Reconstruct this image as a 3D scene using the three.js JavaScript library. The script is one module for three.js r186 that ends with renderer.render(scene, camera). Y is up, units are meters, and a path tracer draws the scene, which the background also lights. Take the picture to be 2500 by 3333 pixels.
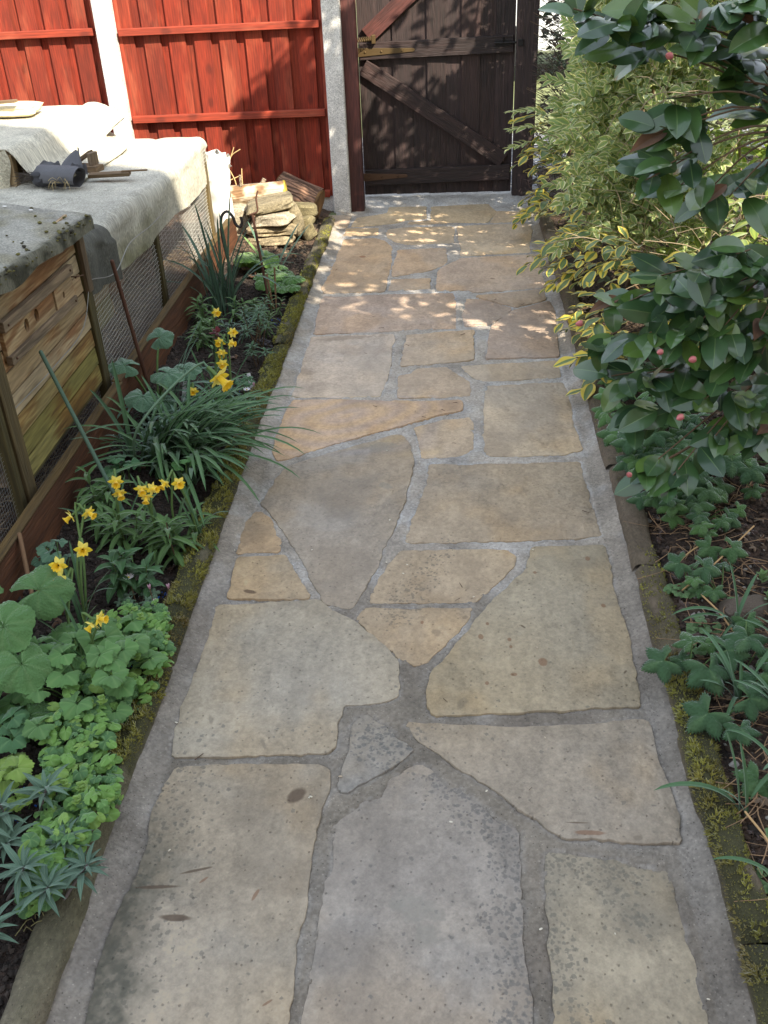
import * as THREE from 'three';
import { RoundedBoxGeometry } from 'three/addons/geometries/RoundedBoxGeometry.js';
import { mergeGeometries, toCreasedNormals } from 'three/addons/utils/BufferGeometryUtils.js';
import { MarchingCubes } from 'three/addons/objects/MarchingCubes.js';

// ---------- camera, sky, sun, exposure ----------
const scene = new THREE.Scene();
const D2R = Math.PI / 180;
const camera = new THREE.PerspectiveCamera(55.9, 0.75, 0.05, 400);
camera.position.set(0, 1.55, 0);
camera.rotation.set(-32.3 * D2R, 4.8 * D2R, -2.6 * D2R, 'YXZ');
scene.add(camera);

const SUN_EL = 43 * D2R, SUN_AZ = 42 * D2R;               // azimuth from +z (behind the viewer) towards +x (right)
const SUN = new THREE.Vector3(Math.cos(SUN_EL) * Math.sin(SUN_AZ), Math.sin(SUN_EL), Math.cos(SUN_EL) * Math.cos(SUN_AZ));
const sun = new THREE.DirectionalLight(new THREE.Color(1.0, 0.90, 0.74), 4.8);
sun.name = 'sun';
sun.position.copy(SUN).multiplyScalar(30).add(new THREE.Vector3(0, 0, -4));
sun.target.position.set(0, 0, -4);
sun.castShadow = true;
sun.shadow.mapSize.set(4096, 4096);
Object.assign(sun.shadow.camera, { left: -14, right: 14, top: 14, bottom: -14, near: 1, far: 80 });
sun.shadow.bias = -0.0004;
scene.add(sun, sun.target);
{
  const W = 256, H = 128, d = new Float32Array(W * H * 4);
  for (let j = 0; j < H; j++) for (let i = 0; i < W; i++) {
    const el = ((j + 0.5) / H - 0.5) * Math.PI, ph = ((i + 0.5) / W - 0.5) * 2 * Math.PI;
    const x = Math.cos(ph) * Math.cos(el), y = Math.sin(el), z = Math.sin(ph) * Math.cos(el);
    const t = Math.pow(Math.max(0, y), 0.55), c = x * SUN.x + y * SUN.y + z * SUN.z;
    const glow = Math.pow(Math.max(0, c), 8) * 0.35 + Math.pow(Math.max(0, c), 2) * 0.12;
    const hz = [0.78, 0.81, 0.85], ze = [0.40, 0.475, 0.61], o = (j * W + i) * 4;
    for (let k = 0; k < 3; k++) d[o + k] = y < 0 ? 0.16 : hz[k] * (1 - t) + ze[k] * t + glow * [1, 0.96, 0.88][k];
    d[o + 3] = 1;
  }
  const sky = new THREE.DataTexture(d, W, H, THREE.RGBAFormat, THREE.FloatType);
  sky.mapping = THREE.EquirectangularReflectionMapping;
  sky.magFilter = sky.minFilter = THREE.LinearFilter;
  sky.needsUpdate = true;
  scene.background = sky; scene.environment = sky;
  scene.backgroundIntensity = 1.05; scene.environmentIntensity = 1.05;
}
const renderer = new THREE.WebGLRenderer({ antialias: true });
renderer.toneMapping = THREE.LinearToneMapping;
renderer.toneMappingExposure = 2.5;
renderer.shadowMap.enabled = true;
renderer.setSize(768, 1024);

// ---------- random numbers and noise ----------
function rng(seed) { let s = seed | 0; return () => { s = (s + 0x6d2b79f5) | 0; let t = Math.imul(s ^ (s >>> 15), 1 | s); t = (t + Math.imul(t ^ (t >>> 7), 61 | t)) ^ t; return ((t ^ (t >>> 14)) >>> 0) / 4294967296; }; }
const R0 = rng(7), TB = new Float32Array(65536); for (let i = 0; i < 65536; i++) TB[i] = R0();
const rr = (r, a, b) => a + (b - a) * r();
const clamp = (x, a = 0, b = 1) => Math.min(b, Math.max(a, x)), mix = (a, b, t) => a + (b - a) * t;
const sstep = (a, b, x) => { const t = clamp((x - a) / (b - a)); return t * t * (3 - 2 * t); };
function vn(x, y, px = 256, py = 256) {                     // value noise 0..1, periodic
  let ix = Math.floor(x), iy = Math.floor(y); const fx = x - ix, fy = y - iy;
  const u = fx * fx * (3 - 2 * fx), v = fy * fy * (3 - 2 * fy);
  ix = ((ix % px) + px) % px; iy = ((iy % py) + py) % py;
  const jx = (ix + 1) % px, jy = (iy + 1) % py, a = TB[(iy & 255) * 256 + (ix & 255)], b = TB[(iy & 255) * 256 + (jx & 255)], c = TB[(jy & 255) * 256 + (ix & 255)], d = TB[(jy & 255) * 256 + (jx & 255)];
  return a + (b - a) * u + (c - a) * v + (a - b - c + d) * u * v;
}
function fbm(x, y, o = 4, px = 256, py = 256) { let s = 0, a = 0.5, n = 0; for (let i = 0; i < o; i++) { s += a * vn(x + i * 17, y + i * 31, px, py); n += a; x *= 2; y *= 2; px *= 2; py *= 2; a *= 0.5; } return s / n; }
function vn3(x, y, z) { const k = Math.floor(z), f = z - k; return mix(vn(x + k * 37.3, y + k * 91.7), vn(x + (k + 1) * 37.3, y + (k + 1) * 91.7), f * f * (3 - 2 * f)); }
function cell(x, y) {                                         // nearest feature point: [distance, random of that point]
  const ix = Math.floor(x), iy = Math.floor(y); let best = 9, id = 0;
  for (let a = -1; a < 2; a++) for (let b = -1; b < 2; b++) {
    const p = ((iy + b) & 255) * 256 + ((ix + a) & 255), q = ((iy + b + 77) & 255) * 256 + ((ix + a + 131) & 255);
    const dx = ix + a + TB[p] - x, dy = iy + b + TB[q] - y, e = dx * dx + dy * dy;
    if (e < best) { best = e; id = TB[(p + 4099) & 65535]; }
  }
  return [Math.sqrt(best), id];
}
function tex(w, h, fn, srgb = true) {
  const d = new Uint8Array(w * h * 4);
  for (let j = 0; j < h; j++) for (let i = 0; i < w; i++) {
    const c = fn((i + 0.5) / w, (j + 0.5) / h), o = (j * w + i) * 4;
    if (typeof c === 'number') d[o] = d[o + 1] = d[o + 2] = clamp(c) * 255; else for (let k = 0; k < 3; k++) d[o + k] = clamp(c[k]) * 255;
    d[o + 3] = 255;
  }
  const t = new THREE.DataTexture(d, w, h, THREE.RGBAFormat);
  t.wrapS = t.wrapT = THREE.RepeatWrapping; t.magFilter = THREE.LinearFilter; t.minFilter = THREE.LinearMipmapLinearFilter; t.generateMipmaps = true;
  if (srgb) t.colorSpace = THREE.SRGBColorSpace;
  t.needsUpdate = true;
  return t;
}
const per = (t, u, v) => { const c = t.clone(); c.repeat.set(1 / u, 1 / v); c.needsUpdate = true; return c; };   // a tile of u x v metres
const rgb = (r, g, b) => new THREE.Color().setRGB(r / 255, g / 255, b / 255, THREE.SRGBColorSpace);            // the base colour of a thing, given as sRGB bytes
const std = (o) => new THREE.MeshStandardMaterial(Object.assign({ roughness: 0.9 }, o));
const phys = (o) => new THREE.MeshPhysicalMaterial(Object.assign({ roughness: 0.9 }, o));

// ---------- things, parts and geometry helpers ----------
const taken = new Map();
function numbered(n) { const k = taken.get(n) ?? -1; taken.set(n, k + 1); return k < 0 ? n : n + '_' + String(k + 1).padStart(3, '0'); }
function thing(name, label, category, pos = [0, 0, 0], group) {
  const o = new THREE.Group(); o.name = numbered(name); o.position.set(...pos); o.userData = { label, category }; if (group) o.userData.group = group; scene.add(o); return o;
}
function struct(name, label) { const o = new THREE.Group(); o.name = numbered(name); o.userData = { kind: 'structure' }; if (label) o.userData.label = label; scene.add(o); return o; }
function shade(m) { m.castShadow = m.receiveShadow = true; return m; }
function part(parent, name, geo, mat, pos, rot, label) {
  const m = shade(new THREE.Mesh(geo, mat)); m.name = name; if (pos) m.position.set(...pos); if (rot) m.rotation.set(...rot); if (label) m.userData.label = label; parent.add(m); return m;
}
function partM(parent, name, geo, mat, matrix, label) { const m = shade(new THREE.Mesh(geo, mat)); m.name = name; matrix.decompose(m.position, m.quaternion, m.scale); if (label) m.userData.label = label; parent.add(m); return m; }
function many(parent, name, geo, mat, mats, cols) {         // uncountable copies: one part of its thing
  const m = shade(new THREE.InstancedMesh(geo, mat, mats.length)); m.name = name; m.userData.kind = 'stuff';
  mats.forEach((k, i) => { m.setMatrixAt(i, k); if (cols) m.setColorAt(i, cols[i]); });
  parent.add(m); return m;
}
const V = (x, y, z) => new THREE.Vector3(x, y, z);
function basis(p, dir, up, s = 1) {                           // x along dir, y as near to up as can be
  const X = dir.clone().normalize(), Z = new THREE.Vector3().crossVectors(X, up); if (Z.lengthSq() < 1e-8) Z.set(0, 0, 1); Z.normalize();
  const Y = new THREE.Vector3().crossVectors(Z, X), m = new THREE.Matrix4().makeBasis(X.multiplyScalar(s), Y.multiplyScalar(s), Z.multiplyScalar(s)); m.setPosition(p); return m;
}
function merge(list) {
  const keep = ['position', 'normal', 'uv', 'color'].filter((k) => list.every((g) => g.attributes[k]));
  return mergeGeometries(list.map((g) => { const c = g.index ? g.toNonIndexed() : g.clone(); for (const k of Object.keys(c.attributes)) if (!keep.includes(k)) c.deleteAttribute(k); return c; }));
}
const R1 = rng(99);
function gridUV(g, grain = 'x', off = true) {                 // uv in metres: u runs along the grain, v across it, by the face's side
  const p = g.attributes.position, n = g.attributes.normal, a = off ? R1() * 3 : 0, b = off ? R1() * 3 : 0, uv = new Float32Array(p.count * 2), at = { x: 0, y: 1, z: 2 }[grain];
  for (let i = 0; i < p.count; i++) {
    const P = [p.getX(i), p.getY(i), p.getZ(i)], N = [Math.abs(n.getX(i)), Math.abs(n.getY(i)), Math.abs(n.getZ(i))];
    const oth = [0, 1, 2].filter((k) => k !== at), c = N[oth[0]] > N[oth[1]] ? oth[1] : oth[0];
    uv[i * 2] = P[at] + a; uv[i * 2 + 1] = P[c] + P[oth[0] === c ? oth[1] : oth[0]] * 0.3 + b;
  }
  g.setAttribute('uv', new THREE.BufferAttribute(uv, 2)); return g;
}
function box(w, h, d, grain = 'x', bev = 0.002) { return gridUV(new RoundedBoxGeometry(w, h, d, 1, Math.min(bev, w / 2.2, h / 2.2, d / 2.2)), grain); }
function bar(a, b, w, h, grainUp = V(0, 1, 0), bev = 0.002) {   // a squared timber from a to b
  const L = a.distanceTo(b), g = box(L, h, w, 'x', bev); g.applyMatrix4(basis(a.clone().add(b).multiplyScalar(0.5), b.clone().sub(a), grainUp)); return g;
}
function tube(pts, r, rs = 6, seg = 0, taper = 1) {
  const c = new THREE.CatmullRomCurve3(pts), n = seg || Math.max(2, pts.length * 3), g = new THREE.TubeGeometry(c, n, r, rs, false);
  if (taper !== 1) { const p = g.attributes.position; for (let i = 0; i <= n; i++) { const q = c.getPointAt(i / n), k = mix(1, taper, i / n); for (let j = 0; j <= rs; j++) { const o = i * (rs + 1) + j; p.setXYZ(o, q.x + (p.getX(o) - q.x) * k, q.y + (p.getY(o) - q.y) * k, q.z + (p.getZ(o) - q.z) * k); } } }
  return g;
}
function rod(a, b, r, rs = 8) { const L = a.distanceTo(b), g = new THREE.CylinderGeometry(r, r, L, rs, 1); g.rotateZ(-Math.PI / 2); g.applyMatrix4(basis(a.clone().add(b).multiplyScalar(0.5), b.clone().sub(a), V(0, 1, 0.01))); return g; }
function sheet(f, nu, nv, th = 0.003) {                        // a thin cloth or felt through f(u, v), with real thickness
  const pos = [], idx = [], uv = [], top = [], W = nu + 1;
  for (let j = 0; j <= nv; j++) for (let i = 0; i <= nu; i++) top.push(f(i / nu, j / nv));
  const nrm = top.map((p, k) => { const i = k % W, j = Math.floor(k / W), a = top[j * W + Math.min(nu, i + 1)].clone().sub(top[j * W + Math.max(0, i - 1)]), b = top[Math.min(nv, j + 1) * W + i].clone().sub(top[Math.max(0, j - 1) * W + i]); return a.cross(b).normalize(); });
  for (let s = 0; s < 2; s++) top.forEach((p, k) => { const q = p.clone().addScaledVector(nrm[k], s ? -th : 0); pos.push(q.x, q.y, q.z); uv.push(p.x + p.y * 0.5, p.z + p.y * 0.5); });
  const N = top.length, quad = (a, b, c, d) => idx.push(a, b, c, a, c, d);
  for (let j = 0; j < nv; j++) for (let i = 0; i < nu; i++) { const a = j * W + i; quad(a, a + 1, a + W + 1, a + W); quad(N + a, N + a + W, N + a + W + 1, N + a + 1); }
  for (let i = 0; i < nu; i++) { quad(i, N + i, N + i + 1, i + 1); const a = nv * W + i; quad(a, a + 1, N + a + 1, N + a); }
  for (let j = 0; j < nv; j++) { const a = j * W, b = a + nu; quad(a, a + W, N + a + W, N + a); quad(b, N + b, N + b + W, b + W); }
  const g = new THREE.BufferGeometry(); g.setAttribute('position', new THREE.Float32BufferAttribute(pos, 3)); g.setAttribute('uv', new THREE.Float32BufferAttribute(uv, 2)); g.setIndex(idx); g.computeVertexNormals();
  return toCreasedNormals(g, 0.9);
}
function field(x0, x1, z0, z1, st, h, col) {                   // a ground surface on a grid
  const nx = Math.round((x1 - x0) / st), nz = Math.round((z1 - z0) / st), g = new THREE.PlaneGeometry(x1 - x0, z1 - z0, nx, nz);
  g.rotateX(-Math.PI / 2); g.translate((x0 + x1) / 2, 0, (z0 + z1) / 2);
  const p = g.attributes.position, uv = g.attributes.uv, c = col && new Float32Array(p.count * 3);
  for (let i = 0; i < p.count; i++) { const x = p.getX(i), z = p.getZ(i); p.setY(i, h(x, z)); uv.setXY(i, x, z); if (col) { const q = col(x, z); c[i * 3] = q[0]; c[i * 3 + 1] = q[1]; c[i * 3 + 2] = q[2]; } }
  if (col) g.setAttribute('color', new THREE.BufferAttribute(c, 3));
  g.computeVertexNormals(); return g;
}
function paint(g, f) { const p = g.attributes.position, n = g.attributes.normal, c = new Float32Array(p.count * 3); for (let i = 0; i < p.count; i++) { const q = f(p.getX(i), p.getY(i), p.getZ(i), n.getX(i), n.getY(i), n.getZ(i)); c[i * 3] = q[0]; c[i * 3 + 1] = q[1]; c[i * 3 + 2] = q[2]; } g.setAttribute('color', new THREE.BufferAttribute(c, 3)); return g; }
function rock(w, h, d, seed, rough = 0.12, boxy = 4) {        // a split stone: squarish, uneven, with broken edges
  const g = new THREE.BoxGeometry(2, 2, 2, 9, 5, 9), p = g.attributes.position;
  for (let i = 0; i < p.count; i++) {
    let x = p.getX(i), y = p.getY(i), z = p.getZ(i); const l = Math.pow(Math.abs(x) ** boxy + Math.abs(y) ** boxy + Math.abs(z) ** boxy, 1 / boxy); x /= l; y /= l; z /= l;
    const n = (vn3(x * 1.3 + seed, y * 1.3 + seed * 2, z * 1.3 + seed) - 0.5) * 2.4 + (vn3(x * 4 + seed, y * 4, z * 4 + seed) - 0.5) * 0.9, lay = (vn(y * 3.5 + seed * 7, seed) - 0.5) * 0.5;
    const k = 1 + rough * (n + lay); p.setXYZ(i, x * k * w / 2, y * (1 + rough * n * 0.5) * h / 2, z * k * d / 2);
  }
  g.computeVertexNormals(); const c = toCreasedNormals(g, 0.55); return gridUV(c, 'x');
}

// ---------- the path: mortar bed and flagstones ----------
const MARKS = [];
function m(x, z, a, b, r, k) { MARKS.push({ x, z, a, b, c: Math.cos(r), s: Math.sin(r), k }); }   // fossils, iron spots, dark stains, pale scuffs on the slabs
m(-0.552,-1.124,0.0420,0.0043,-0.07,0);
m(-0.487,-1.163,0.0303,0.0032,-0.29,0);
m(-0.503,-1.061,0.0297,0.0075,0.01,0);
m(-0.469,-1.142,0.0109,0.0025,-0.80,1);
m(-0.365,-1.114,0.0134,0.0036,-1.22,1);
m(-0.320,-1.350,0.0243,0.0162,-1.00,0);
m(-0.310,-0.908,0.0105,0.0024,-0.65,1);
m(-0.545,-1.563,0.0187,0.0062,1.19,2);
m(-0.414,-1.494,0.0220,0.0058,1.20,2);
m(0.215,-1.770,0.0118,0.0150,-0.02,1);
m(0.070,-1.862,0.0069,0.0107,-0.01,1);
m(0.144,-1.725,0.0084,0.0063,-0.02,1);
m(0.080,-1.694,0.0045,0.0066,-0.02,1);
m(0.140,-1.852,0.0054,0.0074,-0.01,1);
m(0.142,-1.825,0.0040,0.0062,-0.01,1);
m(0.088,-1.913,0.0045,0.0072,-0.01,1);
m(0.386,-1.989,0.0056,0.0081,-0.01,1);
m(0.371,-2.198,0.0072,0.0107,-0.01,1);
m(0.222,-2.133,0.0052,0.0064,-0.01,1);
m(0.404,-1.738,0.0069,0.0024,-1.00,0);
m(0.176,-1.903,0.0085,0.0027,0.87,0);
m(-0.540,-2.040,0.0197,0.0075,0.31,0);
m(-0.040,-1.879,0.0121,0.0141,-0.01,2);
m(-0.077,-1.920,0.0042,0.0067,-0.01,1);
m(0.032,-1.940,0.0091,0.0079,-0.68,2);
m(0.022,-1.628,0.0247,0.0099,-1.17,2);
m(0.244,-1.295,0.0227,0.0016,0.01,0);
m(0.266,-1.271,0.0320,0.0064,0.01,1);
m(0.356,-1.260,0.0084,0.0069,0.13,2);
m(-0.071,-1.097,0.0544,0.0316,0.35,3);
m(-0.049,-1.047,0.0308,0.0273,-0.30,3);
m(-0.106,-1.104,0.0162,0.0174,-0.40,3);
m(-0.574,-3.474,0.0413,0.0392,1.25,2);
m(-0.439,-3.811,0.1468,0.0248,-0.18,2);
m(-0.237,-2.843,0.0471,0.0390,-0.20,3);
m(-0.213,-2.594,0.0284,0.0170,0.85,3);
m(-0.464,-4.913,0.0198,0.0170,1.08,1);
function stoneTone(x, z, fine) {                               // multiplies a slab's own colour; colour, stains and wear only
  const lo = fbm(x * 2.3 + 9, z * 2.3 + 4, 3), mid = fbm(x * 9 + 3, z * 9, 4), gr = fbm(x * 120, z * 120, 2), st = fbm(x * 30, z * 7 + 50, 3);
  let k = 0.80 + (lo - 0.5) * 0.20 + (mid - 0.5) * 0.26 + (gr - 0.5) * 0.24 + (fbm(x * 260, z * 260, 2) - 0.5) * 0.14 + (st - 0.5) * 0.14 + (fbm(x * 75, z * 22 + 9, 2) - 0.5) * 0.12 + (fbm(x * 45 + 7, z * 45, 2) - 0.5) * 0.14 + (TB[(Math.floor(x * 420) & 255) * 256 + (Math.floor(z * 420) & 255)] - 0.5) * 0.10, w = (fbm(x * 3 + 40, z * 3, 3) - 0.5) * 0.16;
  let c = [k * (1 + w * 0.5), k, k * (1 - w)];
  const pit = cell(x * 70 + 3, z * 70 + 8); if (pit[1] > 0.86 && pit[0] < 0.05 + (pit[1] - 0.86) * 0.7) { const q = 0.72; c = c.map((v) => v * q); }
  const pale = cell(x * 45, z * 45 + 20); if (pale[1] > 0.93 && pale[0] < 0.1) c = c.map((v) => v * 1.14);
  const grey = (a, t) => { c = [mix(c[0], a[0], t), mix(c[1], a[1], t), mix(c[2], a[2], t)]; };
  { const f = fbm(x * 4.2 + 31, z * 4.2 + 17, 4), k1 = Math.abs(f - 0.56), t = f > 0.56 ? 1.03 : 0.99; c = c.map((v) => v * t * (k1 < 0.004 ? 0.955 : 1)); const g2 = fbm(x * 9 + 81, z * 6 + 47, 4), k2 = Math.abs(g2 - 0.62); if (g2 > 0.62) c = c.map((v) => v * 0.955); const warm = sstep(0.52, 0.72, fbm(x * 5 + 13, z * 3.5 + 71, 4)), cool = sstep(0.55, 0.75, fbm(x * 6 + 91, z * 8 + 3, 4)); c = [c[0] * (1 + 0.05 * warm - 0.05 * cool), c[1] * (1 - 0.01 * warm - 0.03 * cool), c[2] * (1 - 0.10 * warm + 0.0 * cool)]; }
  const big = sstep(0.56, 0.78, fbm(x * 3.1 + 70, z * 3.1 + 11, 4)); grey([0.60, 0.64, 0.70], big * 0.38);
  const dirt = sstep(0.58, 0.8, fbm(x * 6 + 21, z * 6 + 61, 4)); grey([0.47, 0.46, 0.46], dirt * 0.35);
  // dark lichen: clusters of small rosettes on the nearest slabs
  const seg = (ax, az, bx, bz) => { const ux = bx - ax, uz = bz - az, t = clamp(((x - ax) * ux + (z - az) * uz) / (ux * ux + uz * uz)); return Math.hypot(x - ax - ux * t, z - az - uz * t); };
  const in32 = z > -1.27 ? x < 0.145 && x > -0.26 : x < (z + 1.39) * 1.04 + 0.015, wob = (fbm(x * 7, z * 7 + 3, 3) - 0.5) * 0.09;
  const d32 = z > -1.5 && in32 ? Math.min(seg(0, -1.39, 0.125, -1.27), seg(0.125, -1.27, 0.127, -0.6)) + wob : 9, d34 = z > -1.24 && x > 0.155 ? Math.min(seg(0.18, -1.2, 0.4, -1.17), seg(0.175, -1.2, 0.165, -0.7), Math.hypot(x - 0.33, z + 1.08) * 0.8) + wob : 9;
  const zone = 0.55 * sstep(0.085, 0.01, d32) + 0.5 * sstep(0.07, 0.0, d34) + sstep(0.1, 0.05, Math.hypot(x + 0.14, z + 1.5)) * 0.45 * (z < -1.37 - x * 0.2 ? 1 : 0) + sstep(-1.9, -1.5, z) * 0.015 + sstep(-0.45, -0.6, x) * sstep(-1.6, -1.2, z) * 0.3 + (z < -1.7 && z > -2.35 && x < 0.05 && x > -0.25 ? 0.4 * sstep(0.07, 0.0, seg(-0.02, -2.25, -0.15, -1.95) + wob * 0.6) : 0);
  grey([0.46, 0.47, 0.50], 0.35 * sstep(0.07, 0.0, Math.min(d32, d34)));
  for (const [f, s] of [[75, 0.5], [125, 0.45]]) { const q = cell(x * f + 5, z * f + 9), e = (fbm(x * 300, z * 300, 2) - 0.5) * 0.5; if (q[1] < zone && q[0] + e < s * (0.4 + 0.6 * q[1] / (zone + 0.01))) grey([0.38, 0.41, 0.45], 0.62); }
  // algae along the left edge of the nearest slab and the right edges
  const e1 = (fbm(x * 14, z * 14 + 5, 4) - 0.5) * 0.16, g1 = fbm(x * 70, z * 70, 3);
  const al = sstep(-0.49, -0.585, x + e1 * 0.9) * sstep(-1.35, -1.05, z + e1) * (0.35 + 1.0 * g1); grey([0.25, 0.28, 0.28], clamp(al) * 0.95);
  const ar = sstep(0.38, 0.45, x + e1) * sstep(-1.42, -1.2, z) * sstep(-1.19, -1.27, z - 0.02 + e1) * (0.4 + 0.7 * g1); grey([0.27, 0.30, 0.29], clamp(ar) * 0.9);
  if (z < -2.6 && z > -3.25 && x < 0.05) {                     // the swirling bands of the ironstone slab
    const u = (x + 0.32) * 1.0, v = (z + 3.02) * 1.25, ra = Math.hypot(u + 0.12 * vn(x * 5, z * 5), v + 0.1 * vn(x * 6 + 9, z * 4)) * 62, rb = Math.hypot((x + 0.16) * 1.1, (z + 3.12) * 2.2 - 0.05) * 80;
    const inS = sstep(-2.75, -2.82, z) * sstep(-0.02, -0.06, x), s1 = Math.sin(ra + 3 * fbm(x * 6, z * 6, 2)), s2 = sstep(0.75, 0.99, Math.sin(rb)) * sstep(11, 8, rb);
    c = [c[0] * (1 + 0.04 * s1 * inS), c[1] * (1 + 0.015 * s1 * inS), c[2] * (1 - 0.07 * s1 * inS)]; grey([0.86, 0.84, 0.76], s2 * inS * 0.3);
  }
  for (const q of MARKS) {
    const dx = x - q.x, dz = z - q.z; if (Math.abs(dx) > q.a * 2 + q.b * 2 || Math.abs(dz) > q.a * 2 + q.b * 2) continue;
    const e = Math.hypot((dx * q.c + dz * q.s) / q.a, (-dx * q.s + dz * q.c) / q.b) + (fbm(x * 60, z * 60, 3) - 0.5) * (q.k >= 2 ? 1.1 : 0.35);
    const t = sstep(1.12, q.k >= 2 ? 0.6 : 0.75, e); if (t > 0) grey([[0.27, 0.22, 0.19], [0.50, 0.32, 0.24], [0.42, 0.41, 0.40], [0.66, 0.70, 0.72]][q.k], t * [0.85, 0.7, 0.55, 0.6][q.k]);
  }
  return c.map((v) => Math.sqrt(Math.max(0, v)) * 1.0);         // stored a little lighter, the slabs' colours allow for it
}
const NEAR = [-0.68, 0.52, -2.95, -0.35], FAR = [-0.82, 0.52, -6.1, -2.60];
const stoneTex = ([x0, x1, z0, z1], w, h) => { const t = tex(w, h, (u, v) => stoneTone(mix(x0, x1, u), mix(z0, z1, v))); t.wrapS = t.wrapT = THREE.ClampToEdgeWrapping; return t; };
const texNear = stoneTex(NEAR, 1024, 2048), texFar = stoneTex(FAR, 768, 2048);
const stoneBump = (x, z) => { const f = fbm(x * 4.2 + 31, z * 4.2 + 17, 4), g2 = fbm(x * 9 + 81, z * 6 + 47, 4), pit = cell(x * 70 + 3, z * 70 + 8); return 0.35 + 0.07 * sstep(0.545, 0.575, f) - 0.07 * sstep(0.605, 0.635, g2) + 0.35 * (fbm(x * 7, z * 7, 3) - 0.5) + 0.3 * (fbm(x * 90, z * 90, 3) - 0.5) - (pit[1] > 0.86 && pit[0] < 0.05 + (pit[1] - 0.86) * 0.7 ? 0.2 : 0); };
const bumpTex = ([x0, x1, z0, z1], w, h) => { const t = tex(w, h, (u, v) => stoneBump(mix(x0, x1, u), mix(z0, z1, v)), false); t.wrapS = t.wrapT = THREE.ClampToEdgeWrapping; return t; };
const bumpNear = bumpTex(NEAR, 1024, 2048), bumpFar = bumpTex(FAR, 512, 1536);
const bumpStone = 0 && tex(1024, 1024, (u, v) => 0.5 * fbm(u * 8, v * 8, 4, 8, 8) + 0.35 * fbm(u * 96, v * 96, 3, 96, 96) + 0.15 * vn(u * 40, v * 10, 40, 10), false);
const SLAB_POLYS = [];
const pathO = struct('path');
const RS = rng(41);
function inside(P, x, z) { let c = false; for (let i = 0, j = P.length - 1; i < P.length; j = i++) { const [a, b] = P[i], [d, e] = P[j]; if (b > z !== e > z && x < ((d - a) * (z - b)) / (e - b) + a) c = !c; } return c; }
function slab(r, g, b, c) {
  let P = []; for (let i = 0; i < c.length; i += 2) P.push([c[i] / 100, c[i + 1] / 100]);
  const Q = []; P.forEach((p, i) => { const a = P[(i + P.length - 1) % P.length], d = P[(i + 1) % P.length], k = (q) => Math.min(0.3, 0.006 / Math.hypot(q[0] - p[0], q[1] - p[1])); let t = k(a); Q.push([mix(p[0], a[0], t), mix(p[1], a[1], t)]); t = k(d); Q.push([mix(p[0], d[0], t), mix(p[1], d[1], t)]); });
  const O = [], s = RS() * 90;
  Q.forEach((p, i) => { const d = Q[(i + 1) % Q.length], L = Math.hypot(d[0] - p[0], d[1] - p[1]), n = Math.max(1, Math.round(L / 0.009)); for (let k = 0; k < n; k++) { const t = k / n; O.push([mix(p[0], d[0], t), mix(p[1], d[1], t)]); } });
  const E = O.map((p, i) => { const a = O[(i + O.length - 1) % O.length], d = O[(i + 1) % O.length], tx = d[0] - a[0], tz = d[1] - a[1], l = Math.hypot(tx, tz) || 1, j = (fbm(p[0] * 14 + s, p[1] * 14, 3) - 0.5) * 0.014 + (vn(p[0] * 60 + s, p[1] * 60) - 0.5) * 0.006; return [p[0] + (tz / l) * j, p[1] - (tx / l) * j]; });
  SLAB_POLYS.push({ P: E, x0: Math.min(...E.map((p) => p[0])) - 0.05, x1: Math.max(...E.map((p) => p[0])) + 0.05, z0: Math.min(...E.map((p) => p[1])) - 0.05, z1: Math.max(...E.map((p) => p[1])) + 0.05 });
  const sh = new THREE.Shape(E.map((p) => new THREE.Vector2(p[0], -p[1]))), geo = new THREE.ExtrudeGeometry(sh, { depth: 0.028, bevelEnabled: true, bevelThickness: 0.002, bevelSize: 0.002, bevelOffset: 0.001, bevelSegments: 2, steps: 1 });
  geo.rotateX(-Math.PI / 2);
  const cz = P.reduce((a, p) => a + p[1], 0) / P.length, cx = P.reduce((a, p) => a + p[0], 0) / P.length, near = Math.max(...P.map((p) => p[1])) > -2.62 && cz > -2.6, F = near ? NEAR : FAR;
  const tx = (RS() - 0.5) * 0.018, tz = (RS() - 0.5) * 0.018, up = -0.0285 + (RS() - 0.5) * 0.005;
  const p = geo.attributes.position, uv = geo.attributes.uv, uv1 = new Float32Array(p.count * 2);
  for (let i = 0; i < p.count; i++) { const x = p.getX(i), z = p.getZ(i); p.setY(i, p.getY(i) + up + (x - cx) * tx + (z - cz) * tz); uv.setXY(i, (x - F[0]) / (F[1] - F[0]), (z - F[2]) / (F[3] - F[2])); uv1[i * 2] = x / 0.7; uv1[i * 2 + 1] = z / 0.7; }
  geo.setAttribute('uv1', new THREE.BufferAttribute(uv1, 2));
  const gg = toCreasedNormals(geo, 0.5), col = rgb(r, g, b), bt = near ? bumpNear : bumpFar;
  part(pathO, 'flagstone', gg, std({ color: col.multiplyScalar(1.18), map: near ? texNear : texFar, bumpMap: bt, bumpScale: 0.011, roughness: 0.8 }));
}
slab(183,163,138, [-78.8,-570.1,-58.6,-569.7,-59.6,-544.8,-79.5,-546.3]);
slab(194,171,137, [-37.5,-585.7,-15.5,-585.7,-14.9,-558.6,-26,-556.1,-35,-549.9,-56.7,-545.4,-55.7,-563.9,-46.7,-567.5,-38.1,-573.3]);
slab(193,169,134, [-12.5,-585.4,21.5,-588.4,24.1,-574.7,25.5,-572,22.7,-559.8,20,-548.5,-3.8,-550.7,-12.3,-557.6]);
slab(189,165,133, [26.4,-571.5,39.1,-569.1,38.6,-550.3,21.2,-548.4,23.7,-559.7]);
slab(186,163,133, [-24.1,-553.1,-12,-555.5,-3.8,-548.7,-25.7,-548.7]);
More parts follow.
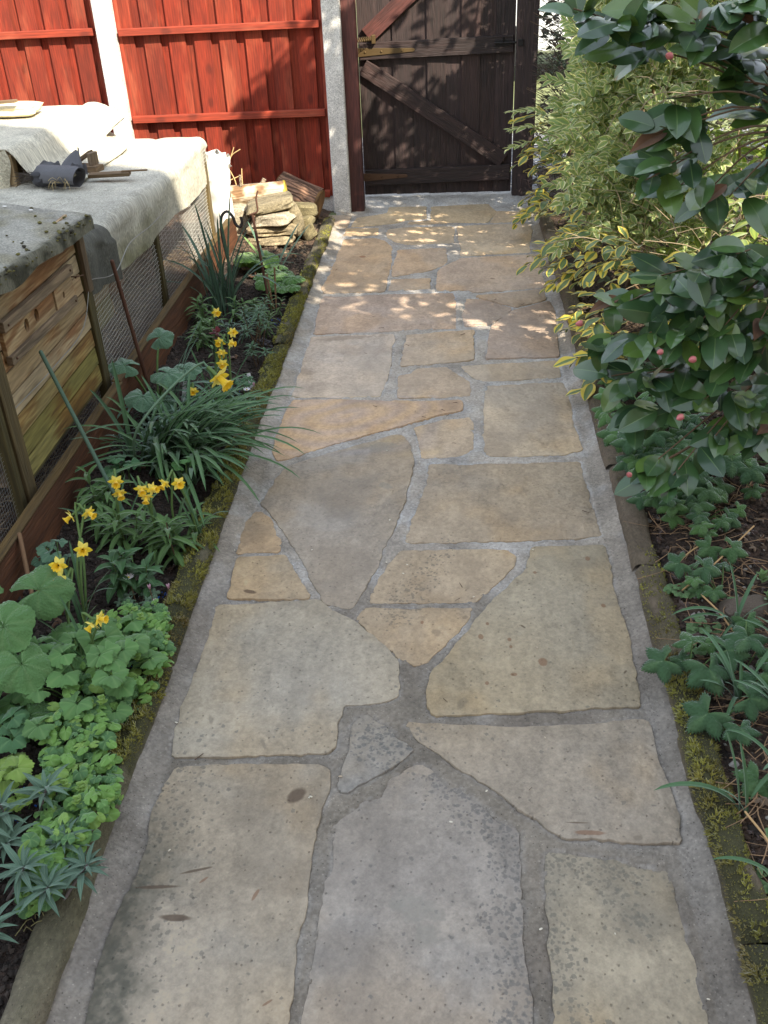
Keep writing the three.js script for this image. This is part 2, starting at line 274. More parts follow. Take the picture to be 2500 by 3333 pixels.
slab(194,169,134, [-59.3,-542.4,-41.5,-542.3,-40.9,-528.6,-59.8,-529.2]);
slab(196,173,142, [-36.1,-539.1,-27.7,-542.5,-0.3,-543.2,1,-537.2,0.5,-512.8,-22,-509.6,-28.6,-512.9,-35.3,-523.7,-36.3,-532.1]);
slab(194,171,140, [3.4,-540.9,41.6,-544,43.9,-536,42.1,-519,40.3,-508.3,39.9,-493.7,4.4,-489.2,4.5,-503.6,3.3,-518]);
slab(192,165,133, [-59.2,-523.1,-42.5,-524.2,-36.6,-518.9,-32.2,-507.8,-31,-475.6,-31.9,-438.3,-42.4,-436.9,-60.2,-436.9,-62,-444,-60.3,-464.7]);
slab(187,163,136, [-28.1,-501.5,-3.5,-504.1,-2.9,-483.7,-4.9,-474.1,-14.3,-465.3,-29.2,-460,-29.5,-475.5]);
slab(189,165,140, [4.3,-485.9,39.6,-489.4,43.7,-489.1,43.2,-462.1,43.2,-440.2,27.1,-436.8,10.6,-435.4,7.3,-437.8,-6.5,-438.5,-7.5,-444.2,-6.8,-467.9,-2.3,-475.6]);
slab(188,165,138, [-28.9,-455.5,-10.6,-456,-10.7,-441.5,-15.6,-440.9,-30,-439.6]);
slab(187,163,140, [-59.7,-432.7,-51.4,-431,-30.7,-434.1,-15.5,-434.7,0.6,-435.3,1.5,-416.7,1.5,-391,-19.4,-390.2,-33.2,-387.7,-48.9,-387.1,-58.9,-386.3,-59.7,-404.2,-60.4,-422]);
slab(182,159,133, [11.4,-429.4,42.2,-437.5,42.2,-423.9,28.7,-414.2,14.5,-425.2]);
slab(181,160,140, [6.7,-426.9,12.7,-426.1,26,-414.3,23.8,-405.7,15.4,-394,5.4,-392.1,4.6,-406.5]);
slab(181,159,138, [27.1,-410.5,43.7,-422,44.5,-404.8,42.8,-381.6,41.9,-358.4,13.4,-357.6,15.6,-387.1,16.7,-392.8]);
slab(189,167,140, [-19.2,-383.8,8.8,-387.8,8.6,-357.3,-0.3,-354.6,-20.3,-352.2,-19.6,-372.8]);
slab(199,179,155, [-59.3,-382.5,-44.3,-384.7,-24.4,-384.6,-24.8,-360.3,-24.9,-340.8,-27,-324.6,-42.6,-324,-59.9,-324.7,-59.5,-341.6,-59.6,-361.4]);
slab(189,169,142, [3.7,-351.1,18.9,-353.1,40.5,-355.4,41,-340.1,12.1,-336.5,7.1,-341.8]);
slab(186,163,136, [-13.8,-349.1,-2.7,-350.3,0.5,-345.8,6.7,-336.3,6.8,-323.9,-4.7,-323.2,-19.8,-323.2,-20.7,-342.5,-16,-344.3]);
slab(191,163,134, [-58.7,-321.7,-42.3,-321.4,-12.1,-319.1,2.7,-320.2,3.4,-318,3,-312.2,-6,-307.5,-18.7,-299.9,-39,-288.1,-53.3,-278.3,-58.1,-276,-60.5,-282.6,-60.7,-306.8]);
slab(185,167,142, [13.1,-333.4,18.1,-334.2,41.4,-335.8,42.4,-319.7,41.8,-300.5,42.6,-282.9,35.6,-278.9,22.4,-278.3,11.4,-279.1,10.6,-283.3,11.8,-313.7]);
slab(185,165,140, [-13,-299,-4.5,-304.3,6.2,-307.3,7.2,-302.6,6.5,-283.3,2.4,-278.5,-9.6,-277.2,-10.5,-284.9,-12.1,-293.7]);
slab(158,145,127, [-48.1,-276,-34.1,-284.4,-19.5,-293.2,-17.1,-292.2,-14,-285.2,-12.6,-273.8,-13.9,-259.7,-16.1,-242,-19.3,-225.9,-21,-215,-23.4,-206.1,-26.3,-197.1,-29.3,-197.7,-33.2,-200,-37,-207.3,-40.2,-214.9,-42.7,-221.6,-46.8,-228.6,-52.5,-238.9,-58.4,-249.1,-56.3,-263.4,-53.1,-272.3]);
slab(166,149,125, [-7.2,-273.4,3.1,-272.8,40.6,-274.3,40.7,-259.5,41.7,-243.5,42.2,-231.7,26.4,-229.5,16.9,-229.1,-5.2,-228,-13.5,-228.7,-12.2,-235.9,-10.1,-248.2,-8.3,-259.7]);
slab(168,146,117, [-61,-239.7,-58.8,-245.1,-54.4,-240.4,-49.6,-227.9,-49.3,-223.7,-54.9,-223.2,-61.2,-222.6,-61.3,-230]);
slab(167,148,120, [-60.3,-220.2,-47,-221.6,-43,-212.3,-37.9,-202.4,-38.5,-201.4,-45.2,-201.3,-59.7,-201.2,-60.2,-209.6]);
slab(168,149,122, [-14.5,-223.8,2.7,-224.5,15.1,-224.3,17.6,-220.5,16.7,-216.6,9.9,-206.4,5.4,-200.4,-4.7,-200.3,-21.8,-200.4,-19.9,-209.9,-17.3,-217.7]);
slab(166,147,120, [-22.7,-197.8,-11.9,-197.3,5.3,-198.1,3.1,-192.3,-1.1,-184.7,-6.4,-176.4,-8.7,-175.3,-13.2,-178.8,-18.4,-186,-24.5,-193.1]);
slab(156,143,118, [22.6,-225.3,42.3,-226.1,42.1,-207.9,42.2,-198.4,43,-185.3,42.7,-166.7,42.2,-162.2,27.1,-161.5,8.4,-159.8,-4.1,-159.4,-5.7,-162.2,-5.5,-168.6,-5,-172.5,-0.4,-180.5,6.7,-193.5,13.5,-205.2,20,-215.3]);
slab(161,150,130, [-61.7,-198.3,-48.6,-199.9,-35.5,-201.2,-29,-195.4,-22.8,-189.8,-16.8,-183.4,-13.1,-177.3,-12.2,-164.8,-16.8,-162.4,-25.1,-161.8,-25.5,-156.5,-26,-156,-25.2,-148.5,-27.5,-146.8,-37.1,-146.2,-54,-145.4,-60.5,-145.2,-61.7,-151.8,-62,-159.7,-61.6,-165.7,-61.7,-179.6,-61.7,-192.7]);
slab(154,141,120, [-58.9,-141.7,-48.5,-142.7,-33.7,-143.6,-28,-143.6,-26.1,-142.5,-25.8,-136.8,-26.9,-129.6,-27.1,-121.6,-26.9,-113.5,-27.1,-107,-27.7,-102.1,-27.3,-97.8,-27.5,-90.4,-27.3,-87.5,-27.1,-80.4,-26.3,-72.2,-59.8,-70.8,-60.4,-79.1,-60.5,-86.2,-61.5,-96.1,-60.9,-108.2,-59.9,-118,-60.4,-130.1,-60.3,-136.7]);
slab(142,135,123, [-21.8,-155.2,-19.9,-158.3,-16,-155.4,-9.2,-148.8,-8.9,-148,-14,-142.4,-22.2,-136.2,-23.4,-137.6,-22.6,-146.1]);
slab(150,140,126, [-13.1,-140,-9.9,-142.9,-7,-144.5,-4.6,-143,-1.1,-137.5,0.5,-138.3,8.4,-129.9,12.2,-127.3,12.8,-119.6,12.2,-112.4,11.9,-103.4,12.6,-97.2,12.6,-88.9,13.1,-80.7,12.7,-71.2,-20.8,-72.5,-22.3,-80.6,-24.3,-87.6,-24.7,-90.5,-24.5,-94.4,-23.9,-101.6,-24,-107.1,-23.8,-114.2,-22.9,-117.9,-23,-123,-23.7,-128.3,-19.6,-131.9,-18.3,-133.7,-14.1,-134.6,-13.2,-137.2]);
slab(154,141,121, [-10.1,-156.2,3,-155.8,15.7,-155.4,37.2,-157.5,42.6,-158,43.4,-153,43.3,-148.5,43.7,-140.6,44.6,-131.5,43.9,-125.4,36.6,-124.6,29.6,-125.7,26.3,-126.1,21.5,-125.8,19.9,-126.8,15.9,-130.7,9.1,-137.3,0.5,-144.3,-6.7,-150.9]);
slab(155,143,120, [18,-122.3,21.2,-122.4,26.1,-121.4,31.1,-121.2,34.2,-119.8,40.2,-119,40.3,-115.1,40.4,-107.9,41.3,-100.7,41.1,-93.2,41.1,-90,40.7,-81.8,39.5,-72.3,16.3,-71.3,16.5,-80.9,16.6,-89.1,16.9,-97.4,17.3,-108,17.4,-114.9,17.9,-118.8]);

const texMortar = tex(1024, 1024, (u, v) => {
  const k = 0.64 + (fbm(u * 6, v * 6, 4, 6, 6) - 0.5) * 0.22 + (fbm(u * 80, v * 80, 3, 80, 80) - 0.5) * 0.2, q = cell(u * 110, v * 110), s = q[1] > 0.96 && q[0] < 0.3 ? 0.12 : q[1] < 0.035 && q[0] < 0.28 ? -0.2 : 0;
  return [k + s + 0.01, k + s, k + s - 0.01];
});
const bumpGrain = tex(1024, 1024, (u, v) => 0.45 * fbm(u * 12, v * 12, 3, 12, 12) + 0.55 * fbm(u * 110, v * 110, 3, 110, 110), false);
{
  const near = (x, z) => { let best = 9, ins = false; for (const S of SLAB_POLYS) { if (x < S.x0 || x > S.x1 || z < S.z0 || z > S.z1) continue; if (inside(S.P, x, z)) ins = true; for (let i = 0, n = S.P.length; i < n; i++) { const a = S.P[i], dx = a[0] - x, dz = a[1] - z, e = dx * dx + dz * dz; if (e < best) best = e; } } return [Math.sqrt(best), ins]; };
  const cache = new Map(), get = (x, z) => { const k = Math.round(x * 1e4) * 100000 + Math.round(z * 1e4); let q = cache.get(k); if (!q) cache.set(k, (q = near(x, z))); return q; };
  const h = (x, z) => {
    const [d, ins] = get(x, z), n = (fbm(x * 22, z * 22, 3) - 0.5) * 0.008 + (fbm(x * 80 + 7, z * 80, 2) - 0.5) * 0.0035;
    if (ins) return Math.min(0.003, 0.004 - d * (0.9 + 1.6 * fbm(x * 16 + 5, z * 16, 3)) - 0.004 * fbm(x * 9, z * 9 + 40, 2));
    let y = -0.001 + n + sstep(0.0, 0.02, d) * 0.002 - sstep(0.012, 0.0, d) * 0.0055 * vn(x * 30, z * 30 + 3);
    y += sstep(-0.605, -0.675, x) * 0.018 + sstep(0.44, 0.49, x) * 0.016;
    if (z < -5.84) y += sstep(-5.84, -5.95, z) * 0.02;
    return y;
  };
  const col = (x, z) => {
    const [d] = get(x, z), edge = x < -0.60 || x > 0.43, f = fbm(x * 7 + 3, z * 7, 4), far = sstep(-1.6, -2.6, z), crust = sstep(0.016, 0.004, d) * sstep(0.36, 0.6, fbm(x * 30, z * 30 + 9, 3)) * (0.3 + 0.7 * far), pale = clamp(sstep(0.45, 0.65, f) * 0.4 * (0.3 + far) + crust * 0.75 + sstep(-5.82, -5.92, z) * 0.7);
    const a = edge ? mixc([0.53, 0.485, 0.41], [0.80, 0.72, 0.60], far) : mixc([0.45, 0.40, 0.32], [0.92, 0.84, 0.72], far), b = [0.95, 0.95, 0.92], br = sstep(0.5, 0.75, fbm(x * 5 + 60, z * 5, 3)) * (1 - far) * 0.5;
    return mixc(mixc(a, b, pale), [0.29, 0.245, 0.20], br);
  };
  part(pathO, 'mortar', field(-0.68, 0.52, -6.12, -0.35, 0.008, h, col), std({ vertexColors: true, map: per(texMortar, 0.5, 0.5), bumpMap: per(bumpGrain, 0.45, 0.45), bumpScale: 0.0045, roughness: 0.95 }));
}
function mixc(a, b, t) { return [mix(a[0], b[0], t), mix(a[1], b[1], t), mix(a[2], b[2], t)]; }

// ---------- kerbs ----------
const mossGeo = merge([0, 1, 2].map((k) => { const g = new THREE.ConeGeometry(0.0016, 0.008, 3, 1, true); g.translate(0, 0.003, 0); g.rotateX(0.5 * Math.cos(k * 2.1)); g.rotateZ(0.5 * Math.sin(k * 2.1)); return g; }));
const mossMat = phys({ color: 0xffffff, roughness: 1, transmission: 0.25, thickness: 0 });
const kerbMat = std({ vertexColors: true, map: per(texMortar, 0.6, 0.6), bumpMap: per(bumpGrain, 0.3, 0.3), bumpScale: 0.005, roughness: 0.95 });
const RK = rng(5);
function kerb(name, xi, xo, cuts, hTop, moss, ca, cb) {                 // xi: the foot on the path side, xo: the bed side
  const k = struct(name), s = Math.sign(xo - xi), mats = [], cols = [];
  for (let i = 0; i < cuts.length - 1; i++) {
    const z0 = cuts[i] - 0.004, z1 = cuts[i + 1] + 0.004, L = z0 - z1, n = Math.round(L / 0.02), dx = (RK() - 0.5) * 0.008, dh = (RK() - 0.5) * 0.010, ry = (RK() - 0.5) * 0.015, w = Math.abs(xo - xi), seed = RK() * 60;
    const prof = [[0, -0.07], [0.002, 0], [0.004, hTop * 0.55], [0.008, hTop * 0.85], [0.018, hTop], [w * 0.5, hTop * 1.04], [w - 0.012, hTop * 0.98], [w - 0.002, hTop * 0.8], [w, hTop * 0.4], [w, -0.07]];
    const g = new THREE.PlaneGeometry(1, 1, prof.length - 1, n), p = g.attributes.position, uv = g.attributes.uv, tops = [];
    for (let j = 0; j <= n; j++) prof.forEach(([a, b], q) => {
      const t = j / n, e = Math.min(t, 1 - t) * L, rnd = e < 0.012 ? 0.012 - e : 0, z = mix(z0, z1, t) ;
      let x = xi + s * (a + (q > 3 && q < 7 ? 0 : 0)) + dx + ry * (t - 0.5), y = b + (b > 0 ? dh : 0) - rnd * (b > 0 ? 0.8 : 0);
      x += s * (fbm(z * 9 + seed, b * 40 + a * 20, 3) - 0.5) * 0.018; y += b > 0.01 ? (fbm(z * 11 + seed, a * 60 + 9, 3) - 0.5) * 0.018 : 0;
      const o = j * prof.length + q; p.setXYZ(o, x, y, z); uv.setXY(o, z, a * 1.5 + b);
    });
    g.computeVertexNormals(); const ix = g.index.array; if (s > 0) { for (let q = 0; q < ix.length; q += 3) { const b = ix[q]; ix[q] = ix[q + 2]; ix[q + 2] = b; } g.computeVertexNormals(); }
    { const N = g.attributes.normal; let sum = 0; for (let q = 0; q < N.count; q++) sum += N.getY(q); if (sum < 0) { for (let q = 0; q < ix.length; q += 3) { const b = ix[q]; ix[q] = ix[q + 2]; ix[q + 2] = b; } g.computeVertexNormals(); } }
    const mz = (x, z, y) => clamp(moss(z) * 1.25 * sstep(0.45, 0.56, fbm(z * 7 + 9, x * 22 + 3, 4) + 0.02 + 0.2 * moss(z)) * sstep(hTop * 0.25, hTop * 0.8, y));
    paint(g, (x, y, z) => mixc(mixc(ca, cb, clamp(fbm(z * 6, y * 30 + x * 9, 3) * 1.3)), [0.085, 0.09, 0.02], mz(x, z, y) * 0.9));
    part(k, 'kerb_stone', g, kerbMat);
    const N = g.attributes.normal, v = V(), nn = V(), A = Math.round(L * 3200);
    for (let q = 0; q < A; q++) {
      const j = Math.floor(RK() * n), c = 2 + Math.floor(RK() * 6), a = j * prof.length + c, b = a + 1 + prof.length, t = RK();
      v.set(mix(p.getX(a), p.getX(b), t), mix(p.getY(a), p.getY(b), t), mix(p.getZ(a), p.getZ(b), RK())); const mm = mz(v.x, v.z, v.y); if (RK() > mm) continue;
      nn.set(mix(N.getX(a), N.getX(b), t) + (RK() - 0.5) * 0.8, mix(N.getY(a), N.getY(b), t), mix(N.getZ(a), N.getZ(b), t) + (RK() - 0.5) * 0.8);
      const sc = rr(RK, 0.6, 1.6) * (0.35 + 1.1 * mm * sstep(0.3, 0.7, fbm(v.z * 28, v.x * 40, 2))), M = basis(v, V(RK() - 0.5, 0.0, RK() - 0.5).cross(nn), nn, sc); mats.push(M);
      const f = fbm(v.z * 8, v.x * 20, 3), bk = sstep(0.5, 0.75, fbm(v.z * 4 + 30, v.x * 9, 2)); cols.push(new THREE.Color().setRGB(...mixc(mixc([0.15, 0.145, 0.02], [0.40, 0.38, 0.05], f * RK() * 1.7), [0.22, 0.14, 0.05], bk * 0.6)));
    }
  }
  many(k, 'moss', mossGeo, mossMat, mats, cols);
}
kerb('kerb', -0.665, -0.735, [-0.45, -1.16, -1.72, -2.38, -3.02, -3.66, -4.22, -4.86, -5.10, -5.5], 0.05, (z) => (z > -1.38 ? 0 : z > -2.2 ? 1 : z > -3.0 ? 0.8 : z > -4.3 ? 0.85 : z > -4.6 ? 1 : 0.45), [0.40, 0.34, 0.25], [0.27, 0.26, 0.14]);
kerb('kerb', 0.478, 0.552, [-0.45, -1.02, -1.52, -2.12, -2.66, -3.3, -3.95, -4.6, -5.2, -5.75], 0.05, (z) => (z > -1.75 ? 1 : z > -2.2 ? 0.45 : 0.06), [0.44, 0.34, 0.245], [0.30, 0.25, 0.16]);

{ // specks lying on the path: bud scales, petals, bits of twig
  const r = rng(321), A = [], B = [], ca = [], tw = new THREE.CylinderGeometry(0.0006, 0.0009, 0.016, 5).rotateZ(Math.PI / 2), fl = new THREE.SphereGeometry(0.0028, 6, 4).scale(1.5, 0.35, 0.8);
  for (let i = 0; i < 46; i++) { const x = rr(r, -0.64, 0.46), z = -5.6 + 4.8 * r(); A.push(basis(V(x, 0.006, z), V(r() - 0.5, 0, r() - 0.5), V(0, 1, 0), rr(r, 0.5, 1.2))); ca.push(new THREE.Color().setRGB(...mixc([0.62, 0.58, 0.46], [0.30, 0.19, 0.1], r() * r()))); }
  for (let i = 0; i < 46; i++) { const x = rr(r, -0.64, 0.46), z = -5.4 + 4.6 * r(); B.push(basis(V(x, 0.0055, z), V(r() - 0.5, 0, r() - 0.5), V(0, 1, 0), rr(r, 0.4, 1.5))); }
  const d = struct('path_debris'); d.userData.kind = 'stuff'; many(d, 'bud_scale', fl, std({ roughness: 0.9 }), A, ca); many(d, 'twig_bit', tw, std({ color: rgb(84, 66, 52) }), B);
}
// ---------- soil of the two beds, ground beyond ----------
const texSoil = tex(1024, 1024, (u, v) => { const k = 0.36 + (fbm(u * 10, v * 10, 4, 10, 10) - 0.5) * 0.22 + (fbm(u * 70, v * 70, 3, 70, 70) - 0.5) * 0.34, q = cell(u * 60, v * 60), s = q[1] > 0.93 && q[0] < 0.25 ? 0.22 : 0; return [k * 1.0 + s, k * 0.86 + s * 0.9, k * 0.76 + s * 0.8]; });
const soilMat = std({ vertexColors: true, map: per(texSoil, 0.7, 0.7), bumpMap: per(bumpGrain, 0.5, 0.5), bumpScale: 0.02, roughness: 1 });
const hL = (x, z) => 0.018 + clamp((-0.74 - x) * 0.12, 0, 0.07) + (fbm(x * 9, z * 9, 4) - 0.5) * 0.05 + (fbm(x * 40, z * 40, 3) - 0.5) * 0.022;
const hR = (x, z) => 0.02 + clamp((x - 0.55) * 0.10, 0, 0.12) + (fbm(x * 8 + 5, z * 8, 4) - 0.5) * 0.06 + (fbm(x * 40, z * 40, 3) - 0.5) * 0.022;
{
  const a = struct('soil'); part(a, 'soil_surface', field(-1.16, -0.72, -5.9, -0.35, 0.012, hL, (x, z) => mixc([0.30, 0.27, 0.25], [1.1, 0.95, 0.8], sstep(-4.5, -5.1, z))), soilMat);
  const b = struct('soil'); part(b, 'soil_surface', field(0.545, 3.4, -6.6, -0.35, 0.022, hR, (x, z) => mixc([0.42, 0.36, 0.31], [0.6, 0.5, 0.4], clamp(fbm(x * 4, z * 4, 2) * 2 - 0.6))), soilMat);
  const c = struct('soil'); part(c, 'soil_surface', field(-3.2, -1.155, -5.9, -0.35, 0.03, (x, z) => 0.06 + (fbm(x * 6, z * 6, 3) - 0.5) * 0.06, (x, z) => mixc([1.0, 0.85, 0.66], [0.7, 0.6, 0.5], fbm(x * 9, z * 9, 2))), soilMat);
}
const crumbGeo = (() => { const g = new THREE.IcosahedronGeometry(1, 0), p = g.attributes.position; for (let i = 0; i < p.count; i++) { const f = 0.7 + 0.6 * vn3(p.getX(i) * 2 + 5, p.getY(i) * 2 + 5, p.getZ(i) * 2 + 5); p.setXYZ(i, p.getX(i) * f, p.getY(i) * f * 0.7, p.getZ(i) * f); } g.computeVertexNormals(); return g; })();
function crumbs(x0, x1, z0, z1, h, n, size, cf, seed) {
  const r = rng(seed), M = [], C = [];
  for (let i = 0; i < n; i++) { const x = rr(r, x0, x1), z = rr(r, z0, z1), s = size * (0.3 + 1.2 * r() * r()); M.push(basis(V(x, h(x, z) + s * 0.25, z), V(r() - 0.5, (r() - 0.5) * 0.5, r() - 0.5), V(r() - 0.5, 1, r() - 0.5), s)); C.push(cf(r, x, z)); }
  return [M, C];
}
{
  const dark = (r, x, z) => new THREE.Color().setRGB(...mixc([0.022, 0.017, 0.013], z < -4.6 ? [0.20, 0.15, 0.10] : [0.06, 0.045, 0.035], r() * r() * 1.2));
  const brown = (r) => { const q = r(); return q > 0.93 ? new THREE.Color().setRGB(0.25, 0.23, 0.2) : new THREE.Color().setRGB(...mixc([0.02, 0.015, 0.011], [0.085, 0.056, 0.036], r())); };
  const L = struct('soil_crumbs'); L.userData.kind = 'stuff'; const cm = std({ roughness: 1 });
  many(L, 'soil_crumb', crumbGeo, cm, ...crumbs(-1.14, -0.73, -5.6, -0.8, hL, 16000, 0.0075, dark, 11));
  const Rr = struct('soil_crumbs'); Rr.userData.kind = 'stuff';
  many(Rr, 'soil_crumb', crumbGeo, cm, ...crumbs(0.55, 1.5, -4.2, -0.8, hR, 15000, 0.009, brown, 12));
}
{
  const g = struct('ground'); part(g, 'ground_sheet', new THREE.PlaneGeometry(300, 300).rotateX(-Math.PI / 2).translate(0, -0.09, 0), std({ color: rgb(112, 118, 78), roughness: 1 }));
  const t = tex(512, 512, (u, v) => { const k = 0.5 + (fbm(u * 60, v * 60, 3, 60, 60) - 0.5) * 0.4; return [k, k, k * 1.02]; });
  const p = struct('pavement'); part(p, 'pavement_surface', gridUV(new THREE.BoxGeometry(9, 0.1, 1.9), 'x', false), std({ map: per(t, 1, 1), roughness: 1 }), [0, -0.075, -7.07]);
}

// ---------- timber and concrete ----------
const grain = (u, v, f = 1) => { const w = vn(u * 3, v * 5, 3, 5) * 1.4; return 0.6 * fbm(u * 5, v * 42 * f + w * 3, 3, 5) + 0.4 * vn(u * 26, v * 150 * f, 26); };
const knots = (u, v) => { const q = cell(u * 5, v * 4); return q[1] > 0.55 ? sstep(0.16, 0.05, Math.hypot(q[0])) : 0; };
const texRed = tex(1024, 512, (u, v) => { const g = grain(u, v), k = 0.74 + (g - 0.5) * 0.4 - knots(u, v) * 0.15, lo = fbm(u * 5, v * 7, 5, 5, 7), w = sstep(0.58, 0.78, lo) * 0.34; const r = Math.sin(v * 512 * 0.55) * 0.035; return [(k + r) * 0.74 + w * 0.25, (k + r) * 0.285 + w * 0.28, (k + r) * 0.17 + w * 0.24]; });
const bumpRed = tex(512, 512, (u, v) => 0.5 + 0.35 * Math.sin(v * 2 * Math.PI * 64) + 0.3 * (grain(u, v) - 0.5), false);
const texBrown = tex(1024, 512, (u, v) => { const k = 0.63 + (grain(u, v) - 0.5) * 0.5 + (fbm(u * 5, v * 5, 3, 5, 5) - 0.5) * 0.3 + knots(u, v) * 0.12; return [k * 0.30, k * 0.225, k * 0.215]; });
const texOld = tex(1024, 512, (u, v) => { const g = grain(u, v), k = 0.8 + (g - 0.5) * 0.6; return [k * 0.55, k * 0.47, k * 0.37]; });
const texOrange = tex(1024, 512, (u, v) => {                     // worn orange-brown paint over grey wood, greener lower down
  const g = grain(u, v), f = fbm(u * 6, v * 9, 4, 6, 9) * 0.65 + g * 0.35, worn = sstep(0.32, 0.56, f), k = 0.82 + (g - 0.5) * 0.5; return mixc([k * 0.64, k * 0.46, k * 0.29], [k * 0.72, k * 0.64, k * 0.50], worn);
});
const bumpWood = tex(512, 512, (u, v) => grain(u, v), false);
const wood = (t, b = 0.002, c = 0xffffff, rough = 0.75) => std({ map: per(t, 1.3, 0.65), bumpMap: per(bumpWood, 1.0, 0.4), bumpScale: b, color: c, roughness: rough });
const redA = [0xffffff, 0xf2e6e6, 0xffeae2, 0xe6dcdc].map((c) => std({ map: per(texRed, 1.2, 0.6), bumpMap: per(bumpRed, 0.4, 0.16), bumpScale: 0.0016, color: c, roughness: 0.85 })), redRail = wood(texRed, 0.001);
const texConc = tex(1024, 1024, (u, v) => { const q = cell(u * 90, v * 90), k = 0.84 + (fbm(u * 8, v * 8, 3, 8, 8) - 0.5) * 0.16 + (q[1] - 0.5) * 0.22 * (q[0] < 0.42 ? 1 : 0) + (fbm(u * 140, v * 140, 2, 140, 140) - 0.5) * 0.25; return [k, k * 0.985, k * 0.955]; });
const conc = std({ map: per(texConc, 0.5, 0.5), bumpMap: per(bumpGrain, 0.25, 0.25), bumpScale: 0.004, roughness: 0.95 });

const RF = rng(77);
function fencePanel(x0, x1, label) {
  const t = thing('fence_panel', label, 'fence', [(x0 + x1) / 2, 0, -5.8], 'red fence panels between concrete posts'), w = x1 - x0, pitch = 0.1425, n = Math.round(w / pitch), H = 1.72, hw = w / 2;
  const gf = [0, 1, 2, 3].map(() => box(0.094, H, 0.012, 'y', 0.0015)), gb = [0, 1, 2].map(() => box(0.085, H, 0.011, 'y', 0.0015));
  for (let i = 0; i <= n; i++) {
    const x = -hw + 0.018 + pitch * i + (RF() - 0.5) * 0.008;
    if (x + 0.047 < hw) part(t, 'board', gf[i % 4], redA[Math.floor(RF() * 4)], [x + 0.02, 0.09 + H / 2, -0.006 + (RF() - 0.5) * 0.003], [0, (RF() - 0.5) * 0.02, (RF() - 0.5) * 0.004]);
    if (x + 0.12 < hw) part(t, 'board', gb[i % 3], redA[Math.floor(RF() * 4)], [x + 0.092, 0.09 + H / 2, -0.022]);
  }
  for (const [y, h] of [[1.002, 0.037], [0.552, 0.037], [0.105, 0.037], [1.45, 0.037], [1.8, 0.037]]) part(t, 'rail', box(w - 0.03, h, 0.036, 'x', 0.003), redRail, [-0.004, y, 0.018], [0, 0, 0.008]);
  for (const s of [-1, 1]) part(t, 'edge_batten', box(0.02, H, 0.03, 'y', 0.002), redRail, [s * (hw - 0.011), 0.09 + H / 2, -0.012]);
  part(t, 'gravel_board', box(w, 0.085, 0.05, 'x', 0.004), conc, [0, 0.045, -0.005]);
  return t;
}
fencePanel(-1.835, -0.697, 'red painted board fence panel between the two white concrete posts');
fencePanel(-3.08, -1.945, 'red painted board fence panel left of the farther white post, behind the felted coop');
for (const [x, l] of [[-0.647, 'white concrete fence post beside the brown gate post'], [-1.889, 'white concrete fence post between the two red fence panels']]) {
  const p = thing('concrete_post', l, 'fence post', [x, 0, -5.785], 'concrete fence posts'); part(p, 'shaft', box(0.1, 1.95, 0.1, 'y', 0.008), conc, [0, 0.975, 0]);
}

// ---------- gate with its posts ----------
const brownA = [0xffffff, 0xe2dcd8, 0xfff2ec, 0xd2cac6].map((c) => wood(texBrown, 0.003, new THREE.Color(c).multiplyScalar(1.0), 0.7)), redBrown = wood(texBrown, 0.003, new THREE.Color().setRGB(2.6, 1.35, 1.15), 0.7), brassy = std({ color: rgb(98, 80, 52), metalness: 0.6, roughness: 0.55 }), rusty = std({ color: rgb(92, 68, 50), metalness: 0.3, roughness: 0.8 }), black = std({ color: rgb(34, 31, 31), roughness: 0.6, metalness: 0.4 });
for (const [x, z, w, l] of [[-0.561, -5.82, 0.082, 'dark brown timber gate post against the white concrete post'], [0.418, -6.01, 0.12, 'dark brown timber gate post beside the variegated shrub']]) {
  const p = thing('gate_post', l, 'gate post', [x, 0, z], 'timber gate posts'); part(p, 'shaft', box(w, 1.9, 0.09, 'y', 0.004), x < 0 ? redBrown : brownA[0], [0, 0.95 - 0.03, 0]); part(p, 'cap', box(w + 0.03, 0.02, 0.12, 'x', 0.004), brownA[1], [0, 1.93, 0]);
}
